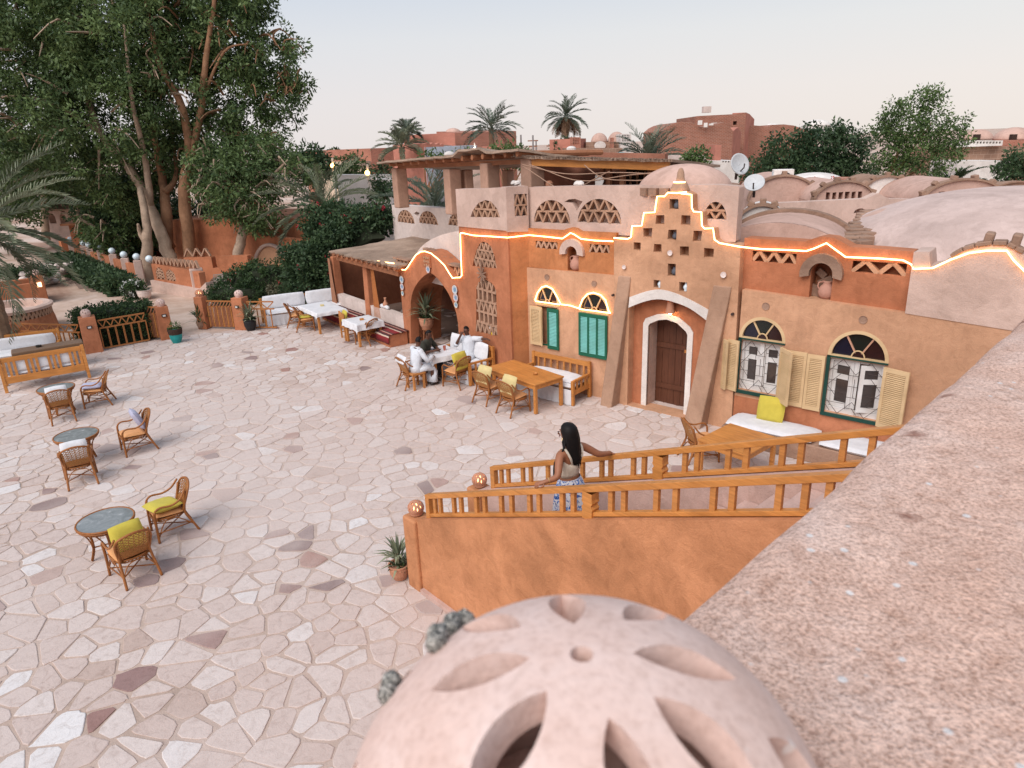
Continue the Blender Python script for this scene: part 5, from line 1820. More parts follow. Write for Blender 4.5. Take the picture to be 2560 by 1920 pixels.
# ================================================================== settles and benches
def settle(name, label, pa, pb, depth, hs=.44, hb=.92, side=1, cushion=WHITEF, back_cushion=True, slats=True, skirt=True, backrail=True, bh=.42, mound=0.0, group='wooden settles with white cushions'):
 """front feet run from pa to pb (world); back lies on the +y side (local)"""
 a, b = Vector(pa), Vector(pb)
 d = b - a
 L = d.length
 az = math.atan2(d.y, d.x)
 t = thing(name, label, 'settle', (a.x, a.y, .012), az, group)
 for x in (.04, L - .04):
  obj('leg', MB().box((x, .04, .31), (.075, .075, .62)), PINEX, t, bevel=.006)
  obj('leg', MB().box((x, depth - .04, hb / 2), (.075, .075, hb)), PINEX, t, bevel=.006)
  ar = MB().box((x, depth / 2, .60), (.06, depth - .155, .055))
  obj('armrest', ar, PINEX, t, bevel=.006)
  for k in range(3):
   obj('slat', MB().box((x, depth * (k + 1.2) / 4.4, .47), (.035, .05, .205)), PINE, t)
  obj('side_rail', MB().box((x, depth / 2, .31), (.05, depth - .155, .11)), PINEX, t)
 obj('front_rail', MB().box((L / 2, .04, .31), (L - .155, .05, .12)), PINEX, t, bevel=.005)
 if backrail:
  obj('back_rail', MB().box((L / 2, depth - .04, hb - .07), (L - .155, .045, .12)), PINEX, t, bevel=.005)
  obj('back_rail', MB().box((L / 2, depth - .04, .33), (L - .155, .045, .10)), PINEX, t, bevel=.005)
  n = max(4, int(L / .22))
  for k in range(n):
   obj('back_slat', MB().box((.1 + (L - .2) * (k + .5) / n, depth - .04, (hb + .25) / 2), (.05, .03, hb - .51)), PINE, t)
 ns = 2 if L > 1.6 else 1
 for k in range(ns):
  w = (L - .16) / ns
  obj('seat_cushion', pad(w - .01, depth - .1, .16, 14, .28), cushion, t, smooth=True, loc=(.08 + w * (k + .5), depth / 2 - .02, hs))
  if back_cushion:
   obj('back_cushion', pad(w - .02, bh, .14, 14, .3), cushion, t, smooth=True, loc=(.08 + w * (k + .5), depth - .16, hs + .07 + bh * .5), rot=(rad(80), 0, rad(RNG.uniform(-2, 2))))
 if mound:
  obj('bolster', pad(L * .9, depth * .75, mound, 14, .6), cushion, t, smooth=True, loc=(L / 2, depth * .5, hs + .09))
 if skirt:
  m = MB()
  n = int(L / .03)
  for r in range(5):
   zz = .40 - .39 * r / 4
   for i in range(n + 1):
    m.v.append((.06 + (L - .12) * i / n, .004 - .012 * math.sin(i * .95) * (r / 4) - .012, zz))
  for r in range(4):
   for i in range(n):
    a_ = r * (n + 1) + i
    m.f.append((a_, a_ + 1, a_ + n + 2, a_ + n + 1))
  obj('skirt', m, cushion, t, smooth=True)
 return t
# far white settle, its back to the garden
A = gp(*z6(1330, 1480)); B = gp(*z6(1900, 1400))
settle('settle', 'long white cushioned settle with pleated skirt at the far side of the court', A, A + (B - A).normalized() * 3.3, .85, bh=.5)
# the men's settle against the lattice tower
k0 = T.pt(-2.62, -.95, 0); k1 = T.pt(-.62, -.95, 0)
settle('settle', 'settle with white back cushions against the lattice tower beside the men', k0, k1, .85, bh=.48)
# bench under the green shutters
b0 = P.pt(P.loc(gp(1320, 985))[0], -.82, 0); b1 = P.pt(P.loc(gp(1427, 1008))[0] + .05, -.82, 0)
settle('settle', 'settle with crumpled white cushions and slatted back under the green shutters', P.pt(-3.05, -.92, 0), P.pt(-1.25, -.92, 0), .80, back_cushion=False, mound=.2)
# two long pine settles on the left with the brown clothed table between
def pine_settle(label, pa, pb, h, depth, flip=1):
 a, b = Vector(pa), Vector(pb)
 d = b - a; L = d.length; az = math.atan2(d.y, d.x)
 t = thing('pine_settle', label, 'settle', (a.x, a.y, .012), az, 'long pine settles on the left of the court')
 for x in (.05, L - .05):
  obj('leg', MB().bar((x, -.05, 0), (x, .05, h), .09, .08, up=(1, 0, 0)), PINEX, t, bevel=.008)
  obj('leg', MB().box((x, depth * flip, .3), (.08, .08, .6)), PINEX, t, bevel=.008)
  obj('armrest', MB().box((x, depth * flip / 2, .6), (.07, depth, .06)), PINEX, t, bevel=.008)
 yz = lambda z: -.05 + .1 * z / h
 obj('back_rail', MB().box((L / 2, yz(h - .09), h - .09), (L - .19, .045, .13)), PINEX, t, bevel=.006)
 obj('back_rail', MB().box((L / 2, yz(.33), .33), (L - .19, .045, .19)), PINEX, t, bevel=.006)
 g3 = 4
 for k in range(g3):
  for j in (-.12, 0, .12):
   x = L * (k + .5) / g3 + j
   obj('back_slat', MB().bar((x, yz(.42), .42), (x, yz(h - .15), h - .15), .065, .028, up=(0, 1, 0)), PINEX, t)
 obj('seat_cushion', pad(L - .2, depth, .15, 16, .25), WHITEF, t, smooth=True, loc=(L / 2, depth * flip / 2 + .03 * flip, .46))
 obj('back_cushion', pad(L - .25, .40, .15, 16, .3), WHITEF, t, smooth=True, loc=(L / 2, .13 * flip, .70), rot=(rad(82) * flip, 0, 0))
 return t
a = gp(*z0(110, 1365)); b = gp(*z0(975, 1205))
dd = (b - a).normalized()
pine_settle('long pine settle with slatted back and white cushions nearest the glass tables', a - dd * .12, b, .98, .75)
nrm = Vector((-dd.y, dd.x, 0))
a2 = a + nrm * 3.35 - dd * .6; b2 = b + nrm * 3.0 - dd * .45
pine_settle('long pine settle with white cushions backing onto the garden fence', a2, b2, .98, .75, -1)
bt = thing('bench_table', 'narrow low table under a brown cloth between the two pine settles', 'table', tuple((a + nrm * 1.72 + dd * .2)[:2]) + (.012,), math.atan2(dd.y, dd.x))
Lt = (b - a).length - .25
obj('tabletop', MB().box((Lt / 2, 0, .70), (Lt, .55, .05)), PINE, bt)
for x in (.1, Lt - .1):
 for y in (-.22, .22):
  obj('leg', MB().box((x, y, .34), (.07, .07, .68)), PINE, bt)
o = obj('table_cover', MB().box((Lt / 2 + .05, 0, .66), (Lt + .1, .62, .17)), BROWNC, None, bevel=.03, loc=bt.location, rot=bt.rotation_euler)
tag(o, 'long brown cloth draped over the narrow table between the pine settles', 'tablecloth')
o = obj('ashtray', MB().lathe([(.001, 0), (.07, 0), (.08, .05), (.068, .05), (.05, .015), (.001, .015)], 12), plain('black_tray', (.03, .025, .02)), None, loc=tuple((a + nrm * 1.72 + dd * (Lt * .52))[:2]) + (.765,))
tag(o, 'small dark tray on the brown table cover', 'tray')
# masonry bench with white mattress under the big windows, yellow pillow leaning
mb = thing('window_bench', 'low bench with white mattress along the wall under the barred windows', 'bench', tuple(P.pt(2.35, -.12, 0)), P.az)
obj('base', MB().box((1.9, -.36, .18), (3.7, .70, .36)), MUD, mb, bevel=.02)
for k in range(2):
 obj('mattress', pad(1.78, .74, .13, 16, .25), WHITEF, mb, smooth=True, loc=(.98 + 1.84 * k, -.37, .425))
u, z = q1(P, 'c6', 650, 1195, .25)
pillow('mustard pillow leaning on the red wall under the barred windows', P.pt(u, -.30, .72), (Euler((rad(74), 0, P.az + rad(4)))), YELLOW, .54, .52, .15)
# kilim benches before the porch
def kilim():
 m, nt, b = nodes('kilim_stripes')
 co = _coord(nt)
 sep = nt.nodes.new('ShaderNodeSeparateXYZ'); nt.links.new(co, sep.inputs[0])
 a_ = nt.nodes.new('ShaderNodeMath'); a_.operation = 'ADD'
 nt.links.new(sep.outputs['Y'], a_.inputs[0]); nt.links.new(sep.outputs['Z'], a_.inputs[1])
 md = nt.nodes.new('ShaderNodeMath'); md.operation = 'FRACT'
 sc = nt.nodes.new('ShaderNodeMath'); sc.operation = 'MULTIPLY'; nt.links.new(a_.outputs[0], sc.inputs[0]); sc.inputs[1].default_value = 1.9
 nt.links.new(sc.outputs[0], md.inputs[0])
 r = _ramp(nt, md.outputs[0], [(0, (.22, .015, .018)), (.22, (.22, .015, .018)), (.24, (.55, .42, .33)), (.33, (.55, .42, .33)), (.35, (.06, .02, .02)), (.55, (.26, .03, .025)), (.60, (.26, .03, .025)), (.62, (.5, .33, .25)), (.68, (.10, .03, .03)), (.85, (.2, .015, .02)), (1, (.2, .015, .02))])
 r.color_ramp.interpolation = 'CONSTANT'
 nt.links.new(r.outputs[0], b.inputs['Base Color'])
 b.inputs['Roughness'].default_value = .95
 return m
KIL = kilim()
for (u0, u1, lab) in ((uC + .05, uP + .35, 'striped red kilim spread over the bench right of the porch post'), (uZ + .1, uC - .25, 'striped red kilim spread over the bench left of the porch post')):
 bn = thing('porch_bench', 'masonry bench under the ' + ('right' if u0 > uC else 'left') + ' striped kilim before the porch wall', 'bench', tuple(T.pt(u0, -.02, 0)), T.az, 'benches before the porch')
 L = u1 - u0
 obj('base', MB().box((L / 2, -.36, .21), (L - .1, .66, .42)), RED, bn, bevel=.02)
 m = MB()
 prof = [(.0, .46), (-.2, .455), (-.5, .45), (-.70, .44), (-.735, .40), (-.75, .3), (-.76, .14)]
 n = 24
 for i in range(n + 1):
  for y, z in prof:
   m.v.append((L * i / n, y + .012 * math.sin(i * 1.3) * (z < .42), z + .006 * math.sin(i * 2.1 + y * 9)))
 k = len(prof)
 for i in range(n):
  for j in range(k - 1):
   m.f.append((i * k + j, i * k + j + 1, (i + 1) * k + j + 1, (i + 1) * k + j))
 o = obj('kilim', m, KIL, None, smooth=True, loc=bn.location, rot=bn.rotation_euler)
 o.modifiers.new('t', 'SOLIDIFY').thickness = .015
 tag(o, lab, 'kilim', 'striped kilims on the porch benches')
# woven drum table at the end of the kilim bench
c = gp(*za(970, 1500))
wd = thing('drum_stool', 'round pale woven drum stool at the end of the kilim bench', 'stool', (c.x, c.y, .012))
dm = MB()
for k in range(36):
 a_ = 2 * PI * k / 36
 dm.tube([(.30 * math.cos(a_), .30 * math.sin(a_), 0), (.315 * math.cos(a_), .315 * math.sin(a_), .21), (.30 * math.cos(a_), .30 * math.sin(a_), .42)], .026, 5)
o = obj('cane_ribs', dm, stucco('pale_cane', (.58, .40, .30), var=.2, grain=.8), wd);
obj('top', MB().lathe([(.001, .40), (.31, .40), (.31, .43), (.001, .43)], 24), MUD, wd)
# ---- square wooden armchair with yellow pillow at the small white table
wc = thing('wooden_chair', 'square orange wooden armchair with yellow pillow left of the small white table', 'chair', (0, 0, .012))
c = (gp(*za(300, 1482)) + gp(*za(512, 1472))) / 2
wc.location = (c.x + .05, c.y + .05, .012); wc.rotation_euler = (0, 0, rad(-62))
for sx in (-1, 1):
 obj('leg', MB().box((sx * .24, .22, .31), (.05, .05, .62)), PINE, wc)
 obj('leg', MB().box((sx * .24, -.24, .46), (.05, .05, .92)), PINE, wc)
 obj('armrest', MB().box((sx * .24, 0, .63), (.06, .50, .035)), PINE, wc)
 obj('stretcher', MB().box((sx * .24, 0, .2), (.03, .42, .03)), PINE, wc)
obj('seat', MB().box((0, 0, .40), (.46, .46, .06)), PINE, wc)
obj('backrest', MB().box((0, -.24, .80), (.43, .03, .22)), PINE, wc)
obj('cushion', pad(.46, .44, .08), PEACH, wc, smooth=True, loc=(0, .01, .465))
m4 = Matrix.Rotation(wc.rotation_euler.z, 4, 'Z')
pillow('yellow pillow over the back of the square wooden chair', Vector(wc.location) + m4 @ Vector((0, -.15, .76)), (m4 @ Euler((rad(76), 0, 0)).to_matrix().to_4x4()).to_euler(), YELLOW, .46, .44, .12)
# ================================================================== plants: builders
LEAF = foliage('broad_leaf', (0.026, 0.055, 0.020), (0.165, 0.235, 0.08))
LEAFY = foliage('yellow_green_leaf', (0.034, 0.070, 0.022), (0.155, 0.225, 0.07))
LEAFD = foliage('dark_leaf', (0.016, 0.038, 0.018), (0.085, 0.135, 0.055))
HEDGE = foliage('hedge_leaf', (0.016, 0.038, 0.015), (0.08, 0.13, 0.045))
PALML = foliage('palm_leaf', (0.085, 0.105, 0.065), (0.30, 0.32, 0.20), .5, .15)
PALMD = foliage('dry_frond', (0.16, 0.085, 0.045), (0.34, 0.20, 0.12), .7, .1)
PALMG = foliage('grey_palm_leaf', (0.06, 0.085, 0.062), (0.19, 0.23, 0.16), .5, .15)
BLOOM = foliage('red_bloom', (0.42, 0.02, 0.04), (0.60, 0.06, 0.09), .6, .3)
WBLOOM = foliage('white_bloom', (0.6, 0.6, 0.55), (0.8, 0.8, 0.76), .6, .2)
BARK = stucco('pale_bark', (0.40, 0.29, 0.21), var=0.22, scale=1.6, bump=0.8)
BARKR = stucco('red_brown_bark', (0.30, 0.16, 0.09), var=0.25, scale=1.6, bump=0.8)
PTRUNK = stucco('palm_trunk', (0.22, 0.14, 0.09), var=0.3, grain=.4, bump=1.0)
def leaves(cen, rad_, n, L, Wd, droop=0.3, tone_c=None, rng=NR):
 """n leaves scattered round each centre: diamond leaf faces with a folded midrib"""
 cen = np.asarray(cen, float); C = len(cen)
 rad_ = np.broadcast_to(np.asarray(rad_, float).reshape(-1, 1) if np.ndim(rad_) == 1 else np.asarray(rad_, float), (C, 3)) if np.ndim(rad_) else np.full((C, 3), rad_)
 N = C * n
 d = rng.normal(size=(N, 3)); d /= np.linalg.norm(d, axis=1, keepdims=True)
 r = rng.random(N) ** .45
 p = np.repeat(cen, n, 0) + d * r[:, None] * np.repeat(rad_, n, 0)
 ax = d * .8 + rng.normal(size=(N, 3)) * .7; ax[:, 2] -= droop
 ax /= np.linalg.norm(ax, axis=1, keepdims=True)
 t = rng.normal(size=(N, 3)); sd = np.cross(ax, t); sd /= np.linalg.norm(sd, axis=1, keepdims=True) + 1e-9
 sc = rng.uniform(.65, 1.3, N)[:, None]
 a = p; b = p + ax * L * sc
 m = p + ax * L * .45 * sc
 w = sd * Wd * .5 * sc
 nrm = np.cross(ax, sd) * Wd * .12
 v = np.stack([a, m + w + nrm, b, m - w + nrm], 1).reshape(-1, 3)
 f = np.arange(N * 4).reshape(N, 4)
 tc = rng.random(C) if tone_c is None else tone_c
 tone = np.clip(np.repeat(tc, n) * .6 + rng.random(N) * .4, 0, 1)
 return v, f, np.repeat(tone, 4)
def merge(parts):
 vs, fs, ts = [], [], []
 k = 0
 for v, f, t in parts:
  vs.append(v); fs.append(f + k); ts.append(t); k += len(v)
 return np.concatenate(vs), np.concatenate(fs), np.concatenate(ts)
def blob_centres(blobs, dens, rng=NR, shell=.5):
 out = []
 for c, r in blobs:
  r = np.asarray(r if np.ndim(r) else (r, r, r), float)
  n = max(4, int(dens * (r[0] * r[2] * 4)))
  d = rng.normal(size=(n, 3)); d /= np.linalg.norm(d, axis=1, keepdims=True)
  k = shell + (1 - shell) * rng.random(n) ** .7
  out.append(np.asarray(c, float) + d * k[:, None] * r)
 return np.concatenate(out)
def crown(parent, name, blobs, dens, n, L, Wd, clump, mat, droop=.3, rng=NR, shell=.5):
 cen = blob_centres(blobs, dens, rng, shell)
 v, f, t = leaves(cen, clump, n, L, Wd, droop, None, rng)
 me = np_mesh(name, v, f, mat, {'tone': t})
 return link(name, me, parent)
def limb(parent, pts, r, mat, name='trunk', n=8):
 sp = spline(pts, 5)
 N = len(sp)
 rs = [r[0] + (r[-1] - r[0]) * (i / (N - 1)) ** .8 for i in range(N)]
 sp = [p + Vector((RNG.uniform(-1, 1), RNG.uniform(-1, 1), 0)) * rs[i] * .15 for i, p in enumerate(sp)]
 return obj(name, MB().tube(sp, rs, n), mat, parent, smooth=True)
def frond(L, droop, nl=34, leaf=.42, wid=.030, rng=NR, v=.55):
 """one pinnate frond along +x: rachis and two rows of leaflets; returns verts, quads"""
 s = np.linspace(0, 1, nl + 1)
 ang = droop[0] + (droop[1] - droop[0]) * s ** 1.4
 dx = np.cos(ang) * L / nl; dz = np.sin(ang) * L / nl
 x = np.concatenate([[0], np.cumsum(dx[:-1])]); z = np.concatenate([[0], np.cumsum(dz[:-1])])
 P_ = np.stack([x, np.zeros_like(x), z], 1)
 vs = []; fs = []; k = 0
 T_ = np.stack([np.cos(ang), np.zeros_like(ang), np.sin(ang)], 1)
 U_ = np.stack([-np.sin(ang), np.zeros_like(ang), np.cos(ang)], 1)
 for i in range(nl):
  w = .022 * (1 - s[i]) + .006; w2 = .022 * (1 - s[i + 1]) + .006
  vs += [P_[i] + [0, w, 0], P_[i] - [0, w, 0], P_[i + 1] - [0, w2, 0], P_[i + 1] + [0, w2, 0]]
  fs.append((k, k + 1, k + 2, k + 3)); k += 4
 for i in range(3, nl + 1):
  l = leaf * (math.sin(PI * (.12 + .83 * s[i])) ** .7) * rng.uniform(.85, 1.12)
  for sg in (-1, 1):
   a = rng.uniform(.45, .75)
   d = T_[i] * math.cos(a) + np.array([0, sg, 0]) * math.sin(a) + U_[i] * (v + rng.uniform(-.25, .15))
   d /= np.linalg.norm(d)
   tip = P_[i] + d * l + np.array([0, 0, -.25 * l * l / leaf])
   b = T_[i] * wid * .5
   mid = P_[i] + d * l * .5
   vs += [P_[i] - b * .6, P_[i] + b * .6, mid + b, tip]
   fs.append((k, k + 1, k + 2, k + 3)); k += 4
   vs += [P_[i] - b * .6, mid + b, tip, mid - b]
   fs.append((k, k + 1, k + 2, k + 3)); k += 4
 return np.array(vs), np.array(fs)
def palm(name, label, base, H_, nf, L, mat=None, group=None, trunk_r=.2, skirt=0, leaf=.42, lean=(0, 0), seed=1, up=(1.2, -.5), wid=.03, trunk=True, nl=34):
 rg = np.random.default_rng(seed)
 t = thing(name, label, 'palm', tuple(base), 0, group)
 top = Vector((lean[0], lean[1], H_))
 if trunk:
  pts = spline([(0, 0, -.2), (lean[0] * .3, lean[1] * .3, H_ * .5), tuple(top)], 12)
  rs = [trunk_r * (1.15 - .3 * i / len(pts)) * (1 + .10 * (i % 2)) for i in range(len(pts))]
  obj('trunk', MB().tube(pts, rs, 10), PTRUNK, t)
 vs = []; fs = []; ts = []; k = 0
 def put(az, el0, el1, LL, tone):
  nonlocal k
  v, f = frond(LL, (el0, el1), nl, leaf, wid, rg)
  tw = rg.uniform(-.5, .5)
  v = v @ np.array(Matrix.Rotation(tw, 3, 'X')).T
  v = v @ np.array(Matrix.Rotation(az, 3, 'Z')).T + np.array(top)
  vs.append(v); fs.append(f + k); ts.append(np.full(len(v), tone)); k += len(v)
 for i in range(nf):
  q = i / max(1, nf - 1)
  el = up[0] + (up[1] - up[0]) * q ** 1.1 + rg.uniform(-.12, .12)
  put(i * 2.39996 + rg.uniform(-.2, .2), el, el - rg.uniform(.7, 1.25), L * rg.uniform(.82, 1.08), rg.uniform(.15, 1) * (1 - .4 * q))
 me = np_mesh('crown', np.concatenate(vs), np.concatenate(fs), mat or PALML, {'tone': np.concatenate(ts)})
 link('crown', me, t)
 if skirt:
  vs, fs, ts, k = [], [], [], 0
  for i in range(skirt):
   put(i * 2.4, rg.uniform(-1.1, -.5), -1.55, L * rg.uniform(.55, .95), rg.random())
  me = np_mesh('dead_fronds', np.concatenate(vs), np.concatenate(fs), PALMD, {'tone': np.concatenate(ts)})
  link('dead_fronds', me, t)
 return t
def bush(name, label, c, r, mat, dens=26, n=40, L=.12, Wd=.06, clump=.16, cat='shrub', group=None, core=True, shell=.7):
 t = thing(name, label, cat, tuple(c), 0, group)
 bl = [((0, 0, r[2] * .9), r)]
 crown(t, 'foliage', bl, dens, n, L, Wd, clump, mat, .1, NR, shell)
 if core:
  m = MB().lathe([(.01, 0), (r[0] * .5, .05), (r[0] * .78, r[2] * .7), (r[0] * .6, r[2] * 1.4), (.01, r[2] * 1.62)], 10)
  o = obj('branches', m, DARKG, t)
  o.scale = (1, r[1] / r[0], 1)
 return t
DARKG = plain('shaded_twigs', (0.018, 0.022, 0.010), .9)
def hedge(name, label, corners, h, mat=None, L=.10, dens=55, group=None):
 """clipped hedge on a ground polygon: leaf faces over its top and sides"""
 xs = [p[0] for p in corners]; ys = [p[1] for p in corners]
 c = Vector((sum(xs) / len(xs), sum(ys) / len(ys), 0))
 t = thing(name, label, 'hedge', (c.x, c.y, 0), 0, group)
 poly = [(x - c.x, y - c.y) for x, y in zip(xs, ys)]
 m = MB().prism([(x * .90, y * .90) for x, y in poly], 0, h * .9)
 obj('branches', m, DARKG, t)
 pts = []
 lo = (min(p[0] for p in poly), min(p[1] for p in poly)); hi = (max(p[0] for p in poly), max(p[1] for p in poly))
 A_ = (hi[0] - lo[0]) * (hi[1] - lo[1])
 for _ in range(int(A_ * dens)):
  p = (RNG.uniform(lo[0], hi[0]), RNG.uniform(lo[1], hi[1]))
  if in_poly(p, poly):
   pts.append((p[0], p[1], h * (.9 + RNG.uniform(-.05, .05))))
 for i in range(len(poly)):
  a, b = poly[i - 1], poly[i]
  l = math.hypot(b[0] - a[0], b[1] - a[1])
  for _ in range(int(l * h * dens)):
   s = RNG.random(); z = RNG.random()
   k = .95 - .05 * (z > .85)
   pts.append(((a[0] + (b[0] - a[0]) * s) * k, (a[1] + (b[1] - a[1]) * s) * k, h * z * .95))
 v, f, tn = leaves(np.array(pts), .11, 12, L, L * .5, -.1)
 link('foliage', np_mesh('foliage', v, f, mat or HEDGE, {'tone': tn}), t)
 return t
def potted(name, label, c, pot_mat, pr, ph, kind, size, mat=None, group=None):
 t = thing(name, label, 'potted plant', (c[0], c[1], c[2] if len(c) > 2 else .012), 0, group)
 obj('pot', MB().lathe([(pr * .62, 0), (pr * .9, ph * .35), (pr, ph * .75), (pr * .93, ph * .9), (pr * 1.05, ph * .93), (pr * 1.05, ph), (pr * .9, ph), (pr * .85, ph * .86), (.001, ph * .86)], 18), pot_mat, t, smooth=False)
 rg = np.random.default_rng(int(abs(c[0] * 100)) + 5)
 if kind == 'spiky':
  vs = []; fs = []; ts = []
  for i in range(46):
   az = i * 2.4; el = rg.uniform(.1, 1.35)
   L = size * rg.uniform(.7, 1.1)
   d = np.array([math.cos(az) * math.cos(el), math.sin(az) * math.cos(el), math.sin(el)])
   s = np.array([-math.sin(az), math.cos(az), 0]) * size * .045
   o = np.array([0, 0, ph * .86 + size * .25 * (i % 3) * .8])
   mid = o + d * L * .55; tip = o + d * L + np.array([0, 0, -.22 * L * math.cos(el)])
   k = len(vs) * 4
   vs.append(np.array([o - s * .7, o + s * .7, mid + s, mid - s])); vs.append(np.array([mid - s, mid + s, tip + s * .08, tip - s * .08]))
   fs += [(k, k + 1, k + 2, k + 3), (k + 4, k + 5, k + 6, k + 7)]
   tn = rg.random(); ts += [tn] * 8
  link('leaves', np_mesh('leaves', np.concatenate(vs), np.array(fs), mat or PALML, {'tone': np.array(ts)}), t)
  obj('stem', MB().tube([(0, 0, ph * .8), (.01, 0, ph * .86 + size * .45)], size * .05, 6), PTRUNK, t)
  cen = np.array([(rg.uniform(-.6, .6) * pr, rg.uniform(-.6, .6) * pr, ph * .95) for _ in range(14)])
  v, f, tn = leaves(cen, size * .14, 10, size * .12, size * .05, -.4)
  link('undergrowth', np_mesh('undergrowth', v, f, HEDGE, {'tone': tn}), t)
 else:
  cen = blob_centres([((0, 0, ph + size * .35), (size * .5, size * .5, size * .45))], 60 / max(size, .3))
  v, f, tn = leaves(cen, size * .16, 14, size * .16, size * .07, 0)
  link('foliage', np_mesh('foliage', v, f, mat or HEDGE, {'tone': tn}), t)
 return t
# ================================================================== the great trees on the left
def pm_(r, Y):
 return r / FOC * Y
TG = 'great trees beyond the garden wall'
def big_tree(label, trunks, blobs, mat, dens, n, leafL, bark, Y0=38.0, off=1.6, clump=.62):
 base = at(trunks[0][0][0], trunks[0][0][1], (trunks[0][0][2] if len(trunks[0][0]) > 2 else Y0) - off)
 t = thing('shade_tree', label, 'tree', (base.x, base.y, 0), 0, TG)
 o = Vector((base.x, base.y, 0))
 first_ = True
 for tr in trunks:
  *pts, r = tr
  P_ = [at(p[0], p[1], (p[2] if len(p) > 2 else Y0) - (off if p[1] > 380 else off + .2)) - o for p in pts]
  if first_:
   P_ = [Vector((P_[0].x + .05, P_[0].y, -.2))] + P_
  limb(t, P_, r, bark, 'trunk' if first_ else 'limb', 9)
  first_ = False
 bl = []
 for px, py, r, Y in blobs:
  Y += 2.2 if py > 380 and off else 0
  c = at(px, py, Y) - o
  R_ = pm_(r, Y)
  bl.append((c, (R_, R_ * 1.05, R_ * .92)))
 crown(t, 'crown', bl, dens, n, leafL, leafL * .42, clump, mat, .35)
 # thin bare twigs hanging through the crown
 tw = MB()
 for c, r in bl:
  for _ in range(8):
   d = Vector((RNG.gauss(0, 1), RNG.gauss(0, 1) - .8, RNG.gauss(0, .7))).normalized()
   p0 = Vector(c) + Vector((d.x * r[0], d.y * r[1], d.z * r[2])) * .45
   p1 = Vector(c) + Vector((d.x * r[0], d.y * r[1], d.z * r[2])) * 1.02
   tw.tube(spline([p0, (p0 + p1) / 2 + Vector((RNG.uniform(-.3, .3), 0, RNG.uniform(-.1, .5))), p1 + Vector((0, 0, RNG.uniform(-.5, .1)))], 3), [.075, .065, .055, .045, .035, .025, .015], 4)
 k = obj('twigs', tw, bark, t); k['kind'] = 'stuff'
 return t
big_tree('great dark tree on the left with a pale leaning trunk',
   [[(432, 668, 38), (405, 590, 38), (377, 520, 38.5), (330, 430, 39), (250, 330, 40), (190, 150, 40), (150, -40, 40), (.42, .10)],
   [(377, 520, 38.5), (360, 380, 38), (330, 250, 37), (310, 60, 37), (.2, .05)],
   [(250, 330, 40), (150, 270, 39), (60, 240, 38), (-40, 250, 38), (.14, .04)]],
   [(110, 110, 165, 38), (300, 90, 170, 37), (250, 290, 165, 37), (90, 320, 150, 38), (150, 400, 115, 38.5), (330, 430, 110, 37), (20, 180, 150, 38),
   (20, 440, 120, 39), (390, 210, 110, 36.5), (230, -30, 170, 38), (60, -20, 160, 39), (270, 560, 75, 37), (350, 560, 55, 39), (300, 500, 70, 39)],
   LEAF, 3.6, 74, .21, BARK, clump=.46)
big_tree('tallest great tree with straight pale trunk forking high up',
   [[(478, 655, 38.5), (468, 560, 38.5), (462, 460, 38.5), (478, 400, 38.5), (.36, .28)],
   [(478, 400, 38.5), (455, 270, 38), (400, 160, 38), (372, 40, 38), (360, -60, 38), (.24, .07)],
   [(478, 400, 38.5), (500, 290, 38.3), (515, 150, 38), (532, 30, 38), (540, -60, 38), (.22, .07)],
   [(506, 250, 38.3), (560, 130, 38), (620, 110, 38), (.10, .03)],
   [(420, 620, 39), (415, 520, 39), (405, 440, 39.5), (385, 340, 39), (360, 200, 40), (.36, .08)],
   [(412, 480, 39), (440, 440, 39.5), (430, 330, 40), (.2, .06)]],
   [(480, 60, 140, 38.5), (600, 90, 115, 38), (680, 150, 80, 38), (705, 250, 66, 38), (590, 260, 115, 38), (450, 250, 120, 39), (420, 60, 110, 38.5), (640, 330, 80, 38),
   (520, 370, 100, 38.5), (500, -60, 150, 39), (610, -40, 90, 38), (730, 210, 45, 38), (560, 180, 100, 39), (420, 370, 100, 39.5)],
   LEAF, 2.9, 70, .21, BARKR, clump=.44)
big_tree('bushy bright green tree with short stout trunk right of the great trees',
   [[(582, 690, 35), (596, 630, 35), (608, 575, 35.2), (615, 500, 35.5), (.34, .2)], [(615, 500, 35.5), (680, 440, 35), (720, 400, 35), (.12, .04)], [(615, 500, 35.5), (560, 430, 35.5), (.14, .05)]],
   [(610, 470, 95, 35.3), (700, 425, 66, 35.5), (555, 500, 62, 35.3), (640, 530, 62, 35), (760, 430, 40, 36), (540, 420, 80, 36), (650, 400, 70, 36)],
   LEAF, 5.5, 56, .2, BARK, 35.3, off=0, clump=.44)
big_tree('dark tree with pale forked lower trunk left of the leaning trunk',
   [[(366, 672, 37), (368, 620, 37), (366, 560, 37.2), (350, 470, 38), (.42, .15)], [(368, 612, 37), (352, 585, 37), (345, 560, 36.8), (.2, .06)]],
   [(350, 500, 80, 38.5), (300, 590, 60, 38.5), (260, 575, 52, 39), (410, 540, 60, 41), (330, 600, 50, 39.5), (500, 560, 70, 43), (545, 590, 50, 44)],
   LEAFD, 4.6, 50, .26, BARK, 37)
big_tree('tree with slim trunk in front of the arched cottage far left',
   [[(204, 640, 44), (200, 590, 44), (198, 540, 44), (170, 440, 44), (.3, .12)], [(115, 600, 46), (110, 520, 46), (112, 480, 46), (.25, .18)]],
   [(225, 530, 42, 44), (110, 440, 70, 46), (250, 490, 60, 45), (30, 480, 70, 47), (-30, 430, 120, 46)],
   LEAFD, 4, 44, .3, BARK, 44)
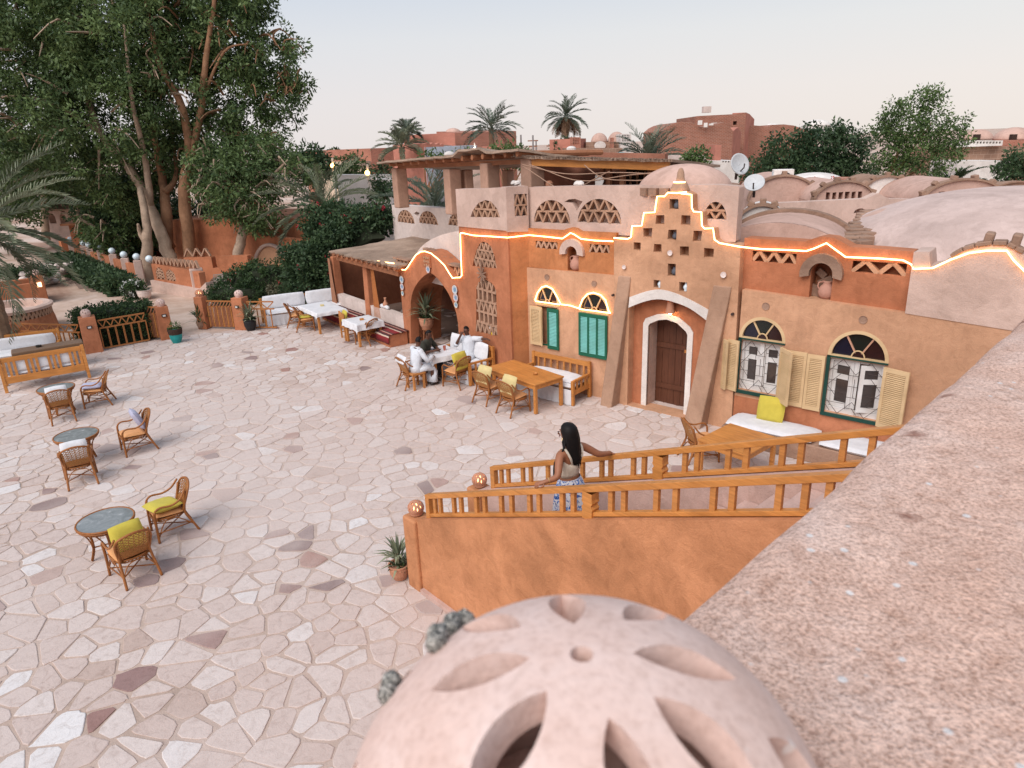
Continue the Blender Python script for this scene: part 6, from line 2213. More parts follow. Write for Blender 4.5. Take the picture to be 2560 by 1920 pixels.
# ---- palms
PG = 'date palms of the village'
palm('date_palm', 'large date palm overhanging the path at the left edge', (at(-75, 560, 21).x, 21, 0), 4.1, 36, 3.7, PALML, None, .26, 0, .5, seed=3, wid=.04, up=(1.3, -.75), nl=44)
p = at(806, 525, 33); palm('date_palm', 'feathery date palm behind the porch roof beside the flowering vine', (p.x, p.y, 0), p.z + .1, 30, 3.3, PALML, None, .22, 0, .5, seed=5, wid=.035)
p = at(1085, 500, 32); palm('date_palm', 'grey green date palm seen through the pergola columns', (p.x, p.y, 0), p.z - .4, 30, 3.2, PALMG, None, .22, 0, .5, seed=6, wid=.035)
for i, (px, py, Y, Lp, sk, lab, gy) in enumerate((
  (1016, 333, 66, 1.7, 0, 'small date palm crown behind the bushy palm near the red flat house', 383),
  (1004, 368, 60, 2.7, 0, 'bushy date palm before the long red brick house', 410),
  (1228, 322, 60, 2.8, 0, 'date palm with clear trunk right of the domed red house', 385),
  (1415, 292, 70, 2.6, 26, 'tall palm with a long skirt of dead fronds standing alone against the sky', 375))):
 c = at(px, py, Y)
 palm('date_palm', lab, (c.x, c.y, 0), c.z, 26, Lp, PALMG if i != 1 else PALML, None, .24, sk, .55, seed=20 + i, wid=.07, nl=22, up=(1.35, -.35) if not sk else (1.4, -.5))
p = at(1622, 402, 48); palm('date_palm', 'wide low date palm behind the pergola roof beside the brick house', (p.x, p.y, 0), p.z, 26, 2.9, PALMG, None, .22, 0, .55, seed=31, wid=.06, nl=24, up=(1.4, .2))
p = at(2385, 455, 44); palm('fan_palm', 'dark fan palm below the tall tree on the right', (p.x, p.y, 0), p.z - .3, 26, 2.0, LEAFD, None, .22, 0, .5, seed=32, wid=.06, nl=22)
p = at(2290, 462, 44); palm('fan_palm', 'smaller dark palm left of the fan palm on the right', (p.x, p.y, 0), p.z - .5, 20, 1.5, LEAFD, None, .2, 0, .5, seed=33, wid=.06, nl=20)
# ---- trees on the right and between the houses
def far_tree(name, label, blobs, mat, dens, n, L, Y, clump, group=None, tr=(.22, .06), shell=.45):
 px = sum(b[0] for b in blobs) / len(blobs)
 low = max(blobs, key=lambda b: b[1])
 base = at(low[0], low[1], Y)
 t = thing(name, label, 'tree', (base.x, base.y, 0), 0, group)
 o = Vector((base.x, base.y, 0))
 top = at(px, min(b[1] for b in blobs) + 10, Y) - o
 limb(t, [(0, 0, -.2), (0, 0, base.z * .6), top * .5, top * .66], tr, BARKR)
 for b in blobs[:5]:
  c = at(b[0], b[1], Y) - o
  limb(t, [(0, 0, base.z * .5), (c.x * .5, c.y, (base.z * .5 + c.z) * .5), tuple(c)], (tr[0] * .5, tr[1] * .4), BARKR, 'limb', 6)
 bl = [(at(b[0], b[1], Y + (b[3] if len(b) > 3 else 0)) - o, (pm_(b[2], Y), pm_(b[2], Y), pm_(b[2], Y) * .85)) for b in blobs]
 crown(t, 'crown', bl, dens, n, L, L * .42, clump, mat, .25, NR, shell)
 return t
far_tree('acacia_tree', 'low spreading dark feathery tree right of the brick house', [(1900, 430, 40), (1960, 385, 52), (2040, 365, 55), (2010, 430, 60), (2100, 350, 40), (1930, 460, 35), (2080, 430, 50), (2130, 440, 40), (2140, 380, 40)], LEAFD, 9, 40, .24, 40, .42)
far_tree('tall_tree', 'tall airy tree rising above the domes on the right', [(2265, 335, 62), (2330, 305, 58), (2240, 390, 62), (2355, 370, 52), (2300, 420, 62), (2318, 248, 30), (2215, 305, 34), (2395, 315, 26), (2195, 430, 40), (2262, 262, 26), (2345, 240, 18), (2300, 236, 16), (2235, 275, 22), (2400, 350, 24), (2180, 330, 18)], LEAFY, 5.2, 42, .2, 42, .42, shell=.25)
far_tree('shade_tree', 'bit of dark tree at the far right edge', [(2530, 425, 36), (2560, 400, 40), (2590, 440, 40)], LEAFD, 9, 36, .24, 38, .4)
far_tree('shade_tree', 'round bright bush tree above the middle of the pergola roof', [(1262, 395, 26), (1240, 385, 20), (1300, 388, 24), (1280, 380, 18), (1320, 395, 16)], LEAFY, 7, 34, .3, 48, .5)
far_tree('shade_tree', 'small green tree below the brick house beside the white wall', [(1740, 390, 24), (1760, 400, 20), (1728, 404, 18)], LEAFY, 8, 34, .26, 45, .4)
far_tree('tamarisk_tree', 'soft grey green tree behind the lit street lamp', [(880, 420, 34), (905, 440, 30), (860, 445, 28), (885, 455, 30)], LEAFY, 7, 38, .26, 48, .5)
far_tree('shade_tree', 'dark bush tree between the street lamp and the pergola', [(950, 465, 26), (965, 480, 22), (940, 490, 20)], LEAFD, 8, 36, .24, 42, .4)
far_tree('shade_tree', 'distant dark tree left of the long red house', [(775, 385, 22), (800, 395, 20), (760, 410, 24), (815, 415, 20), (790, 430, 24), (740, 400, 20)], LEAFD, 5, 34, .4, 62, .6)
far_tree('shade_tree', 'distant grey green tree rising behind the great tree’s right edge', [(835, 392, 14), (826, 400, 14), (846, 402, 12)], LEAFD, 5, 30, .5, 80, .7)
far_tree('shade_tree', 'small dark tree before the cream lower floor of the long house', [(954, 418, 16), (962, 426, 14)], LEAFD, 6, 34, .3, 56, .5)
far_tree('shade_tree', 'low green trees above the left half of the pergola roof', [(1090, 398, 16), (1120, 400, 14), (1150, 392, 18), (1180, 398, 14), (1060, 404, 14)], LEAFY, 6, 30, .35, 56, .5)
far_tree('thorn_tree', 'dark thorny tree leaning left of the stone house', [(1405, 368, 15), (1420, 361, 11), (1392, 378, 11)], LEAFD, 6, 30, .35, 58, .5)
# ---- flowering vine over the porch end, hedges, low plants
vn = thing('flowering_vine', 'dark flowering creeper with scattered red blooms beside the porch', 'vine', tuple(gp(800, 745)), 0)
o_ = Vector(vn.location)
vb = [(790, 660, 60, 28.6), (850, 590, 52, 28.8), (920, 560, 48, 29), (960, 540, 30, 29), (800, 560, 55, 30), (745, 650, 45, 29), (770, 720, 45, 28.2), (820, 690, 40, 28.0), (900, 620, 45, 29.6), (735, 720, 40, 28.6), (860, 540, 40, 30)]
bl = [(at(a, b, Y) - o_, (pm_(r, Y),) * 3) for a, b, r, Y in vb]
crown(vn, 'foliage', bl, 20, 46, .17, .085, .3, LEAFD, .2)
cen = blob_centres(bl, 1.4, NR, .97)
v, f, t = leaves(cen, .07, 7, .08, .07, 0)
link('blooms', np_mesh('blooms', v, f, BLOOM, {'tone': t}), vn)['kind'] = 'stuff'
limb(vn, [(0, 0, 0), (.2, .3, 1.2), (1.0, .6, 2.2)], (.09, .05), BARKR)
o = obj('branches', MB().loft([((0, .4, .1), (.8, 0, 0), (0, .6, 0)), ((.5, .6, 1.6), (1.3, -.8, 0), (.4, .7, 0)), ((1.6, 0, 2.6), (1.7, -1.2, 0), (.3, .6, 0)), ((2.0, .1, 3.2), (.5, -.4, 0), (.1, .3, 0))], 10), DARKG, vn)
hA, hB = gp(*z0(1075, 935)), gp(*z0(1640, 845))
hd = (hB - hA).normalized(); hn = Vector((-hd.y, hd.x, 0))
hedge('clipped_hedge', 'clipped rounded hedge right behind the orange bar fence', [tuple((hA + hn * .75 + hd * -.2)[:2]), tuple((hA + hn * .62 + hd * .3)[:2]), tuple((hB + hn * .62)[:2]), tuple((hB + hn * 1.1 + hd * .3)[:2]), tuple((hB + hn * 1.9 + hd * .1)[:2]), tuple((hA + hn * 2.0)[:2]), tuple((hA + hn * 1.3 + hd * -.7)[:2])], 1.28)
c = gp(*z6(1330, 1230))
bush('round_shrub', 'large dark rounded shrub behind the long white settle', (c.x - .2, c.y + 1.6, 0), (2.3, 1.2, .85), HEDGE, 30, 40, .13, .06, .17)
c = gp(*z6(1390, 1240)); bush('pale_shrub', 'pale thin twiggy shrub before the dark rounded shrub', (c.x, c.y + .7, 0), (.55, .5, .5), foliage('pale_leaf', (.10, .09, .05), (.26, .24, .15)), 26, 26, .12, .04, .16, core=False, shell=.2)
a, b = gp(160, 668), gp(318, 738)
dd_ = (b - a).normalized(); nn = Vector((-dd_.y, dd_.x, 0))
hedge('hedge_row', 'long loose dark hedge along the sandy path towards the great trees', [tuple((a - nn * .8)[:2]), tuple((b - nn * .55)[:2]), tuple((b + nn * .45)[:2]), tuple((a + nn * .7)[:2])], .8, LEAFD, .2, 26)
c = gp(*z6(860, 1300)); bush('low_shrub', 'low green shrub looking over the bamboo gate', (c.x, c.y + 1.4, 0), (1.5, .6, .42), HEDGE, 34, 34, .12, .05, .15)
c = gp(*z0(60, 300));
bush('planter_shrub', 'low dark shrub filling the orange brick planter at the far left', (c.x + .5, c.y + .9, .55), (1.7, .55, .30), LEAFD, 34, 34, .14, .06, .16)
c = gp(*z0(1440, 365)); t_ = bush('flower_bush', 'bush of white flowers at the end of the loose hedge', (c.x, c.y, 0), (.55, .5, .42), HEDGE, 30, 30, .13, .06, .15)
cen = blob_centres([((0, 0, .45), (.5, .45, .4))], 60, NR, .9); v, f, t = leaves(cen, .06, 8, .07, .06, 0)
link('blooms', np_mesh('blooms', v, f, WBLOOM, {'tone': t}), t_)['kind'] = 'stuff'
c = gp(*z0(1545, 370)); potted('potted_plant', 'squat pale pot with a bare spiky plant beside the white flowers', (c.x, c.y), PALE, .3, .4, 'spiky', .5, LEAFD)
c = gp(*z0(1885, 838)); tp_ = potted('potted_plant', 'turquoise basket pot with grassy plant by the gate pillar', (c.x, c.y), plain('turquoise_weave', (.02, .26, .25), .6), .21, .42, 'bushy', .36, LEAFY)
obj('pot_lining', MB().lathe([(.215, .30), (.235, .42), (.235, .50), (.215, .50)], 16, cap=False), DARKIN, tp_)
c = gp(*z6(1170, 1512)); potted('potted_plant', 'black pot with spiky pale green plant at the gate pillar', (c.x, c.y), plain('black_pot', (.02, .018, .02), .5), .22, .42, 'spiky', .6)
c = gp(*z6(632, 1488)); potted('potted_plant', 'small clay pot with bare spiky plant outside the gate', (c.x, c.y), MUD, .16, .26, 'spiky', .62, LEAFD)
c = gp(1003, 1450); potted('potted_plant', 'terracotta pot with young spiky palm at the foot of the stair', (c.x - .02, c.y + .05), CLAY, .155, .24, 'spiky', .44)
ar_c = T.pt(jl[0][0] + .38, .42, 0)
sd = thing('plant_stand', 'three legged stand inside the left jamb of the arch', 'stand', tuple(ar_c))
for k in range(3):
 a_ = 2.1 * k + .4
 obj('leg', MB().tube([(.2 * math.cos(a_), .2 * math.sin(a_), 0), (.13 * math.cos(a_), .13 * math.sin(a_), .52)], .022, 6), BEAM, sd)
obj('ring', MB().lathe([(.001, .5), (.17, .5), (.17, .53), (.001, .53)], 16), BEAM, sd)
potted('potted_plant', 'clay pot with agave on the stand inside the arch', (ar_c.x, ar_c.y, .53), CLAY, .24, .36, 'spiky', .8, PALML)
# ================================================================== fence, gates, pillars, garden walls on the left
GLOBEW = plain('milky_globe', (.62, .70, .74), .3, spec=.6)
def pillar(label, c, w, h, rz, mat=RED, lamp=True, lit=False, sign=True, group='plastered gate pillars'):
 t = thing('gate_pillar', label, 'pillar', (c[0], c[1], 0), rz, group)
 m = MB()
 m.add([(-w / 2, -w / 2, -.02), (w / 2, -w / 2, -.02), (w / 2, w / 2, -.02), (-w / 2, w / 2, -.02), (-w * .46, -w * .46, h), (w * .46, -w * .46, h), (w * .46, w * .46, h), (-w * .46, w * .46, h)],
   [(0, 3, 2, 1), (4, 5, 6, 7), (0, 1, 5, 4), (1, 2, 6, 5), (2, 3, 7, 6), (3, 0, 4, 7)])
 soft(obj('shaft', m, mat, t), .02)
 if sign:
  obj('wall_light', MB().box((.02, -w / 2 - .015, h * .74), (.15, .04, .09)), DARKIN, t)
  obj('light_cover', MB().box((.02, -w / 2 - .04, h * .74), (.09, .02, .055)), WHITEW, t)
 if lamp:
  clay_lamp((c[0], c[1], h + .115), .15, ('lit' if lit else 'unlit') + ' pierced clay globe on the ' + label.split(' with ')[0], 'pierced clay globes on the pillars', lit)
 return t
fa = math.atan2(hd.y, hd.x)
pA = (gp(*z0(945, 952)) + gp(*z0(1075, 937))) / 2 + hn * .2
pillar('terracotta pillar beside the pine settles with small wall light', pA, .52, 1.18, fa)
pB = gp(*z0(1790, 805)) + hn * .2
pillar('terracotta pillar behind the turquoise pot with small wall light', pB, .42, 1.16, fa)
p0 = gp(*z0(95, 985)) + hn * .6
pillar('terracotta pillar at the left end of the garden fence with lit wall light', p0, .6, .98, fa)
gA = gp(*z6(672, 1480)); gB = gp(*z6(1095, 1492))
gd = (gB - gA).normalized(); ga_ = math.atan2(gd.y, gd.x)
pillar('slim pillar left of the bamboo gate with glowing lamp', gA, .36, 1.17, ga_, lit=True, sign=False)
pillar('broad pillar right of the bamboo gate with small wall light', gB, .46, 1.17, ga_)
gC = gp(*z6(1690, 1300)) + Vector((0, 1.5, 0))
pillar('pillar half hidden behind the white settle with pale globe', gC, .4, 1.2, ga_, sign=False)
FENC = plain('orange_painted_iron', (.40, .155, .05), .5)
def bar_fence(label, a, b, h=1.0, zig=True, n=8, group='orange bar fences', low=.06):
 a, b = Vector((a[0], a[1], 0)), Vector((b[0], b[1], 0))
 d = b - a; L = d.length
 t = thing('bar_fence', label, 'fence', tuple(a), math.atan2(d.y, d.x), group)
 for z in (low, h * .74, h):
  obj('rail', MB().box((L / 2, 0, z), (L, .04, .045)), FENC, t)
 for k in range(n):
  for j in (-.11, .11):
   x = L * (k + .5) / n + j
   obj('bar', MB().box((x, 0, (h * .74 + low) / 2), (.034, .03, h * .74 - low - .045)), FENC, t)
 if zig:
  for k in range(n):
   x = L * (k + .5) / n
   obj('brace', MB().bar((x - L / n * .48, 0, h - .02), (x, 0, h * .76), .03, .03, up=(0, 1, 0)), FENC, t)
   obj('brace', MB().bar((x, 0, h * .76), (x + L / n * .48, 0, h - .02), .03, .03, up=(0, 1, 0)), FENC, t)
 return t
bar_fence('orange bar fence in front of the clipped hedge', pA + hd * .28, pB - hd * .55, 1.0, True, 6)
bar_fence('orange bar fence behind the pine settles', p0 + hd * .3, pA - hd * .28, .95, True, 7)
bar_fence('orange cross braced fence between white settle and porch', gC + gd * .25, gC + gd * 2.7, .95, True, 3)
bar_fence('orange fence between bamboo gate pillar and white settle', gB + gd * .25, gB + gd * 1.3 + Vector((0, .1, 0)), 1.0, True, 2)
def slat_gate(label, a, b, h, n):
 a, b = Vector((a[0], a[1], 0)), Vector((b[0], b[1], 0))
 d = b - a; L = d.length
 t = thing('slat_gate', label, 'gate', tuple(a), math.atan2(d.y, d.x), 'slatted garden gates')
 for z in (.08, h * .80, h):
  obj('rail', MB().box((L / 2, .02, z), (L, .04, .05)), FENC, t)
 for k in range(n):
  x = L * (k + .5) / n
  obj('cane', MB().tube([(x, -.01, .05), (x + RNG.uniform(-.01, .01), -.01, h * .80)], L / n * .42, 6), BEAM if k % 3 else PINE, t)
 for k in range(n // 2):
  x = L * (k + .25) / (n // 2)
  obj('brace', MB().bar((x, -.01, h * .82), (x + L / n * 1.6, -.01, h - .02), .035, .03, up=(0, 1, 0)), BEAM, t)
 return t
slat_gate('bamboo slat gate between the two lamp pillars', gA + gd * .22, gB - gd * .25, 1.0, 18)
slat_gate('wooden slat gate standing open behind the orange bar fence', pB - hd * .55 + hn * .5, pB - hd * .18 + hn * .1, 1.12, 8)
# ---- low boundary wall with white globes along the far path
WT = [((393, 715), (432, 845)), ((557, 755), (585, 905)), ((637, 778), (655, 932)), ((776, 817), (785, 965)), ((914, 853), (935, 1030)), ((1068, 898), (1078, 1088)), ((1228, 938), (1232, 1122))]
zz_ = lambda x, y: (100 + .20796 * x, 480 + .20796 * y)
base_ = [gp(*zz_(*b)) for a, b in WT]
gw = thing('globe_wall', 'low terracotta boundary wall with pale piers along the far path', 'wall', tuple(base_[0]), 0)
o_ = base_[0]
for i, b in enumerate(base_):
 q = b - o_
 hh = 1.25
 soft(obj('pier', MB().box((q.x, q.y, hh / 2), (.36, .36, hh), rz=.4), PINK, gw), .03)
 tag(obj('globe_light', MB().lathe([(.02, -.02)] + [(.17 * math.sin(PI * k / 10), .17 - .17 * math.cos(PI * k / 10)) for k in range(1, 11)], 14), GLOBEW, None, smooth=True, loc=(b.x, b.y, hh)),
  'milky globe light on the far boundary wall, ' + ['farthest of all', 'second from the far end', 'third from the far end', 'middle one', 'third from the path end', 'second from the path end', 'nearest the lattice arched wall'][i], 'lamp', 'milky globe lights on the boundary wall')
 if i and i != 1:
  a = base_[i - 1] - o_
  d = q - a
  dn_ = d.normalized()
  obj('wall_panel', MB().box(((a.x + q.x) / 2, (a.y + q.y) / 2, .52), (d.length - .36, .16, 1.04), rz=math.atan2(d.y, d.x)), RED, gw)
c = gp(*zz_(1390, 1180))
tag(obj('globe_light', MB().lathe([(.02, -.02)] + [(.17 * math.sin(PI * k / 10), .17 - .17 * math.cos(PI * k / 10)) for k in range(1, 11)], 14), GLOBEW, None, smooth=True, loc=(c.x, c.y, 1.32)),
 'milky globe light beside the lattice arched garden wall', 'lamp')
# steps between the globe wall and the lattice wall
pth = MB()
for a, b in zip(base_, base_[1:]):
 pth.add([(a.x - .25, a.y - .3, -.012), (b.x - .25, b.y - .3, -.012), (b.x - 1.9, b.y - 1.2, -.012), (a.x - 1.6, a.y - 1.2, -.012)], [(0, 3, 2, 1)])
o = obj('path', pth, HALLF); o['kind'] = 'structure'
# ---- garden wall with two lattice arches, pale plinth
a = gp(*zz_(1402, 1190)); b = gp(*zz_(2060, 1292))
GW = Frame(a.x, a.y, math.degrees(math.atan2(b.y - a.y, b.x - a.x)))
g2 = thing('garden_wall', 'terracotta garden wall with two lattice arches on a pale plinth', 'wall', tuple(a), GW.az)
u1 = (b - a).length
zt = GW.uz(*zz_(1400, 870))[1]; zt2 = GW.uz(*zz_(1905, 968))[1]
zp = GW.uz(*zz_(1402, 1062))[1]; ue_ = GW.uz(*zz_(1945, 1185))[0]
ah = []
for l, r, tp_y in ((1412, 1515, 910), (1532, 1645, 938)):
 u0_, zb_ = GW.uz(*zz_(l, 1066 + (l - 1402) * .18)); u1_, _ = GW.uz(*zz_(r, 1085 + (r - 1402) * .1))
 zt_ = GW.uz(*zz_((l + r) / 2, tp_y))[1]
 ah.append(arch((u0_ + u1_) / 2, zp + .08, u1_ - u0_, zt_ - zp - .08, 10, zs=zp + (zt_ - zp) * .45))
soft(obj('wall', MB().panel([(0, zp), (ue_, zp - .1), (ue_, zt2), (0, zt)], [(h, .2) for h in ah], 0, .3), RED, g2), .03)
soft(obj('plinth', MB().panel([(-.15, -.05), (u1, -.05), (u1, .78), (ue_, zp - .1), (-.15, zp)], (), -.12, .35), PINK, g2), .03)
for h in ah:
 lattice(g2, h, 0.0, 4, .3, .05, .12)
lattice(g2, rect(.05, zt + .01, ue_ * .97, zt + .34, 0), .05, 1, .3, .05, .12, name='lattice_coping')
# ---- red house wall behind with the great semicircle and the stepped parapet
a = at(500, 655, 36.5); b = at(790, 640, 35)
RW = Frame(a.x, a.y, math.degrees(math.atan2(b.y - a.y, b.x - a.x)))
rw = thing('red_garden_house', 'long red plastered house with a great semicircle on its wall', 'house', (a.x, a.y, 0), RW.az)
f6 = lambda x, y: RW.uz(*z6(x, y))
uS0, uS1 = f6(1225, 860)[0], f6(1605, 860)[0]
zS = f6(1240, 860)[1]; zST = f6(1400, 575)[1]
uu1 = f6(1700, 600)[0]
ztop = f6(1100, 470)[1]; zt3 = f6(1660, 520)[1]
soft(obj('wall', MB().panel([(f6(800, 700)[0], -.1), (uu1 + 3, -.1), (uu1 + 3, zt3 - .1), (uu1, zt3), (f6(1300, 460)[0], ztop), (f6(1010, 470)[0], ztop), (f6(830, 560)[0], ztop - .5)], (), 0, .4), RED, rw), .04)
arc = arch((uS0 + uS1) / 2, zS, uS1 - uS0, zST - zS, 20)
obj('arch_panel', MB().panel(arc, (), -.05, 0.0), TAN, rw)
rim = MB().tube([(u, -.06, z) for u, z in arc], .10, 6)
obj('arch_rim', rim, PINK, rw, smooth=True)
obj('rear_wing', MB().box((f6(1000, 500)[0], 4, ztop * .5 + .4), (9, 6, ztop + .6)), RED, rw)
obj('downpipe', MB().tube([tuple(Vector((f6(1145, 690)[0], -.12, f6(1145, 690)[1]))), tuple(Vector((f6(1168, 850)[0], -.12, f6(1168, 850)[1])))], .06, 6), GLOBEW, rw)
# gabled brick towers among the trees
a = at(590, 560, 46)
gt = thing('gabled_house', 'red house with tall pointed brick gable half hidden behind the trees', 'house', (a.x, a.y, 0), rad(-8))
zg = a.z
obj('wall', MB().panel([(-4.5, 0), (3.2, 0), (3.2, zg), (1.5, zg + 1.5), (.5, zg + 2.6), (.2, zg + 4.2), (-.4, zg + 2.7), (-1.6, zg + 1.2), (-2.0, zg + .4), (-4.5, zg + .4)],
       [(arch(-2.4, zg - 3.0, .55, 1.0, 8, zs=zg - 2.5), .2), (rect(.1, zg - 1.6, .45, zg - .6), .2)], 0, .5), RED, gt)
obj('brick_edge', MB().bar((-1.7, -.05, zg + 1.3), (-2.6, -.05, zg - 2.0), .9, .2, up=(0, 1, 0)), brickwork('old_brick', (.42, .26, .18), (.5, .38, .3)), gt)
obj('window_frame', MB().panel(rect(.02, zg - 1.7, .55, zg - .5), [(rect(.12, zg - 1.6, .43, zg - .6), 9)], -.06, -.01), PINK, gt)
# stepped low walls in front of it
for lab, A, B, hh, mat, nm in (('low orange wall with a notch below the red house', (430, 712), (1000, 690), 1.5, RED, 'garden_wall'), ):
 a = at(*z6(*A), 34.5); b = at(*z6(*B), 34)
 fr_ = Frame(a.x, a.y, math.degrees(math.atan2(b.y - a.y, b.x - a.x)))
 w_ = thing(nm, lab, 'wall', (a.x, a.y, 0), fr_.az)
 L = (b - a).length
 z_ = a.z
 soft(obj('wall', MB().panel([(0, -.1), (L + .6, -.1), (L + .6, z_ + .05), (L * .66, z_ + .02), (L * .66, z_ - .55), (L * .53, z_ - .55), (L * .53, z_), (0, z_ - .02)], (), 0, .35), mat, w_), .04)
 lattice(w_, rect(0, z_ + .02, L * .5, z_ + .42, 0), .05, 1, .45, .07, .12, name='lattice_coping')
# two white half-round walls in front
for (l, r, t, bt_, lab) in ((730, 1080, 905, 1125, 'larger white half round garden wall with a small red painting'), (1085, 1295, 868, 1010, 'smaller white half round garden wall')):
 a = gp(*z6(l, 1125)) if l == 730 else gp(*z6(l, 1120)) + Vector((0, .4, 0)); b = gp(*z6(r, 1085)) if l == 730 else gp(*z6(r, 1060)) + Vector((0, .4, 0))
 fr_ = Frame(a.x, a.y, math.degrees(math.atan2(b.y - a.y, b.x - a.x)))
 w_ = thing('half_round_wall', lab, 'wall', tuple(a), fr_.az, None)
 L = (b - a).length
 zt_ = fr_.uz(*z6((l + r) / 2, t))[1]
 ar2 = arch(L / 2, -.02, L, zt_, 18, zs=.15)
 soft(obj('wall', MB().panel(ar2, (), 0, .35), PALE, w_), .02)
 obj('coping', MB().tube([(u, .2, z) for u, z in ar2 if z > .1], .09, 6), MUD, w_, smooth=True)
 if l == 730:
  cu, cz = fr_.uz(*z6(905, 1020))
  obj('picture_frame', MB().panel(rect(cu - .5, cz - .5, cu + .5, cz + .55, 0), [(rect(cu - .47, cz - .47, cu + .47, cz + .52, 0), 9)], -.02, 0), plain('thin_frame', (.45, .42, .38)), w_)
  pr2 = MB()
  pr2.add([(cu + .18 * math.sin(k * 2.1) * (1 if k % 2 else .45) + .02 * k, -.008, cz - .34 + .08 * k) for k in range(9)], [(0, 1, 2), (2, 3, 4), (4, 5, 6), (1, 3, 5), (5, 7, 8), (0, 3, 6)])
  obj('painted_figure', pr2, plain('red_paint', (.5, .05, .08), .8), w_)
  soft(obj('pier', MB().box((-.42, .1, .62), (.55, .5, 1.24)), PINK, w_), .04)
  clay_lamp(tuple(fr_.pt(-.42, .1, 1.36)), .14, 'unlit pierced clay globe on the pale pier left of the half round wall', 'pierced clay globes on the pillars')
# ---- arched cottage far left, red ramps, planter walls
C8 = lambda x, y: (x * .25316, 380 + y * .25316)
a = at(*C8(470, 820), 52); b = at(*C8(800, 820), 50)
CW = Frame(a.x, a.y, math.degrees(math.atan2(b.y - a.y, b.x - a.x)))
ct = thing('arched_cottage', 'pink cottage with dark arched openings under a pointed thatched gable', 'house', (a.x, a.y, 0), CW.az)
f8 = lambda x, y: CW.uz(*C8(x, y))
hl = []
for l, r, t, bb in ((495, 560, 605, 705), (602, 670, 612, 712), (700, 765, 618, 718)):
 u0_, zb_ = f8(l, bb); u1_, _ = f8(r, bb); _, zt_ = f8((l + r) / 2, t)
 hl.append((arch((u0_ + u1_) / 2, zb_, u1_ - u0_, zt_ - zb_, 10, zs=zb_ + (zt_ - zb_) * .5), .5))
vu, vz = f8(618, 568)
hl.append((arch(vu, vz - .2, .4, .6, 8), .3))
L_, zc_ = f8(820, 560)
tip = f8(625, 520)
soft(obj('wall', MB().panel([(-.3, 0), (L_, 0), (L_, f8(800, 555)[1]), (f8(690, 570)[0], f8(690, 570)[1]), (tip[0] + .5, tip[1] - .3), tip, (tip[0] - .5, tip[1] - .3), (f8(575, 580)[0], f8(575, 570)[1]), (-.2, f8(480, 558)[1])], hl, 0, .6), PINK, ct), .04)
rz_ = f8(480, 555)[1]
rm = MB()
rm.add([(-.6, -.3, rz_), (L_ + .4, -.3, rz_ - .05), (L_, 3.4, rz_ + 2.2), (0, 3.4, rz_ + 2.3)], [(0, 1, 2, 3)])
rm.add([(tip[0] - 1.6, -.35, rz_), (tip[0], -.35, tip[1] + 1.5), (tip[0] + 1.6, -.35, rz_), (tip[0], 2.6, tip[1] + 1.6)], [(0, 1, 3), (1, 2, 3)])
o = obj('thatched_roof', rm, REED, ct); o.modifiers.new('t', 'SOLIDIFY').thickness = .15
obj('rear_block', MB().box((L_ / 2, 2.6, rz_ / 2), (L_, 4, rz_)), PINK, ct)
for lab, A, B, Ya, Yb, h0, mat in (('dark red ramp wall under the arched cottage', (600, 885), (790, 790), 47, 48, 1.6, RED), ('orange slab wall right of the slim tree trunk', (830, 840), (1060, 920), 46, 44, 1.9, ORANGE), ('dark red low wall behind the globe lights', (760, 1010), (1020, 960), 42.5, 42.5, 1.5, RED)):
 a = at(*C8(*A), Ya); b = at(*C8(*B), Yb)
 fr_ = Frame(a.x, a.y, math.degrees(math.atan2(b.y - a.y, b.x - a.x)))
 w_ = thing('garden_wall', lab, 'wall', (a.x, a.y, 0), fr_.az)
 L = math.hypot(b.x - a.x, b.y - a.y)
 obj('wall', MB().panel([(0, -.1), (L, -.1), (L, b.z), (0, a.z)], (), 0, .4), mat, w_)
# shady sheds under the trees
for lab, x, y, Y, w, h in (('dim shed under the great trees left of the forked trunk', 285, 655, 42, 4.0, 2.4), ('dim hut under the great trees between the trunks', 410, 640, 43, 3.0, 2.8)):
 p = at(x, y, Y)
 s_ = thing('garden_shed', lab, 'shed', (p.x, p.y, 0), .2)
 obj('wall', MB().panel([(-w / 2, 0), (w / 2, 0), (w / 2, h), (-w / 2, h)], [(rect(-w * .3, .02, w * .1, h * .75), .6)], 0, 2.4), RED, s_)
 obj('roof', MB().box((0, 1, h + .08), (w + .5, 3, .12)), BEAM, s_)
# masonry planter, round planter with lattice band, stone baluster pile
a = gp(14, 772); b = gp(123, 756)
d = (b - a).normalized(); n_ = Vector((-d.y, d.x, 0))
pl = thing('masonry_planter', 'long low orange masonry planter filled with dark shrub at the far left', 'planter', tuple(a - d * .6), math.atan2(d.y, d.x))
Lp = (b - a).length + .6
soft(obj('front_wall', MB().panel([(-1, -.05), (Lp, -.05), (Lp - .1, .95), (-1, .85)], (), 0, .25), RED, pl), .03)
soft(obj('side_wall', MB().box((Lp - .2, 1.1, .45), (.25, 1.7, .95)), RED, pl), .03)
soft(obj('back_wall', MB().box((Lp / 2 - .5, 1.9, .45), (Lp + .8, .2, .95)), RED, pl), .03)
soft(obj('corner_pier', MB().box((Lp - .2, .15, .62), (.42, .42, 1.25)), RED, pl), .04)
obj('wall_light', MB().box((Lp - .2, -.08, .85), (.16, .04, .2)), emit('warm_wall_light', (1, .72, .4), 2.5), pl)
obj('soil', MB().box((Lp / 2 - .5, 1.1, .3), (Lp + .7, 1.5, .6)), DARKG, pl)
q = pl.location + Matrix.Rotation(pl.rotation_euler.z, 3, 'Z') @ Vector((Lp - .2, .15, 1.37))
clay_lamp(tuple(q), .14, 'unlit pierced clay globe on the corner of the masonry planter', 'pierced clay globes on the pillars')
c = gp(5, 850)
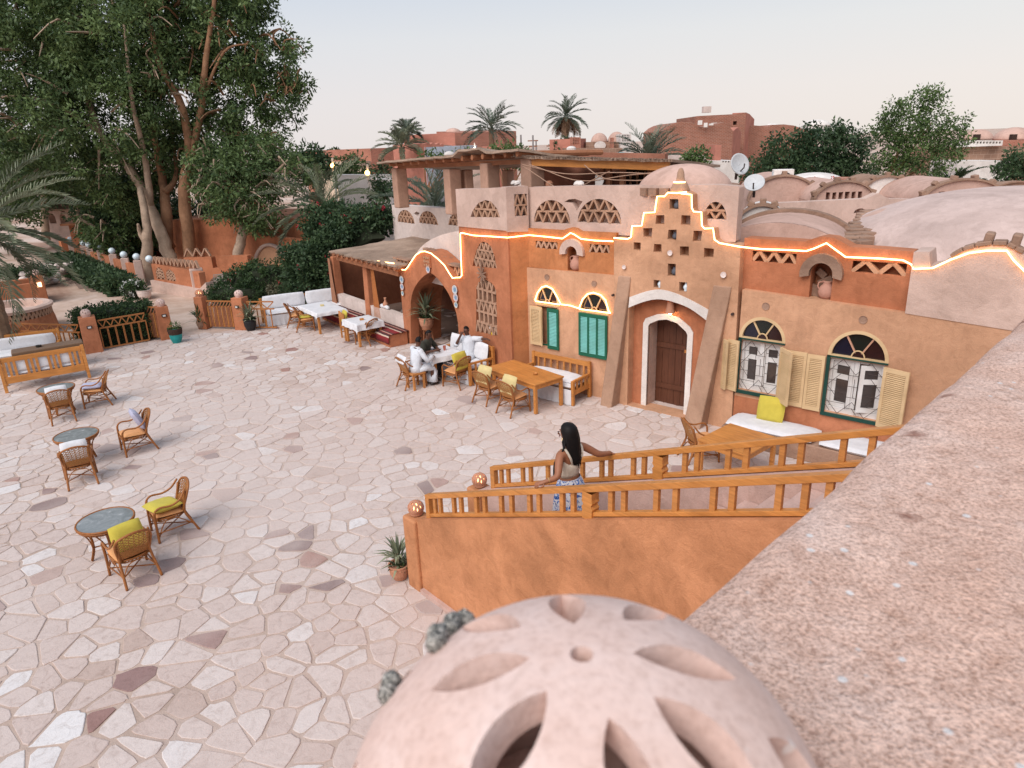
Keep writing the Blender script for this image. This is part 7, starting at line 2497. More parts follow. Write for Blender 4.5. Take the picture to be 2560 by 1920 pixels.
rp = thing('round_planter', 'round terracotta planter with lattice band and pale rim, cut by the left edge', 'planter', (c.x - .15, c.y + .9, 0))
obj('body', MB().lathe([(1.45, -.02), (1.4, .5), (1.36, .66)], 40), RED, rp)
obj('rim', MB().lathe([(1.34, .90), (1.42, .92), (1.44, 1.02), (1.34, 1.06), (1.14, 1.04), (1.12, .8), (.01, .8)], 40, cap=False), PINK, rp)
obj('inner_band', MB().lathe([(1.24, .6), (1.24, .95)], 40, cap=False), DARKIN, rp)
for k in range(56):
 a0, a1 = 2 * PI * k / 56, 2 * PI * (k + .5) / 56
 if math.sin(a0) > .45:
  continue
 obj('lattice_brick', MB().bar((1.33 * math.cos(a0), 1.33 * math.sin(a0), .64), (1.33 * math.cos(a1), 1.33 * math.sin(a1), .92), .06, .06), LATT, rp)
 obj('lattice_brick', MB().bar((1.33 * math.cos(a1), 1.33 * math.sin(a1), .92), (1.33 * math.cos(a1 * 2 - a0), 1.33 * math.sin(a1 * 2 - a0), .64), .06, .06), LATT, rp)
# pale stones stacked at the path
c0 = gp(30, 735); c1 = gp(95, 722)
ws = thing('stone_wall', 'loose wall of pale rounded stones left of the sandy path', 'wall', tuple(c0))
for k in range(60):
 s = RNG.random(); lay = int(RNG.random() * 4)
 p = (c1 - c0) * s * 1.05 + Vector((RNG.uniform(-.3, .3), RNG.uniform(.5, 3.0), .12 + lay * .22))
 m = MB().lathe([(.01, -.11), (.13, -.06), (.17, .02), (.11, .10), (.01, .12)], 7)
 obj('stone', m, PALE, ws, loc=p, rot=(RNG.uniform(-.4, .4), RNG.uniform(-.4, .4), RNG.random() * 6), scale=(RNG.uniform(.9, 1.6), RNG.uniform(.8, 1.3), 1))
# ================================================================== pergola on the roof terrace
C1, C2, C3, C4 = (at(983, 421, 25.5), at(1114, 421, 22.2), at(1207, 408, 20.2), at(1312, 398, 18.5))
pd = Vector((C4.x - C1.x, C4.y - C1.y, 0)); pL = pd.length
pz = math.atan2(pd.y, pd.x)
pg = thing('pergola', 'roof terrace pergola with plastered columns and rough palm beams', 'pergola', (C1.x, C1.y, 0), pz)
inv = Matrix.Rotation(-pz, 3, 'Z')
lp = lambda p: inv @ (Vector(p) - Vector((C1.x, C1.y, 0)))
COLM = stucco('column_plaster', (.47, .285, .205), var=.1)
def colm(p, w, zt, zb):
 q = lp(p)
 soft(obj('column', MB().box((q.x, q.y + w * .5, (zt + zb) / 2), (w, w, zt - zb)), COLM, pg), .04)
colm(C1, .42, C1.z, 3.98); colm(C2, .42, C2.z - .02, 3.98); colm(C3, .42, C3.z, 3.5); colm(C4, .46, C4.z + .02, 3.4)
rear = at(1156, 425, 22.5); colm((rear.x, rear.y, 0), .3, rear.z, 3.3)
rear = at(1260, 425, 23.5); colm((rear.x, rear.y, 0), .3, rear.z, 3.3)
q4 = lp(C4)
zl_ = lambda x: C1.z + (C4.z - C1.z) * x / pL
obj('edge_beam', MB().bar((.1, .2, zl_(0) + .04), (pL, .2, zl_(pL) - .06), .12, .13, up=(0, 1, 0)), BEAM, pg)
for k in range(15):
 x = .4 + (pL - .3) * k / 14
 z = zl_(x) + .14
 obj('rafter', MB().tube([(x, -.3, z), (x + RNG.uniform(-.1, .1), 2.5, z - .06)], .075, 7), BEAM, pg)
rf = MB()
for j in range(9):
 for i in range(25):
  x = -.3 + (pL + .6) * i / 24
  rf.v.append((x + RNG.uniform(-.04, .04), -.38 + 3.0 * j / 8 + (RNG.uniform(-.1, .05) if j == 0 else 0), zl_(x) + .25 - .05 * j + RNG.uniform(-.014, .014) + (.12 if 15 < i < 20 and j < 3 else 0)))
for j in range(8):
 for i in range(24):
  a = j * 25 + i; rf.f.append((a, a + 1, a + 26, a + 25))
o = obj('reed_roof', rf, REED, pg); o.modifiers.new('t', 'SOLIDIFY').thickness = .06
# right half, parallel to the facade
E1 = at(1676, 404, 16.2)
a_, b_ = Vector((C4.x, C4.y, 0)), Vector((E1.x, E1.y, 0))
d2 = b_ - a_; L2 = d2.length
pr2 = thing('pergola', 'right half of the roof terrace pergola with orange fascia board', 'pergola', (C4.x, C4.y, 0), math.atan2(d2.y, d2.x))
z4, zE = C4.z + .04, E1.z
obj('fascia', MB().bar((.1, -.02, z4 - .1), (L2, -.02, zE - .1), .04, .19, up=(0, 0, 1)), PINEX, pr2)
rf = MB()
for j in range(5):
 for i in range(25):
  rf.v.append((-.2 + (L2 + .3) * i / 24, -.15 + 3.2 * j / 4, z4 + (zE - z4) * i / 24 + .05 - .06 * j + RNG.uniform(-.02, .025)))
for j in range(4):
 for i in range(24):
  a = j * 25 + i; rf.f.append((a, a + 1, a + 26, a + 25))
o = obj('reed_roof', rf, REED, pr2); o.modifiers.new('t', 'SOLIDIFY').thickness = .06
fz = MB()
for k in range(150):
 x = -.2 + (L2 + .3) * k / 150
 fz.tube([(x, -.1, z4 + (zE - z4) * x / L2 + .05), (x + RNG.uniform(-.04, .04), -.2 - RNG.uniform(0, .1), z4 + (zE - z4) * x / L2 + .05 + RNG.uniform(-.03, .02))], .012, 3)
o = obj('reed_fringe', fz, REED, pr2); o['kind'] = 'stuff'
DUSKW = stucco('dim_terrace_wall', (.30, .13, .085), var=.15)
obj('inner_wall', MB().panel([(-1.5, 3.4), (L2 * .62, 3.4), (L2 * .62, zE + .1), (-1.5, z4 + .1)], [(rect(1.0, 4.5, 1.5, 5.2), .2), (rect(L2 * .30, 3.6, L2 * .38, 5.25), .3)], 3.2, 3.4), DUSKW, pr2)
obj('white_wall', MB().panel([(L2 * .62, 3.4), (L2 * .92, 3.4), (L2 * .92, zE - .2), (L2 * .62, zE - .15)], [(rect(L2 * .66, 3.45, L2 * .76, 5.2), .3)], 2.6, 2.8), WHITEP, pr2)
for x, w in ((L2 * .545, .12), (L2 * .50, .10), (L2 * .64, .12), (L2 * .83, .14)):
 obj('wooden_post', MB().box((x, .5, (zE + 3.4) / 2), (w, w, zE - 3.45)), BEAM, pr2)
obj('screen', MB().panel([(L2 * .42, 4.6), (L2 * .6, 4.6), (L2 * .6, 5.25), (L2 * .42, 5.25)], (), 2.2, 2.25), DARKIN, pr2)
for k in range(7):
 x = L2 * (.43 + .024 * k)
 obj('screen_bar', MB().bar((x, 2.17, 4.65), (x + .08 * (-1) ** k, 2.17, 5.2), .03, .03, up=(0, 1, 0)), TAN, pr2)
sg = thing('arrow_sign', 'small white arrow shaped board hung under the pergola roof', 'sign', tuple(Vector((C4.x, C4.y, 0)) + d2.normalized() * (L2 * .555) + Vector((0, .3, zE - .42))), math.atan2(d2.y, d2.x))
m = MB().panel([(-.11, -.13), (.07, -.14), (.13, -.01), (.07, .11), (-.11, .12)], (), 0, .02)
obj('board', m, WHITEP, sg)
fl = thing('hanging_lantern', 'small clay lantern hanging under the pergola roof', 'lantern', tuple(Vector((C4.x, C4.y, 0)) + d2.normalized() * .75 + Vector((0, .25, zE - .62))))
obj('shade', MB().lathe([(.05, .2), (.10, .14), (.10, 0), (.07, -.02)], 10), CLAY, fl)
# drooping cables
cb = MB()
for k, (s0, s1, sag) in enumerate(((.0, .62, .45), (.05, .9, .25), (.0, 1.0, .12), (.45, .95, .3))):
 pts = []
 for i in range(17):
  t = i / 16
  p = d2.normalized() * (L2 * (s0 + (s1 - s0) * t))
  pts.append((C4.x + p.x - .12 * d2.normalized().y * -1, C4.y + p.y - .35, z4 - .2 + (zE - z4) * t - sag * math.sin(PI * t) + .04 * math.sin(t * 9 + k)))
 cb.tube(pts, .012, 4)
tag(obj('cable_bundle', cb, plain('old_cable', (.36, .22, .15))), 'loose cables sagging along the pergola fascia', 'cable')
# ================================================================== domes and vaults of the neighbouring roofs
def roof_dome(label, c, rx, ry, rz, mat=DOMEP, az=0.0, group='plastered roof domes', name='roof_dome', collar=False):
 t = thing(name, label, 'dome', tuple(c), az, group)
 prof = [(math.cos(PI / 2 * k / 12), math.sin(PI / 2 * k / 12)) for k in range(13)]
 o = obj('shell', MB().lathe([(max(r, .001), z) for r, z in prof], 40), mat, t, smooth=True)
 o.scale = (rx, ry, rz)
 if collar:
  m = MB()
  for k in range(26):
   a = 2 * PI * k / 26
   m.box((rx * 1.0 * math.cos(a), ry * math.sin(a), .04), (.25, .2, .16), rz=a)
  obj('brick_rim', m, MUD, t)
 obj('drum', MB().lathe([(1, -1.2), (1, 0)], 40, cap=False), mat, t, scale=(rx, ry, 1), smooth=True)
 return t
def vault(label, c, az, w, L, h, mat=DOMEP, foot=1.5, windows=0, rim=True, base=.0, group='barrel vaulted roofs', wmat=None, teeth=0):
 """barrel vault; its end wall is centred at c, the barrel runs back along local +y"""
 t = thing('vaulted_roof', label, 'vault', tuple(c), az, group)
 n = 18
 P_ = [(-w / 2 * math.cos(PI * k / n), base + h * math.sin(PI * k / n)) for k in range(n + 1)]
 m = MB()
 for u, z in P_:
  m.v += [(u, .03, z), (u, L * .5, z * 1.0), (u, L, z)]
 for i in range(n):
  for j in (0, 1):
   m.f.append((3 * i + j, 3 * i + 3 + j, 3 * i + 4 + j, 3 * i + 1 + j))
 obj('shell', m, mat, t, smooth=True)
 outl = [(-w / 2, -foot), (w / 2, -foot)] + P_[::-1]
 holes = []
 if windows:
  ww = w * .66 / windows
  for k in range(windows):
   u = -w * .33 + ww * (k + .5)
   zt_ = base + h * .48
   holes.append((rect(u - ww * .33, base + h * .08, u + ww * .33, zt_, .01), .3))
 obj('end_wall', MB().panel(outl, holes, 0, .35), wmat or mat, t)
 obj('back_wall', MB().panel(outl, (), L - .1, L), mat, t)
 if foot > 1:
  obj('base', MB().box((0, L / 2 + .2, base - .7), (w - .02, L - .4, 1.4)), mat, t)
 if rim:
  rm = MB()
  vs = []
  for k in range(n + 1):
   a = PI * k / n
   for s, y in ((1.0, -.09), (1.0, .28), (1.05, -.09), (1.05, .28)):
    vs.append((-w / 2 * math.cos(a) * s, y, base + h * math.sin(a) * s + (.03 if s > 1 else 0)))
  fs = []
  for k in range(n):
   b = 4 * k; c2 = b + 4
   fs += [(b, b + 2, c2 + 2, c2), (b + 2, b + 3, c2 + 3, c2 + 2), (b + 3, b + 1, c2 + 1, c2 + 3), (b, c2, c2 + 1, b + 1)]
  rm.add(vs, fs)
  obj('brick_rim', rm, MUD, t)
 for k in range(teeth):
  a = PI * (k + .7) / (teeth + .4)
  soft(obj('mud_brick', MB().box((-w / 2 * 1.06 * math.cos(a), .1, base + h * 1.06 * math.sin(a) + .06), (.16, .26, .15), m=Matrix.Rotation(PI / 2 - a, 3, 'Y')), MUD, t), .015, 1)
 return t
def span(px0, px1, pyb, pyt, Y):
 """base centre, width and rise of something seen between two pixels"""
 a, b = at(px0, pyb, Y), at(px1, pyb, Y)
 t = at((px0 + px1) / 2, pyt, Y)
 return Vector(((a.x + b.x) / 2, Y, (a.z + b.z) / 2)), b.x - a.x, t.z - (a.z + b.z) / 2
CW_ = lambda x, y: (1660 + x * .40687, 380 + y * .40687)
# neighbouring roof level behind the guest house
nb_ = thing('roof_terraces', 'pink plastered roof terraces stretching behind the guest house', 'roof', tuple(P.pt(4, 8.6, 0)), P.az)
obj('block', MB().box((8, 9.5, 1.45), (26, 19, 3.2)), PINK, nb_)
c, w, h = span(2130, 2900, 640, 482, 15.0)
roof_dome('large smooth pale dome filling the right side of the roofs', (c.x + 1.5, 16.6, 2.9), 4.5, 4.3, 1.75, stucco('large_dome_plaster', (.56, .42, .37), var=.08, stain=.3), .3)
c, w, h = span(1885, 2140, 560, 520, 17.0)
vault('broad pink vault with curved brick rim right behind the red band', (c.x - .1, 17.6, 3.2), rad(152), 3.2, 2.6, .98, DOMEP, foot=.3)
c, w, h = span(1857, 1950, 556, 512, 18.3)
vault('small pale vault with broken stone edge behind the gable', (c.x, 18.3, c.z - .3), rad(-20), 1.35, 1.6, .72, WHITEP, teeth=7)
c, w, h = span(2178, 2330, 600, 540, 16.6)
roof_dome('half dome in plain pink plaster left of the large pale dome', (c.x + .45, 17.4, 3.0), 1.45, 1.6, 1.22, DOMEP, 0)
# stepped brick gully between the vaults
gl = thing('brick_stair', 'rough mud brick steps running up between two vaults', 'stairs', tuple(at(2135, 605, 15.6)))
a, b = at(2135, 608, 15.4), at(2180, 532, 19.0)
for k in range(10):
 for j in range(2):
  p = a + (b - a) * (k / 9) + Vector((.3 * j - .15 + RNG.uniform(-.04, .04), RNG.uniform(-.05, .05), -.03)) - Vector(gl.location)
  soft(obj('mud_brick', MB().box(p, (.34, .36, .22), rz=RNG.uniform(-.25, .25)), MUD, gl), .02, 1)
# long low parapet wall with round openings
a, b = at(1925, 509, 22), at(2400, 513, 22)
lo = Frame(a.x, a.y, math.degrees(math.atan2(b.y - a.y, b.x - a.x)))
lw_ = thing('parapet_wall', 'long low pinkish grey parapet wall with rounded openings across the roofs', 'wall', (a.x, a.y, 0), lo.az)
L = (b - a).length
hs_ = []
for x0, x1, yt, yb in ((1165, 1245, 838, 868), (1360, 1415, 848, 886), (1480, 1640, 845, 892)):
 (u0, z0_), (u1, _) = lo.uz(1660 + x0 * .40687, 180 + yb * .40687), lo.uz(1660 + x1 * .40687, 180 + yb * .40687)
 zt_ = lo.uz(1660 + (x0 + x1) / 2 * .40687, 180 + yt * .40687)[1]
 hs_.append((arch((u0 + u1) / 2, z0_, u1 - u0, zt_ - z0_, 10), .25))
soft(obj('wall', MB().panel([(-.3, 2.6), (L + 2, 2.6), (L + 2, b.z), (L * .62, a.z + .02), (L * .56, a.z + .2), (L * .50, a.z + .04), (-.3, a.z)], hs_, 0, .35), PINK, lw_), .03)
c, w, h = span(1876, 2036, 503, 457, 26)
vault('pink vault with a raised brick seam left of the red flowers', (c.x, 26, c.z), rad(-12), w, 4, h + .22, DOMEP, teeth=3)
c, w, h = span(2038, 2178, 503, 472, 24)
vault('brick rimmed vault end with six dark windows in the middle', (c.x, 24, c.z), rad(-6), w, 3.5, h + .22, DOMEP, windows=6, teeth=6)
c, w, h = span(2310, 2500, 503, 467, 24.5)
vault('brick rimmed vault end with six dark windows on the right', (c.x, 24.5, c.z), rad(-4), w, 3.5, h + .22, DOMEP, windows=6, teeth=6)
c, w, h = span(2158, 2270, 492, 459, 28)
vault('brown topped vault with white end wall', (c.x, 28, c.z), rad(-8), w, 3, h + .25, MUD, wmat=WHITEP, teeth=5)
c, w, h = span(1975, 2134, 466, 433, 36)
roof_dome('white dome with a small knob behind the red flowers', (c.x, 37, c.z), w / 2, w / 2, h, WHITEP)
c, w, h = span(2163, 2274, 488, 444, 34)
BRK = brickwork('red_brick', (.36, .135, .085), (.40, .26, .2))
vault('red brick vault with pink end below the tall tree', (c.x, 34, c.z - .3), rad(35), w, 3.5, h + .3, BRK, wmat=PINK, rim=False)
c, w, h = span(2448, 2620, 482, 456, 30)
vault('brown vault at the far right edge', (c.x, 30, c.z - .2), rad(15), w, 4, h + .2, MUD)
c, w, h = span(1606, 1846, 468, 413, 15.4)
roof_dome('plastered dome on the roof terrace right behind the gable tip', (c.x, 15.9, c.z - .1), w / 2, .95, h + .12, DOMEP, 0, collar=True)
# bougainvillea, satellite dishes, air conditioner
c = at(2046, 476, 29)
bv = thing('bougainvillea', 'sparse bright red bougainvillea among the domes', 'shrub', (c.x, c.y, c.z - .6))
cen = blob_centres([((0, 0, .45), (.75, .4, .4)), ((-.3, 0, .9), (.3, .2, .3)), ((.45, 0, .85), (.3, .2, .3))], 16, NR, .2)
v, f, t = leaves(cen, .13, 10, .11, .09, 0)
link('blooms', np_mesh('blooms', v, f, foliage('bougainvillea_bloom', (.5, .06, .06), (.72, .16, .13), .6, .3), {'tone': t}), bv)
tw = MB()
for k in range(12):
 tw.tube([(RNG.uniform(-.1, .1), 0, -.2), (RNG.uniform(-.7, .7), RNG.uniform(-.2, .2), RNG.uniform(.3, 1.1))], .012, 4)
obj('twigs', tw, BARKR, bv)
DISHM = plain('grey_white_dish', (.52, .52, .52), .5)
def dish(label, c, R_, az, el):
 t = thing('satellite_dish', label, 'satellite dish', tuple(c), az, 'satellite dishes on the roofs')
 o = obj('reflector', MB().lathe([(R_ * k / 8, .22 * R_ * (k / 8) ** 2) for k in range(9)], 28, cap=False), DISHM, t, smooth=True, rot=(el, 0, 0))
 o.modifiers.new('t', 'SOLIDIFY').thickness = .03
 obj('mast', MB().tube([(0, .1, -R_ * 1.3), (0, .05, 0)], .05, 6), IRON, t)
 obj('feed_arm', MB().tube([(0, 0, -R_ * .8), (0, -R_ * .8, -.1), (0, -R_ * .85, .05)], .025, 5), IRON, t)
 return t
dish('larger white satellite dish before the dark acacia', at(1846, 412, 27), .41, rad(20), rad(72))
dish('smaller pale satellite dish lying among the domes', at(1886, 460, 24), .34, rad(-25), rad(50))
c = at(1956, 448, 27)
ac = thing('air_conditioner', 'white box air conditioner standing on a vault', 'air conditioner', tuple(c), rad(-12))
obj('casing', MB().box((0, 0, 0), (.72, .45, .72)), WHITEP, ac, bevel=.02)
obj('fan_grille', MB().lathe([(.001, 0), (.26, 0), (.26, .02), (.001, .02)], 20), IRON, ac, loc=(.05, -.23, 0), rot=(rad(90), 0, 0))
obj('side_grille', MB().box((-.365, 0, 0), (.02, .3, .55)), GLOBEW, ac)
# ================================================================== the village beyond
BRKF = brickwork('village_brick', (.44, .165, .105), (.46, .27, .21))
BRKS = brickwork('village_stone', (.36, .22, .155), (.46, .32, .25), .5, .3)
REDP = stucco('village_red_plaster', (.52, .215, .155), var=.08, stain=.2)
CREAMP = stucco('village_cream_plaster', (.62, .48, .36), var=.06, stain=.2)
def block(parent, name, px0, px1, pyt, Y0, Y1, mat, depth=7.0, holes=(), pyt1=None, z0=-.1, top=None):
 """a box-like storey: front face from (px0,Y0) to (px1,Y1), roofline at pyt"""
 a = at(px0, pyt, Y0); b = at(px1, pyt if pyt1 is None else pyt1, Y1)
 az = math.atan2(b.y - a.y, b.x - a.x)
 fr = Frame(a.x, a.y, math.degrees(az))
 L = math.hypot(b.x - a.x, b.y - a.y)
 hs = []
 for (hx0, hy0, hx1, hy1) in holes:
  (u0, z1), (u1, z0_) = fr.uz(hx0, hy0), fr.uz(hx1, hy1)
  hs.append((rect(u0, z0_, u1, z1, 0), .4))
 outl = [(0, z0), (L, z0), (L, b.z)] + ([fr.uz(x, y) for x, y in top] if top else []) + [(0, a.z)]
 q = Vector((a.x, a.y, 0)) - Vector(parent.location)
 o = obj(name, MB().panel(outl, hs, 0, depth), mat, parent, loc=q, rot=(0, 0, az))
 for (hx0, hy0, hx1, hy1) in holes:
  (u0, z1), (u1, z0_) = fr.uz(hx0, hy0), fr.uz(hx1, hy1)
  obj('window', MB().box(((u0 + u1) / 2, .3, (z0_ + z1) / 2), (u1 - u0, .06, z1 - z0_)), DARKIN, o)
 return fr, L
H1 = thing('village_house', 'long flat red brick house far left behind the trees', 'house', tuple(Vector(at(850, 400, 75)) * Vector((1, 1, 0)) if False else (at(850, 400, 75).x, 75, 0)))
block(H1, 'wall', 925, 1010, 371, 72, 78, BRKF, 8, [(929, 373, 935, 377), (951, 374, 957, 379)], 373)
block(H1, 'wall', 850, 926, 376, 80, 71.9, BRKF, 6, (), 371)
block(H1, 'lower_wall', 900, 1010, 402, 70.5, 77, CREAMP, 6, [(935, 410, 940, 417)], 404)
H2 = thing('village_house', 'tall red house with small dome and broken parapet, window lamp lit', 'house', (at(1136, 380, 68).x, 68, 0))
block(H2, 'wall', 1137, 1210, 332, 66, 70, REDP, 6, [(1162, 333, 1168, 351), (1164, 369, 1171, 379)], 340, top=[(1207, 338), (1196, 331), (1193, 336), (1183, 330), (1170, 330)])
block(H2, 'wall', 1091, 1137.5, 329, 71, 65.9, BRKF, 6, [(1126, 337, 1131, 347)], 332)
block(H2, 'band', 1104, 1209, 362, 65.3, 69.3, PINK, .4, (), 366, z0=at(1137, 368, 66).z)
c, w, h = span(1113, 1152, 332, 320, 70)
o = obj('dome', MB().lathe([(max(.001, math.cos(PI / 2 * k / 8)), math.sin(PI / 2 * k / 8)) for k in range(9)], 24), DOMEP, H2, smooth=True, loc=Vector((c.x, c.y, c.z)) - Vector(H2.location), scale=(w / 2, w / 2, h))
H3 = thing('village_house', 'low red house with jagged parapet and pale blue corner before the tall red house', 'house', (at(1080, 390, 60).x, 60, 0))
block(H3, 'wall', 1062, 1109, 360, 60, 61, REDP, 6, (), 361, top=[(1106, 359), (1101, 362), (1097, 357), (1090, 361), (1083, 356), (1076, 361), (1070, 357)])
block(H3, 'blue_wall', 1046, 1062.5, 368, 61, 60, stucco('pale_blue_plaster', (.50, .55, .62), var=.06), 5, (), 368)
H4 = thing('village_house', 'small pink houses with white domes below the tall red house', 'house', (at(1150, 390, 54).x, 54, 0))
block(H4, 'wall', 1110, 1205, 384, 54, 54, PINK, 5)
for px, r in ((1123, 14), (1190, 17)):
 c, w, h = span(px - r, px + r, 388, 380, 53.5)
 obj('dome', MB().lathe([(max(.001, math.cos(PI / 2 * k / 8)), math.sin(PI / 2 * k / 8)) for k in range(9)], 24), WHITEP if r == 14 else DOMEP, H4, smooth=True, loc=Vector((c.x, c.y, c.z)) - Vector(H4.location), scale=(w / 2, w / 2, h * 1.3))
block(H4, 'wall', 1205, 1260, 366, 58, 58, REDP, 5)
H4b = thing('village_house', 'plain pink flat roofed house left of the tall skirted palm', 'house', (at(1345, 385, 58).x, 58, 0))
block(H4b, 'wall', 1318, 1368, 379, 58, 58, REDP, 5)
# white lattice parapets behind the street lamp
Hw = thing('lattice_parapet', 'white walls with pierced lattice parapets behind the street lamps', 'wall', (at(900, 450, 46).x, 46, 0))
block(Hw, 'wall', 842, 975, 437, 46, 46, WHITEP, 1, [(930 + 6 * k, 436, 933 + 6 * k, 439) for k in range(7)])
block(Hw, 'wall', 925, 975, 448, 44, 44, WHITEP, 1, [(930 + 6 * k, 449, 933 + 6 * k, 452) for k in range(7)], top=None)
# stone house with twin domes
H5 = thing('stone_house', 'brown stone house with two pale domes and lattice towers', 'house', (at(1480, 390, 58).x, 58, 0))
block(H5, 'wall', 1410, 1556, 370, 56, 56, BRKS, 7, [(1448, 390, 1459, 401), (1513, 386, 1523, 401)])
block(H5, 'upper_wall', 1465, 1552, 355, 58, 58, BRKS, 5, ())
block(H5, 'tower', 1426, 1452, 343, 57, 57, BRKF, 2.5, [(1433 + 4 * k, 346 + 4 * j, 1435.5 + 4 * k, 348.5 + 4 * j) for k in range(4) for j in range(4)])
block(H5, 'tower', 1451, 1465, 346, 57, 59, REDP, 2.5)
block(H5, 'tower', 1552, 1578, 335, 57, 57, WHITEP, 2.5, [(1555 + 4 * k, 337 + 4.5 * j, 1557.5 + 4 * k, 340 + 4.5 * j) for k in range(5) for j in range(4)])
block(H5, 'chimney', 1530, 1535, 344, 57, 57, BRKF, 1)
for px, r, yt in ((1498, 21, 332), (1541, 22, 329)):
 c, w, h = span(px - r, px + r, 356, yt, 60)
 obj('dome', MB().lathe([(max(.001, math.cos(PI / 2 * k / 10)), math.sin(PI / 2 * k / 10)) for k in range(11)], 28), DOMEP, H5, smooth=True, loc=Vector((c.x, c.y, c.z)) - Vector(H5.location), scale=(w / 2, w / 2, h))
a = at(1500, 364, 57.9)
obj('round_window', MB().lathe([(.001, 0), (.42, 0), (.42, .05), (.001, .05)], 16), WHITEP, H5, loc=a - Vector(H5.location), rot=(rad(90), 0, 0), scale=(1.1, .8, 1))
for px, py, r, yt, Y, mt, lab in ((1408, 386, 12, 378, 54, WHITEP, 'tiny white dome left of the stone house'), (1550, 405, 26, 380, 50, stucco('turquoise_plaster', (.33, .56, .57), var=.05), 'pale turquoise dome in front of the stone house'), (1428, 372, 12, 365, 55, WHITEP, 'small pale dome against the stone house')):
 c, w, h = span(px - r, px + r, py, yt, Y)
 roof_dome(lab, c, w / 2, w / 2, h, mt, 0, 'small domes of the village')
# big brick house with rounded roofline
H6 = thing('brick_house', 'big red brick house with rounded parapet behind the pergola', 'house', (at(1745, 380, 52).x, 52, 0))
block(H6, 'wall', 1656, 1833, 328, 52, 52, BRK, 7, (), 328, top=[(1822, 314), (1808, 306), (1792, 311), (1776, 313), (1760, 318), (1744, 316), (1728, 305), (1700, 305), (1684, 309), (1670, 316)])
block(H6, 'side_wall', 1832.5, 1853, 328, 52, 55, REDP, 1, (), 332, top=[(1845, 318)])
block(H6, 'upper_storey', 1738, 1866, 291, 56, 56, BRK, 6, [(1833, 303, 1842, 312)], 281, top=[(1840, 285), (1745, 290)])
block(H6, 'upper_side', 1865, 1886, 281, 56, 60, REDP, 1, (), 298, top=[(1874, 285)])
block(H6, 'rear_wing', 1858, 2045, 322, 58, 58, BRK, 6, [(1924, 328, 1929, 333)], 338, top=[(2030, 330), (1985, 314), (1960, 311), (1932, 312), (1918, 318), (1905, 315), (1880, 313), (1868, 316)])
for px0, py0, px1, py1 in ((1818, 303, 1832, 312), (1745, 301, 1755, 312), (1760, 307, 1768, 318), (1773, 309, 1783, 313)):
 a, b = at(px0, py0, 51.7), at(px1, py1, 51.7)
 obj('window_frame', MB().box(((a.x + b.x) / 2 - H6.location.x, 51.7 - H6.location.y + (3.9 if px0 == 1818 else 0), (a.z + b.z) / 2), (b.x - a.x, .1, a.z - b.z)), WHITEP, H6)
ac2 = at(1766, 281, 57); obj('water_tank', MB().box(ac2 - Vector(H6.location) + Vector((0, 0, .2)), (.6, .5, .45)), PALE, H6)
H7 = thing('village_house', 'white walled house with lattice band under the brick house', 'house', (at(1810, 420, 46).x, 46, 0))
block(H7, 'wall', 1782, 1852, 402, 46, 46, WHITEP, 5, [(1806 + 7 * k, 403, 1810 + 7 * k, 406) for k in range(6)])
block(H7, 'pink_wall', 1788, 1804, 362, 47, 47, REDP, 2)
block(H7, 'pale_base', 1660, 1788, 388, 50, 50, PALE, 4)
for px, r, yt, yb, Y in ((1930, 18, 308, 318, 62), (2040, 34, 299, 316, 64)):
 c, w, h = span(px - r, px + r, yb, yt, Y)
 roof_dome('pale grey dome behind the ' + ('brick house' if px < 2000 else 'acacia'), c, w / 2, w / 2, h, WHITEP, 0, 'pale grey domes on the skyline')
# far right: twin domes over a white lattice parapet and brick wall
H8 = thing('village_house', 'brick house with white lattice parapet and twin domes at the far right', 'house', (at(2480, 390, 50).x, 50, 0))
block(H8, 'wall', 2392, 2640, 366, 50, 50, BRKS, 6, ())
block(H8, 'lattice_parapet', 2390, 2508, 351, 49.5, 49.5, WHITEP, .6, [(2410 + 8 * k, 354, 2414.5 + 8 * k, 359) for k in range(12)], z0=at(2450, 366, 49.5).z)
block(H8, 'upper_wall', 2508, 2640, 350, 50.5, 50.5, BRKF, 5, (), z0=at(2550, 372, 50).z)
for px, r, yt in ((2443, 34, 323), (2532, 44, 318)):
 c, w, h = span(px - r, px + r, 350, yt, 52)
 o = obj('dome', MB().lathe([(max(.001, math.cos(PI / 2 * k / 10)), math.sin(PI / 2 * k / 10)) for k in range(11)], 28), DOMEP, H8, smooth=True, loc=Vector((c.x, c.y, c.z)) - Vector(H8.location), scale=(w / 2, w / 2, h))
 q = at(px - 2 if px < 2500 else px, 347, 52 - w / 2 + .2)
 obj('dome_window', MB().box(q - Vector(H8.location), (.35, .3, .6)), DARKIN, H8)
block(H8, 'white_wall', 2395, 2530, 402, 47, 47, WHITEP, 3)
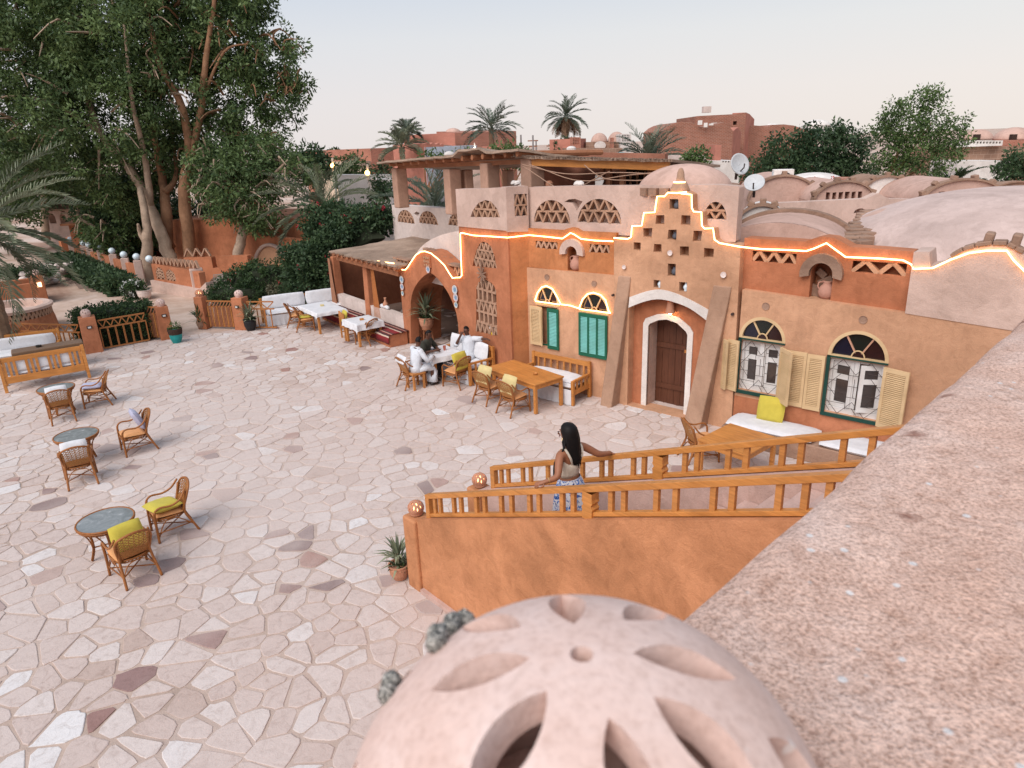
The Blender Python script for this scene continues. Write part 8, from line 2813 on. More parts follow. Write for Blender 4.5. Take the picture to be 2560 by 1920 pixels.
# utility poles and lit street lamps
for i, (px, yt, yb, Y) in enumerate(((1302, 337, 400, 70), (1332, 338, 400, 70), (1340, 350, 400, 74), (1380, 350, 392, 66))):
 a, b = at(px, yt, Y), at(px, yb, Y)
 t = thing('utility_pole', ['thin bare pole right of the date palm', 'utility pole with two crossarms in the middle of the skyline', 'short thin pole beside the crossarm pole', 'pole with small rooftop box left of the skirted palm'][i], 'pole', (a.x, Y, 0), 0, 'poles on the skyline')
 obj('shaft', MB().tube([(0, 0, 0), (0, 0, a.z)], .09, 6), plain('weathered_pole', (.30, .27, .26)), t)
 if i in (1, 3):
  obj('crossarm', MB().box((0, 0, a.z - .5), (1.0, .1, .1)), BEAM, t); obj('crossarm', MB().box((0, 0, a.z - 1.0), (.8, .1, .1)), BEAM, t)
for px, py, Y, lab in ((832, 414, 50, 'left glowing street lamp beside the great trees'), (919, 432, 44, 'right glowing street lamp on a white pole'), (1187, 373, 60, 'tiny white light on the tall red house')):
 a = at(px, py, Y)
 t = thing('street_lamp', lab, 'street lamp', (a.x, Y, 0), 0, 'lit lamps in the village')
 obj('pole', MB().tube([(0, 0.1, 0), (0, 0.1, a.z + .5)], .07, 6), WHITEP, t)
 obj('bulb', MB().lathe([(.001, -.15)] + [(.15 * math.sin(PI * k / 8), -.15 * math.cos(PI * k / 8)) for k in range(1, 8)] + [(.001, .15)], 12), emit('sodium_bulb', (1, .5, .14), 9) if px < 1000 else emit('white_bulb', (1, .9, .75), 12), t, loc=(0, -.1, a.z))
# ================================================================== rope lights, lamps, jugs, plates
def rope(label, pts):
 o = obj('rope_light', MB().tube(pts, .014, 5), STRING)
 return tag(o, label, 'string lights', 'warm rope lights on the house')
def wp(F, c, pts, d):
 return [F.pt(u, -d - .02, z) for u, z in Q(F, c, pts, d)]
rope('warm rope light along the beam of the reed roofed porch', wp(T, 'ca', [(270, 325), (400, 325), (550, 360), (720, 385), (900, 415), (1030, 432)], .12))
rope('warm rope light curving over the arch hump and up the tower edge', wp(T, 'ca', [(1030, 490), (1095, 492), (1150, 522), (1190, 520), (1225, 478), (1260, 422), (1330, 320), (1400, 272), (1460, 266), (1540, 292), (1640, 372), (1730, 462), (1790, 562), (1840, 636), (1890, 628), (1945, 628), (1968, 600), (1960, 400), (1952, 200), (1948, 20)], .03))
a_ = wp(T, 'cg', [(712, 745), (740, 748), (830, 768), (1000, 778), (1145, 788)], .04)
b_ = wp(P, 'cg', [(1340, 765), (1500, 780), (1650, 797), (1690, 770), (1725, 745), (1760, 760), (1820, 800), (1950, 815), (2115, 822)], .02)
g_ = wp(P, 'cs', [(172, 838), (340, 852), (380, 828), (390, 697), (507, 692), (534, 537), (664, 532), (692, 340), (782, 340), (822, 295), (930, 300), (1045, 287)], .155)
rope('warm rope light across the tower and the shuttered wall', a_ + b_)
rope('warm rope light stepping up the left of the gable', g_)
h_ = wp(P, 'cs', [(980, 305), (1106, 320), (1110, 480), (1130, 523), (1224, 528), (1230, 692), (1262, 727), (1364, 722), (1383, 860), (1440, 900), (1688, 945)], .155)
i_ = wp(P, 'cr', [(20, 142), (200, 148), (390, 158), (450, 140), (560, 92), (640, 150), (720, 208), (1000, 220), (1200, 235), (1270, 270)], -.03)
i_ = h_[-1:] + i_
j_ = wp(P, 'cr', [(1288, 308), (1450, 300), (1600, 230), (1750, 175), (1900, 155), (2070, 155), (2130, 240), (2212, 320), (2300, 400)], .14)
rope('warm rope light stepping down the right of the gable', h_)
rope('warm rope light along the recessed red band and the curved end parapet', i_ + j_)
k_ = wp(P, 'c4', [(1270, 884), (975, 842), (972, 825), (1000, 740), (1050, 672), (1110, 655), (1180, 690), (1240, 790), (1285, 880), (1400, 895), (1505, 930), (1550, 820), (1610, 755), (1680, 737), (1770, 765), (1830, 830), (1868, 960), (1890, 988), (1700, 962), (1510, 938)], .075)
rope('thin warm rope light framing the two arched fanlights', k_)
# plaster finial on the gable
fu, fz0 = q1(P, 'cs', 935, 285, .05); _, fz1 = q1(P, 'cs', 940, 5, .05); _, fzm = q1(P, 'cs', 945, 165, .05)
hw = (q1(P, 'cs', 1045, 285, .05)[0] - q1(P, 'cs', 820, 285, .05)[0]) / 2
fin = MB().lathe([(hw, 0), (hw * .95, (fzm - fz0) * .25), (hw * .72, (fzm - fz0) * .8), (hw * .55, fzm - fz0), (hw * .42, fzm - fz0 + .03), (hw * .33, (fz1 - fz0) * .85), (hw * .2, fz1 - fz0), (.001, fz1 - fz0 + .02)], 16)
obj('finial', fin, BUTT, house, smooth=True, loc=(fu, .05, fz0 - .01))
rp_ = [P.pt(fu + hw * .62 * math.cos(a), .05 + hw * .62 * math.sin(a), fzm - .01) for a in np.linspace(-PI * .9, -.1 * PI, 9)]
rope('short warm rope light round the finial of the gable', rp_)
def jug(label, loc, h, mat, kind='jug', rz=0.0, group=None):
 t = thing('clay_jug' if kind == 'jug' else 'vase', label, 'jug' if kind == 'jug' else 'vase', tuple(loc), rz, group)
 if kind == 'jug':
  pr = [(.001, 0), (.26, 0), (.42, .22), (.44, .45), (.36, .68), (.24, .80), (.22, .9), (.28, 1.0), (.22, 1.0), (.17, .88), (.001, .7)]
 else:
  pr = [(.001, 0), (.15, 0), (.2, .05), (.15, .12), (.27, .35), (.24, .5), (.11, .68), (.09, .85), (.14, 1.0), (.08, .98), (.001, .8)]
 obj('body', MB().lathe([(r * h, z * h) for r, z in pr], 18), mat, t, smooth=True)
 if kind == 'jug':
  obj('handle', MB().tube(spline([(.22 * h, 0, .92 * h), (.42 * h, 0, .9 * h), (.46 * h, 0, .68 * h), (.38 * h, 0, .55 * h)], 4), .04 * h, 6), mat, t, smooth=True)
 return t
JUGC = stucco('jug_clay', (.52, .27, .20), var=.1, grain=1.4)
DJUG = plain('dark_blue_jug', (.10, .105, .125), .6)
jug('round terracotta jug in the arched niche of the orange band', P.pt((nb[0] + nbr[0]) / 2 + .01, .13, zband + .01), .36, JUGC, rz=2.6)
jug('round terracotta jug in the arched niche of the recessed red band', P.pt((n0[0] + n1[0]) / 2 + .08, .20, min(zb0, zb1) + .04), .36, JUGC, rz=2.9)
rb_ = thing('rubble_pile', 'broken clay slabs piled behind the jug in the red band niche', 'rubble', tuple(P.pt((n0[0] + n1[0]) / 2 - .05, .30, min(zb0, zb1) + .03)), P.az)
for k, (x, z, s, a) in enumerate(((-.06, .14, .30, .3), (.08, .32, .26, -.5), (-.02, .48, .18, .7), (.1, .1, .2, 1.2))):
 obj('slab', MB().box((x, .02 * k - .05, z), (s, .05, s * .7), m=Matrix.Rotation(a, 3, 'Y')), MUD, rb_)
for i, lab, m_, kd, hh in ((0, 'dark jug in the topmost pigeon hole of the gable', DJUG, 'jug', .17), (4, 'dark jug in the middle pigeon hole under the topmost one', DJUG, 'jug', .15), (10, 'dark jug in the lowest middle pigeon hole', DJUG, 'jug', .17),
       (11, 'white painted vase in the pigeon hole left above the door arch', GLOBEW, 'vase', .2), (12, 'white painted vase in the pigeon hole right above the door arch', GLOBEW, 'vase', .22)):
 u, z0_, w, h = sqz[i]
 jug(lab, P.pt(u + (.02 if i < 11 else .04), -.02 if kd == 'jug' else -.07, z0_ + .008), hh, m_, kd)
def plate(F, c, x, y, d, r, lab, mat, group='painted plates on the walls'):
 r *= .78
 u, z = q1(F, c, x, y, d)
 p = F.pt(u, -d - .012, z)
 t = thing('wall_plate', lab, 'plate', tuple(p), F.az, group)
 obj('dish', MB().lathe([(.001, .012), (r * .6, .012), (r, .03), (r * .98, .04), (.001, .02)], 22), mat, t, rot=(rad(90), 0, 0))
 obj('rim_ring', MB().lathe([(r * .62, .031), (r * .72, .036), (r * .72, .026), (r * .62, .02)], 22), PLATEB if mat != SHELL else SHELL, t, rot=(rad(90), 0, 0))
 return t
def plate_mat(name, a, b):
 m, nt, bb = nodes(name)
 v = nt.nodes.new('ShaderNodeTexVoronoi'); v.inputs['Scale'].default_value = 26
 nt.links.new(_coord(nt), v.inputs['Vector'])
 r = _ramp(nt, v.outputs['Distance'], [(.25, b), (.42, a)])
 nt.links.new(r.outputs[0], bb.inputs['Base Color']); bb.inputs['Roughness'].default_value = .3
 return m
PLATEB = plain('blue_glaze', (.18, .30, .42), .3)
PL1 = plate_mat('blue_white_plate', (.62, .62, .60), (.26, .34, .40))
PL2 = plate_mat('pink_white_plate', (.64, .54, .52), (.48, .18, .18))
PL3 = plate_mat('green_white_plate', (.60, .62, .56), (.22, .32, .2))
SHELL = plain('chalky_plate', (.72, .60, .55), .5)
for x, y, r, m_, lab in ((1145, 655, .15, PL1, 'blue patterned plate, top of the three left of the arch'), (1150, 755, .14, PL2, 'pink patterned plate, middle of the three left of the arch'), (1158, 845, .10, PL3, 'small green patterned plate, lowest of the three left of the arch'),
       (1880, 795, .165, PL1, 'blue patterned plate, top of the three right of the arch'), (1893, 905, .15, PL2, 'pink patterned plate, middle of the three right of the arch'), (1898, 1005, .11, PL3, 'small green patterned plate, lowest of the three right of the arch'),
       (1510, 515, .14, PL2, 'pale oval plate right above the arch crown')):
 plate(T, 'ca', x, y, .01, r, lab, m_)
for x, y, r, lab in ((300, 1187, .062, 'small white plate above the left buttress'), (852, 1017, .075, 'white plate among the pigeon holes'), (1493, 1280, .08, 'white plate above the right buttress')):
 plate(P, 'cs', x, y, .145, r, lab, SHELL)
u, z = q1(T, 'ca', 1493, 405)
rl = thing('relief_tile', 'carved square tile over the arch crown', 'tile', tuple(T.pt(u, -.02, z)), T.az)
obj('tile', MB().box((0, 0, 0), (.36, .04, .36)), RED, rl, bevel=.01)
for k in range(3):
 for j in range(3):
  obj('boss', MB().box((-.11 + .11 * k, -.03, -.11 + .11 * j), (.07, .03, .045 + .03 * ((k + j) % 2))), TAN, rl)
# straw star between the two tower lattices
u, z = q1(T, 'c4', 340, 508)
st = thing('straw_star', 'dried palm star ornament between the two tower lattices', 'ornament', tuple(T.pt(u, -.05, z)), T.az)
for k in range(9):
 a = 2 * PI * k / 9 + .3
 obj('ray', MB().bar((0, 0, 0), (.2 * math.cos(a), -.03, .2 * math.sin(a)), .035, .03), MUD, st)
obj('stem', MB().bar((0, -.02, .36), (0, -.02, -.36), .03, .025), MUD, st)
u, z = q1(T, 'c4', 436, 1245)
jug('small yellow pot on the sill of the tower lattice', T.pt(u, .06, z - .06), .15, plain('yellow_glaze', (.62, .40, .03), .4), 'jug')
# ---- lamps
u, z = q1(P, 'cd', 660, 535, .05); zt_ = q1(P, 'cd', 660, 430, .05)[1]
wl_ = thing('wall_lamp', 'lit tapered clay wall lamp above the entrance door', 'lamp', tuple(P.pt(u, -.04, z)), P.az)
obj('shade', MB().lathe([(.105, 0), (.10, .03), (.07, zt_ - z - .02), (.078, zt_ - z)], 16, cap=False), CLAY, wl_, smooth=True)
obj('bracket', MB().tube([(0, 0, zt_ - z - .04), (0, .14, zt_ - z - .02)], .015, 6), IRON, wl_)
obj('bulb', MB().lathe([(.001, -.045), (.04, -.02), (.04, .02), (.001, .05)], 10), emit('door_bulb', (1, .66, .34), 45), wl_)
clay_lamp(tuple(S.pt(-.02, .10, 1.265)), .115, 'lit pierced clay globe on the nearer stair pier', 'lit clay globes at the stair foot', lit=True)
clay_lamp(tuple(S.pt(-.02, 1.26, 1.265)), .115, 'lit pierced clay globe on the farther stair pier', 'lit clay globes at the stair foot', lit=True)
for lab, x, y, rz in (('twisted grey and white lump on top of the near clay lamp', 1095, 1530, .5), ('small dark grey lump beside a petal hole of the near clay lamp', 930, 1692, 1.2)):
 # resting on the globe: meet the sphere along the sight line
 d = ray(x, y).normalized(); o0 = Vector((0, 0, CAM_H)); cc = Vector(near_lamp.location); R_ = .157 * .985
 b = d.dot(cc - o0); disc = b * b - (cc - o0).length_squared + R_ * R_
 tt = b - math.sqrt(max(disc, 0))
 p = cc + (o0 + d * tt - cc).normalized() * R_
 nrm_ = (p - cc).normalized()
 m = MB()
 n = 5 if 'twisted' in lab else 2
 sd = nrm_.cross(Vector((0, .3, 1))).normalized()
 for k in range(n):
  q = sd * (.011 * (k - (n - 1) / 2)) + nrm_ * (.006 + .003 * (k % 2)) + nrm_.cross(sd) * RNG.uniform(-.003, .003)
  m.lathe([(.001, -.008), (.006, -.005), (.008, 0), (.006, .006), (.001, .009)], 9, c=q)
 for k in range(len(m.v)):
  v = Vector(m.v[k]); nn_ = mnoise.noise_vector(v * 260) * .0028
  m.v[k] = tuple(v + nn_)
 lm, nt, bb = nodes('grey_white_scrap')
 nz = _noise(nt, 260, 3, .6, _coord(nt), 2.0)
 r = _ramp(nt, nz.outputs['Fac'], [(.42, (.045, .045, .04)), (.5, (.16, .15, .13)), (.62, (.62, .58, .52))])
 nt.links.new(r.outputs[0], bb.inputs['Base Color']); bb.inputs['Roughness'].default_value = .8
 o = obj('dried_scrap', m, lm, None, smooth=True, loc=p)
 tag(o, lab, 'scrap')
# ---- inside the arch and the porch
BNCH = wood('whitewashed_bench', (.55, .47, .40), .6)
STR = kilim()
for u, y, L, lab in ((ap[0][0] + 1.5, 2.6, 1.3, 'dim pale bench with striped cushions at the back of the arched hall'), (ap[0][0] + 2.6, 1.7, 1.2, 'dim pale bench in the hall nearer the right jamb')):
 t = thing('hall_bench', lab, 'bench', tuple(T.pt(u, y, .012)), T.az)
 obj('seat', MB().box((0, 0, .42), (L, .6, .10)), BNCH, t)
 for sx in (-1, 1):
  for sy in (-1, 1):
   obj('leg', MB().box((sx * (L / 2 - .05), sy * .25, .19), (.08, .08, .38)), BNCH, t)
 obj('backrest', MB().box((0, .28, .75), (L, .06, .5)), BNCH, t)
 for k in range(3):
  obj('cushion', pad(L * .8, .5, .13, 8), STR, t, smooth=True, loc=(0, .02, .54 + .12 * k))
rg_ = thing('hall_rug', 'dark rug on the floor of the arched hall', 'rug', tuple(T.pt(ap[0][0] + 1.9, 1.3, .016)), T.az)
obj('pile', MB().box((0, 0, .004), (1.6, 1.9, .012)), fabric('dark_rug', (.07, .03, .028)), rg_)
ll = thing('hanging_lamp', 'small red and blue glass lamp hanging inside the arch', 'lamp', tuple(T.pt(ap[0][0] + 1.75, 1.5, 1.75)), T.az)
obj('glass', MB().lathe([(.03, -.12), (.09, -.03), (.08, .06), (.03, .12)], 12), plain('painted_glass', (.35, .12, .06), .2), ll)
obj('chain', MB().tube([(0, 0, .12), (0, 0, .75)], .008, 4), IRON, ll)
jug('painted clay jar on the low porch wall', T.pt(uC + 1.05, .18, lowz + .02), .38, CLAY, 'vase')
o = obj('rug_roll', MB().tube(spline([(0, 0, 0), (.25, .02, .02), (.55, 0, 0)], 4), [.06, .075, .08, .07, .08, .075, .07, .06, .05], 8), WHITEF, None, smooth=True, loc=T.pt(uC + .75, .15, lowz + .07), rot=(0, 0, T.az))
tag(o, 'crumpled white cloth lying on the low porch wall', 'cloth')
# ---- little things on the tables
CUP = plain('dark_cup', (.04, .03, .028), .4); GLS = plain('red_glass', (.42, .12, .08), .25)
h_t = .012 + .752
def on_table(x, y): return gp(*z5(x, y), h_t)
for x, y, lab in ((822, 540, 'dark cup nearest the man in the dark shirt'), (870, 585, 'dark cup nearest the man in white')):
 c = on_table(x, y)
 t = thing('coffee_cup', lab, 'cup', (c.x, c.y, h_t), RNG.random() * 6, 'cups on the long white table')
 obj('cup', MB().lathe([(.03, 0), (.042, .06), (.038, .06), (.026, .01), (.001, .01)], 12), CUP, t)
 obj('saucer', MB().lathe([(.001, .002), (.05, .002), (.065, .012), (.05, .006), (.001, .006)], 14), WHITEP, t)
c = on_table(932, 560); tag(obj('ashtray', MB().lathe([(.001, 0), (.075, 0), (.085, .04), (.07, .04), (.055, .012), (.001, .012)], 14), CUP, None, loc=(c.x, c.y, h_t)), 'round dark ashtray in the middle of the long white table', 'ashtray')
c = on_table(1093, 545); tag(obj('drinking_glass', MB().lathe([(.001, 0), (.032, 0), (.042, .13), (.036, .13), (.028, .012), (.001, .012)], 14), GLS, None, loc=(c.x, c.y, h_t)), 'red patterned drinking glass on the long white table', 'glass')
c = gp(*za(578, 1218), h_t); tag(obj('napkin_box', MB().box((0, 0, .03), (.13, .08, .06)), PINE, None, bevel=.008, loc=(c.x, c.y, h_t), rot=(0, 0, .4)), 'small orange box on the small white table', 'box')
c = gp(*z6(1945, 1245), h_t); tag(obj('napkin_box', MB().box((0, 0, .03), (.13, .08, .06)), PALEY, None, bevel=.008, loc=(c.x, c.y, h_t), rot=(0, 0, .2)), 'small pale box on the far white table', 'box')
c = gp(*z3(1550, 472), .762); tag(obj('ashtray', MB().lathe([(.001, 0), (.055, 0), (.062, .025), (.05, .025), (.04, .01), (.001, .01)], 14), PINE, None, loc=(c.x, c.y, .765)), 'small wooden ashtray on the bare orange table', 'ashtray')
# loose stones on the terrace parapets
for k, (x, y) in enumerate(((1205, 468), (1218, 467), (1284, 464), (1292, 463), (1442, 461), (1450, 462))):
 q = T.uz(x, y) if x < 1270 else P.uz(x, y, -.2)
 p = T.pt(q[0], .12, zt - .01 + .05) if x < 1270 else P.pt(q[0], .22, (zt0 + zt1) / 2 + .05)
 m = MB().lathe([(.01, -.05), (.08, -.03), (.09, .02), (.05, .06), (.01, .07)], 7)
 tag(obj('loose_stone', m, WHITEP, None, loc=p, rot=(.2, .3, k)), ['loose stone at the left on the tower parapet', 'loose stone beside the left one on the tower parapet', 'loose stone left of the corner pergola column', 'loose stone at the foot of the corner pergola column', 'left loose stone above the two big parapet lattices', 'right loose stone above the two big parapet lattices'][k], 'stone', 'loose stones on the terrace parapet')
# ================================================================== people
SKIN_W = plain('tan_skin', (.31, .125, .065), .5, .06)
SKIN_M = plain('dark_skin', (.105, .045, .028), .5, .06)
HAIR = plain('black_hair', (.010, .008, .008), .55, .3, 160, .15)
ROBE = fabric('white_robe', (.64, .66, .70), var=.07, fold=.5)
SHIRT = fabric('dark_green_shirt', (.045, .045, .035), fold=.4)
def body(name, joints, edges, mat, parent, sub=2):
 """one continuous skin grown over a skeleton of joints (position, radius)"""
 names = list(joints)
 me = bpy.data.meshes.new(name)
 me.from_pydata([joints[n][0] for n in names], [(names.index(a), names.index(b)) for a, b in edges], [])
 o = link(name, me, parent)
 o.modifiers.new('skin', 'SKIN').use_smooth_shade = True
 sk = me.skin_vertices
 lay = sk[0] if len(sk) else None
 if lay is None:
  bm = bmesh.new(); bm.from_mesh(me); bm.verts.layers.skin.verify(); bm.to_mesh(me); bm.free()
  lay = me.skin_vertices[0]
 for i, n in enumerate(names):
  r = joints[n][1]
  lay.data[i].radius = r if isinstance(r, tuple) else (r, r)
  lay.data[i].use_root = (i == 0)
 me.materials.append(mat)
 s = o.modifiers.new('sub', 'SUBSURF'); s.levels = sub; s.render_levels = sub
 return o
ARM = lambda s: [('chest', 'sh' + s), ('sh' + s, 'el' + s), ('el' + s, 'wr' + s), ('wr' + s, 'pa' + s)]
LEG = lambda s: [('pelvis', 'hip' + s), ('hip' + s, 'kn' + s), ('kn' + s, 'an' + s), ('an' + s, 'toe' + s)]
SPINE = [('pelvis', 'waist'), ('waist', 'chest'), ('chest', 'neck'), ('neck', 'jaw'), ('jaw', 'skull'), ('skull', 'crown')]
def hand(parent, mat, wrist, palm, down, spread, size=1.0, curl=.5):
 """five separate fingers of unequal length rooted in the palm"""
 w, p = Vector(wrist), Vector(palm)
 f = (p - w).normalized(); dn = Vector(down).normalized(); sd = Vector(spread).normalized()
 m = MB()
 for k, (off, L) in enumerate(((-.030, .062), (-.010, .074), (.011, .070), (.030, .055))):
  b = p + sd * off * size * .95 - f * .012
  q1_ = b + (f * (1 - curl * .3) + dn * curl * .4) * L * .5 * size
  q2_ = q1_ + (f * (1 - curl * .9) + dn * (curl * 1.1)) * L * .32 * size
  q3_ = q2_ + (f * (1 - curl * 1.4) + dn * (curl * 1.5)) * L * .25 * size
  m.tube([b, q1_, q2_, q3_], [.0095 * size, .009 * size, .008 * size, .006 * size], 7)
 b = p - f * .045 * size + sd * -.034 * size
 m.tube([b, b + (f * .5 - sd * .8 + dn * .2).normalized() * .034 * size, b + (f * .9 - sd * .5 + dn * .5).normalized() * .064 * size], [.012 * size, .0105 * size, .008 * size], 7)
 m.loft([(w, sd * .026 * size, dn * .019 * size), (w + (p - w) * .5, sd * .036 * size, dn * .018 * size), (p, sd * .041 * size, dn * .015 * size), (p + f * .012, sd * .036 * size, dn * .010 * size)], 10)
 return obj('hand', m, mat, parent, smooth=True)
def head_bits(parent, c, fwd, mat, r=.09, hairmat=HAIR, short=True, face=True):
 """hair cap, ears, nose, eyes, mouth on a head centred at c, looking along fwd"""
 c = Vector(c); f = Vector(fwd).normalized(); s = f.cross(Vector((0, 0, 1))).normalized(); u = s.cross(f).normalized()
 hm = MB()
 n, k = 18, 10
 for j in range(k + 1):
  th = PI * .62 * j / k
  for i in range(n):
   a = 2 * PI * i / n
   cut = 1.0
   z = math.cos(th)
   d = (s * math.cos(a) + f * math.sin(a)) * math.sin(th) + u * z
   rr = Vector((d.dot(s) * .088, d.dot(f) * .104, d.dot(u) * .112)).length if False else 1
   v = c + s * d.dot(s) * r * .92 + f * (d.dot(f) * r * 1.08) + u * (d.dot(u) * r * 1.2 + .012)
   if math.sin(a) > .25 and th > PI * .30:      # hairline above the forehead
    v = c + s * d.dot(s) * r * .6 + f * (d.dot(f) * r * .6) + u * (math.cos(PI * .30) * r * .9)
   hm.v.append(tuple(v))
 for j in range(k):
  for i in range(n):
   hm.f.append((j * n + i, j * n + (i + 1) % n, (j + 1) * n + (i + 1) % n, (j + 1) * n + i))
 if short:
  obj('hair', hm, hairmat, parent, smooth=True)
 if face:
  fm = MB()
  fm.loft([(c + f * r * .82 + u * .012, s * .006, u * .004), (c + f * r * 1.02 - u * .004, s * .011, u * .008), (c + f * r * 1.14 - u * .022, s * .016, u * .010), (c + f * r * .9 - u * .034, s * .012, u * .006)], 8)
  obj('nose', fm, mat, parent, smooth=True)
  for sg in (-1, 1):
   obj('eye', MB().lathe([(.001, -.006), (.010, -.003), (.013, 0), (.010, .003), (.001, .006)], 10), DARKIN, parent, loc=c + f * r * .93 + s * sg * .032 + u * .010, smooth=True)
   obj('ear', MB().loft([(c + s * sg * r * .82 + u * .02 - f * .008, f * .012, u * .020), (c + s * sg * r * 1.04 + u * .008 - f * .012, f * .016, u * .028)], 8), mat, parent, smooth=True)
  obj('mouth', MB().loft([(c + f * r * .92 - u * .052 - s * .022, f * .004, u * .004), (c + f * r * .98 - u * .052, f * .006, u * .008), (c + f * r * .92 - u * .052 + s * .022, f * .004, u * .004)], 6), plain('lips', (.22, .07, .06), .5), parent, smooth=True)
# ---- the woman on the stair.  Local axes: she looks along -x (down the stair), +y is away from the viewer
wu, wy, wz = 2.42, .62, 1.40
wo = thing('person', 'woman in cream crop top and blue flowered white skirt holding both stair railings', 'person', tuple(S.pt(wu, wy, wz + .0)), S.az)
rel = lambda u, y, z: (u - wu, y - wy, z - wz)
hz = zr(2.5)
j = dict(
 pelvis=((0, 0, .92), (.125, .10)), waist=((.0, 0, 1.07), (.098, .075)), chest=((.01, 0, 1.27), (.115, .09)), neck=((-.0, .0, 1.415), .046), jaw=((-.03, -.012, 1.49), (.058, .058)), skull=((-.03, -.012, 1.565), (.086, .078)), crown=((-.02, -.01, 1.63), (.062, .058)),
 shL=((.02, -.178, 1.345), .054), elL=((.13, -.325, 1.16), .043), wrL=(rel(2.49, .155, hz + .045), .026), paL=(rel(2.44, .10, hz + .03), (.03, .016)),
 shR=((.02, .178, 1.345), .054), elR=((.13, .36, 1.20), .043), wrR=(rel(2.55, 1.17, hz + .06), .026), paR=(rel(2.50, 1.235, hz + .04), (.03, .016)),
 hipL=((0, -.085, .86), .095), knL=((-.05, -.08, .48), .062), anL=((.02, -.08, .08), .040), toeL=((-.12, -.08, .03), .032),
 hipR=((0, .085, .86), .095), knR=((-.03, .08, .48), .062), anR=((.04, .08, .08), .040), toeR=((-.10, .08, .03), .032))
body('body', j, SPINE + ARM('L') + ARM('R') + LEG('L') + LEG('R'), SKIN_W, wo)
hand(wo, SKIN_W, j['wrL'][0], j['paL'][0], (0, -.4, -1), (-.9, .1, 0), .92, .75)
hand(wo, SKIN_W, j['wrR'][0], j['paR'][0], (0, .4, -1), (-.9, -.1, 0), .92, .75)
head_bits(wo, (-.03, -.012, 1.55), (-1, -.45, -.05), SKIN_W, .088, short=False)
# long straight black hair: a cap and a fall of locks down the back, one over the left shoulder
hm = MB()
hm.loft([((-.005, -.010, 1.665), (.02, 0, 0), (0, .02, 0)), ((-.002, -.010, 1.655), (.062, 0, .0), (0, .058, 0)), ((.004, -.010, 1.625), (.090, 0, 0), (0, .083, 0)), ((.012, -.008, 1.57), (.099, 0, 0), (0, .097, 0)), ((.028, -.004, 1.50), (.083, 0, 0), (0, .098, 0)),
   ((.052, .002, 1.42), (.058, 0, 0), (0, .096, 0)), ((.078, .006, 1.33), (.040, 0, 0), (0, .092, 0)), ((.092, .010, 1.26), (.026, 0, 0), (0, .075, 0)), ((.095, .016, 1.22), (.008, 0, 0), (0, .04, 0))], 18)
for k in range(34):
 y0 = -.095 + .19 * k / 33
 e = RNG.uniform(-.03, .04)
 xx = .09 - .05 * (abs(y0) / .095) ** 2
 hm.tube(spline([(xx - .01, y0 * .85, 1.60), (xx + .022, y0, 1.47), (xx + .035, y0 * .98, 1.32), (xx + .045, y0 * .95 + .01, 1.25), (xx + .035, y0 * .85 + .02, 1.18 + e)], 3), [.010, .012, .012, .012, .011, .011, .010, .009, .008, .007, .006, .005, .003], 5)
for k in range(10):
 o_y = -.05 - .012 * k
 hm.tube(spline([(.0, -.06 - .003 * k, 1.56), (-.005 + .004 * k, -.098, 1.46), (.03, -.12 - .004 * k, 1.36), (-.06, -.165 + .004 * k, 1.24), (-.085, -.17 + .006 * k, 1.10), (-.075, -.175 + .006 * k, .99 + .012 * k)], 3), [.012, .013, .013, .013, .012, .012, .012, .011, .011, .010, .009, .009, .008, .006, .005, .003], 5)
obj('hair', hm, HAIR, wo, smooth=True)
CREAMT = fabric('cream_knit', (.66, .57, .46), var=.1, fold=.6)
tm = MB()
tm.loft([((.0, 0, 1.035), (.092, 0, 0), (0, .128, 0)), ((.0, 0, 1.075), (.098, 0, 0), (0, .132, 0)), ((.004, 0, 1.13), (.103, 0, 0), (0, .140, 0)), ((.006, 0, 1.19), (.109, 0, 0), (0, .149, 0)), ((-.006, 0, 1.235), (.107, 0, -.02), (0, .150, 0)), ((-.012, 0, 1.26), (.105, 0, -.035), (0, .148, 0))], 26, cap=False)
o = obj('crop_top', tm, CREAMT, wo, smooth=True); o.modifiers.new('t', 'SOLIDIFY').thickness = .008
for sg in (-1, 1):
 st_ = MB()
 pts = spline([(.098, sg * .055, 1.20), (.112, sg * .095, 1.29), (.075, sg * .118, 1.375), (.018, sg * .112, 1.402), (-.05, sg * .105, 1.355), (-.095, sg * .09, 1.25)], 5)
 for a, b in zip(pts, pts[1:]):
  st_.bar(a, b + (b - a) * .15, .026, .008, up=(1, 0, .3))
 obj('strap', st_, CREAMT, wo)
def floral():
 m, nt, b = nodes('blue_flowered_cotton')
 co = _coord(nt)
 n1 = _noise(nt, 13, 3, .6, co, 1.6)
 n2 = _noise(nt, 30, 3, .6, co, 1.2)
 r1 = _ramp(nt, n1.outputs['Fac'], [(.49, (0, 0, 0)), (.53, (1, 1, 1))])
 tone = _ramp(nt, n2.outputs['Fac'], [(.35, (.012, .03, .13)), (.5, (.035, .12, .42)), (.62, (.25, .38, .62))])
 c = _mixc(nt, r1.outputs[0], (.66, .66, .69), tone.outputs[0])
 r3 = _ramp(nt, n2.outputs['Fac'], [(.69, (0, 0, 0)), (.72, (1, 1, 1))])
 c = _mixc(nt, r3.outputs[0], c, (.05, .05, .07))
 nt.links.new(c, b.inputs['Base Color'])
 b.inputs['Roughness'].default_value = .85
 return m
sk = MB()
n = 48
rows = [(1.01, .104, .142), (.96, .122, .172), (.88, .145, .198), (.74, .17, .218), (.55, .19, .238), (.35, .21, .25), (.12, .235, .265)]
for i, (z, a, b) in enumerate(rows):
 for k in range(n):
  t = 2 * PI * k / n
  w = 1 + (.010 + .016 * i) * math.sin(t * 9 + i * .25) * (i > 0)
  sk.v.append((a * math.cos(t) * w + .004 * i, b * math.sin(t) * w, z))
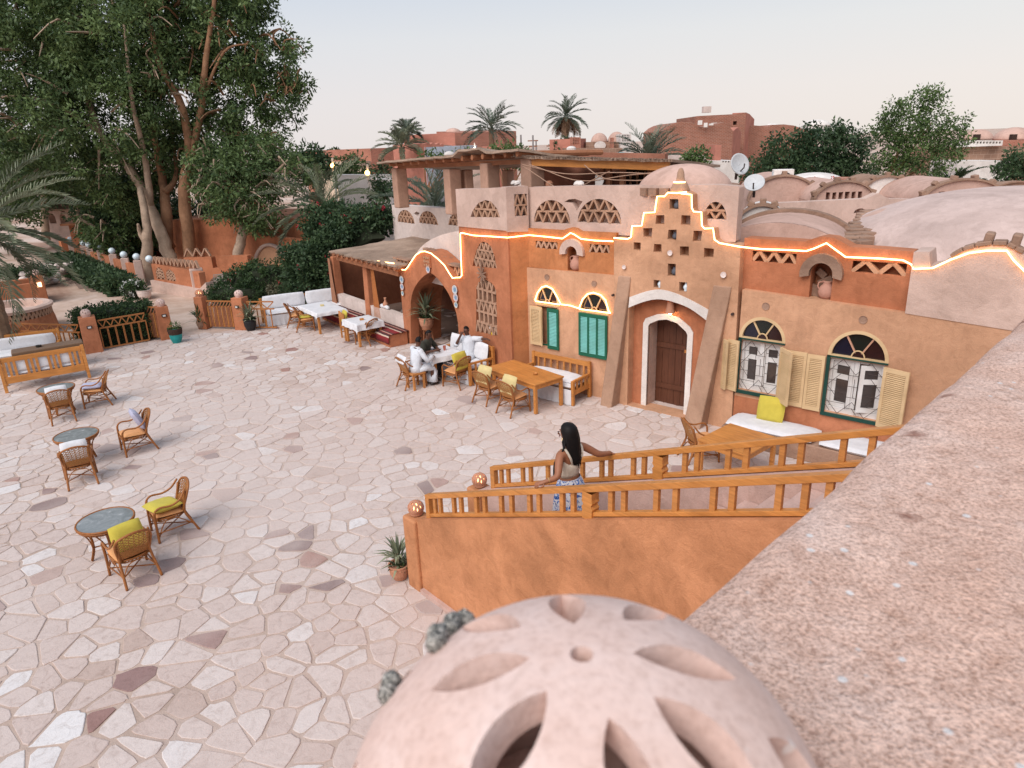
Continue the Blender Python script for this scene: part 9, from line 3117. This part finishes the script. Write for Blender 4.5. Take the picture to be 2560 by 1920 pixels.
for i in range(len(rows) - 1):
 for k in range(n):
  sk.f.append((i * n + k, (i + 1) * n + k, (i + 1) * n + (k + 1) % n, i * n + (k + 1) % n))
o = obj('skirt', sk, floral(), wo, smooth=True); o.modifiers.new('s', 'SUBSURF').render_levels = 1
GOLD = plain('gold_jewellery', (.8, .55, .22), .3, metal=.8)
w_ = Vector(j['wrL'][0]); e_ = Vector(j['elL'][0]); d = (w_ - e_).normalized(); x_ = d.cross(Vector((0, 0, 1))).normalized(); y_ = x_.cross(d)
obj('bracelet', MB().tube([w_ - d * .045 + x_ * .033 * math.cos(a) + y_ * .033 * math.sin(a) for a in np.linspace(0, 2 * PI, 16, endpoint=False)], .0045, 5, closed=True), GOLD, wo)
obj('earring', MB().tube([(-.02 + .012 * math.cos(a), -.094, 1.49 + .014 * math.sin(a)) for a in np.linspace(0, 2 * PI, 12, endpoint=False)], .003, 4, closed=True), GOLD, wo)
# ---- three seated men.  Local axes: each looks along +y
def seated(label, loc, rz, robe, arms, lean=.0, head=(0, .06, 0), look=(0, 1, -.1), legs='robe', trousers=None):
 t = thing('person', label, 'person', tuple(loc), rz)
 H = .46
 j = dict(
  pelvis=((0, 0, H + .09), (.14, .11)), waist=((0, .01 + lean * .3, H + .26), (.125, .10)), chest=((0, .03 + lean * .75, H + .48), (.135, .105)), neck=((0, .045 + lean, H + .635), .052), jaw=((head[0] * .6, .06 + lean + head[1] * .6, H + .70), (.058, .064)), skull=((head[0], .05 + lean + head[1], H + .785), (.083, .092)), crown=((head[0], .04 + lean + head[1], H + .85), (.06, .066)),
  hipL=((-.09, .04, H + .07), .095), knL=((-.13, .44, H + .05), .068), anL=((-.12, .40, .09), .042), toeL=((-.13, .54, .035), .036),
  hipR=((.09, .04, H + .07), .095), knR=((.13, .44, H + .05), .068), anR=((.13, .40, .09), .042), toeR=((.14, .54, .035), .036))
 for s, sg in (('L', -1), ('R', 1)):
  j['sh' + s] = ((sg * .185, .03 + lean * .85, H + .555), .056)
  el, wr, pa = arms[s]
  j['el' + s] = (el, .044); j['wr' + s] = (wr, .030); j['pa' + s] = (pa, (.036, .018))
 body('body', j, SPINE + ARM('L') + ARM('R') + LEG('L') + LEG('R'), SKIN_M, t)
 for s, sg in (('L', -1), ('R', 1)):
  hand(t, SKIN_M, j['wr' + s][0], j['pa' + s][0], (0, 0, -1), (sg * -1, .15, 0), 1.0, .4)
 head_bits(t, j['skull'][0], look, SKIN_M, .088)
 X, Y = (1, 0, 0), (0, 1, 0)
 v = lambda k: Vector(j[k][0])
 R = MB()
 R.loft([((0, .0, H - .02), Vector(X) * .20, Vector(Y) * .16), ((0, .0, H + .12), Vector(X) * .19, Vector(Y) * .155), (v('waist'), Vector(X) * .172, Vector(Y) * .135), (v('chest'), Vector(X) * .20, Vector(Y) * .14),
   (v('chest') + Vector((0, .01, .10)), Vector(X) * .185, Vector(Y) * .115), (v('neck') - Vector((0, 0, .02)), Vector(X) * .085, Vector(Y) * .075), (v('neck') + Vector((0, 0, .012)), Vector(X) * .062, Vector(Y) * .06)], 20)
 for s in 'LR':
  a, b, c = v('sh' + s), v('el' + s), v('wr' + s)
  d1 = (b - a).normalized(); d2 = (c - b).normalized()
  def rg(p, d, r):
   x = d.cross(Vector((.1, .2, 1))).normalized(); return (p, x * r, x.cross(d) * r)
  sl = arms.get('sleeve', .9)
  R.loft([rg(a - d1 * .05, d1, .07), rg(a, d1, .078), rg(a + (b - a) * .5, d1, .07), rg(b, (d1 + d2).normalized(), .066)] + ([rg(b + (c - b) * sl * .6, d2, .062), rg(b + (c - b) * sl, d2, .058)] if sl > .1 else []), 14)
 if legs == 'robe':
  R.loft([((0, .02, H + .05), Vector(X) * .21, Vector((0, 0, 1)) * .12), ((0, .25, H + .06), Vector(X) * .23, Vector((0, 0, 1)) * .11), ((0, .45, H + .02), Vector(X) * .235, Vector((0, .05, 1)) * .11), ((0, .50, H - .12), Vector(X) * .23, Vector((0, .10, .05))), ((0, .47, .28), Vector(X) * .235, Vector((0, .12, 0))), ((0, .45, .10), Vector(X) * .25, Vector((0, .14, 0)))], 18)
 obj('robe' if legs == 'robe' else 'shirt', R, robe, t, smooth=True)
 if legs != 'robe':
  L = MB()
  for sg, s in ((-1, 'L'), (1, 'R')):
   L.loft([(v('hip' + s), Vector(X) * .10, Vector((0, 0, .10))), (v('kn' + s), Vector(X) * .085, Vector((0, .04, .075))), (v('kn' + s) + Vector((0, .01, -.1)), Vector(X) * .08, Vector((0, .08, 0))), (v('an' + s), Vector(X) * .065, Vector((0, .065, 0)))], 12)
  obj('trousers', L, trousers, t, smooth=True)
 sh = MB()
 for s in 'LR':
  a, b = v('an' + s), v('toe' + s)
  sh.loft([(a + Vector((0, -.05, -.05)), Vector(X) * .035, Vector((0, 0, .035))), (a + Vector((0, .03, -.045)), Vector(X) * .045, Vector((0, 0, .042))), (b + Vector((0, .02, 0)), Vector(X) * .045, Vector((0, 0, .03))), (b + Vector((0, .06, -.005)), Vector(X) * .03, Vector((0, 0, .02)))], 10)
 obj('shoe', sh, CUP, t, smooth=True)
 return t
tc = Vector((c_.x, c_.y, 0))
h1 = gp(*z5(612, 390), 1.24); h2 = gp(*z5(800, 262), 1.24); h3 = gp(*z5(1460, 200), 1.28)
def yaw_to(p, q):
 d = q - p; return math.atan2(d.y, d.x) - PI / 2
ya = yaw_to(h1, tc) - rad(18)
p1 = Vector((h1.x, h1.y, .012)) - Matrix.Rotation(ya, 3, 'Z') @ Vector((0, .14, 0))
seated('man in a white robe seen from behind at the left end of the white table', p1, ya, ROBE,
  {'L': ((-.30, .16, .74), (-.16, .40, .80), (-.11, .46, .80)), 'R': ((.33, .18, .76), (.20, .44, .82), (.13, .50, .81)), 'sleeve': .95}, .06, (0, .05, 0), (-.25, 1, -.35))
yb = yaw_to(h2, tc) - rad(32)
p2 = Vector((h2.x, h2.y, .012)) - Matrix.Rotation(yb, 3, 'Z') @ Vector((0, .22, 0))
seated('man in a dark shirt leaning on the far side of the white table', p2, yb, SHIRT,
  {'L': ((-.29, .24, .80), (-.06, .48, .82), (.02, .52, .82)), 'R': ((.28, .26, .80), (.10, .50, .84), (.04, .56, .86)), 'sleeve': .0}, .12, (0, .06, 0), (-.1, 1, -.35), 'trousers', fabric('dark_trousers', (.05, .045, .05)))
yc = T.az + PI - rad(4)
p3 = T.pt(T.loc(h3)[0], -.42, .05)
seated('man in a white robe lounging on the settle with his hand raised to his face', p3, yc + rad(30), ROBE,
  {'L': ((-.40, -.06, 1.02), (-.60, .02, 1.06), (-.67, .05, 1.05)), 'R': ((.25, .22, .86), (.09, .19, 1.15), (.05, .17, 1.22)), 'sleeve': .12}, -.06, (.02, .03, 0), (.2, 1, -.1))
# stools under the two men at the table
for p, y_, lab in ((p1, ya, 'low stool under the man in white'), (p2, yb, 'stool under the man in the dark shirt')):
 s_ = thing('stool', lab, 'stool', tuple(p), y_, 'stools at the long white table')
 obj('seat', MB().box((0, -.02, .43), (.40, .38, .05)), PINE, s_)
 for sx in (-1, 1):
  for sy in (-1, 1):
   obj('leg', MB().box((sx * .16, -.02 + sy * .15, .2), (.05, .05, .41)), PINE, s_)
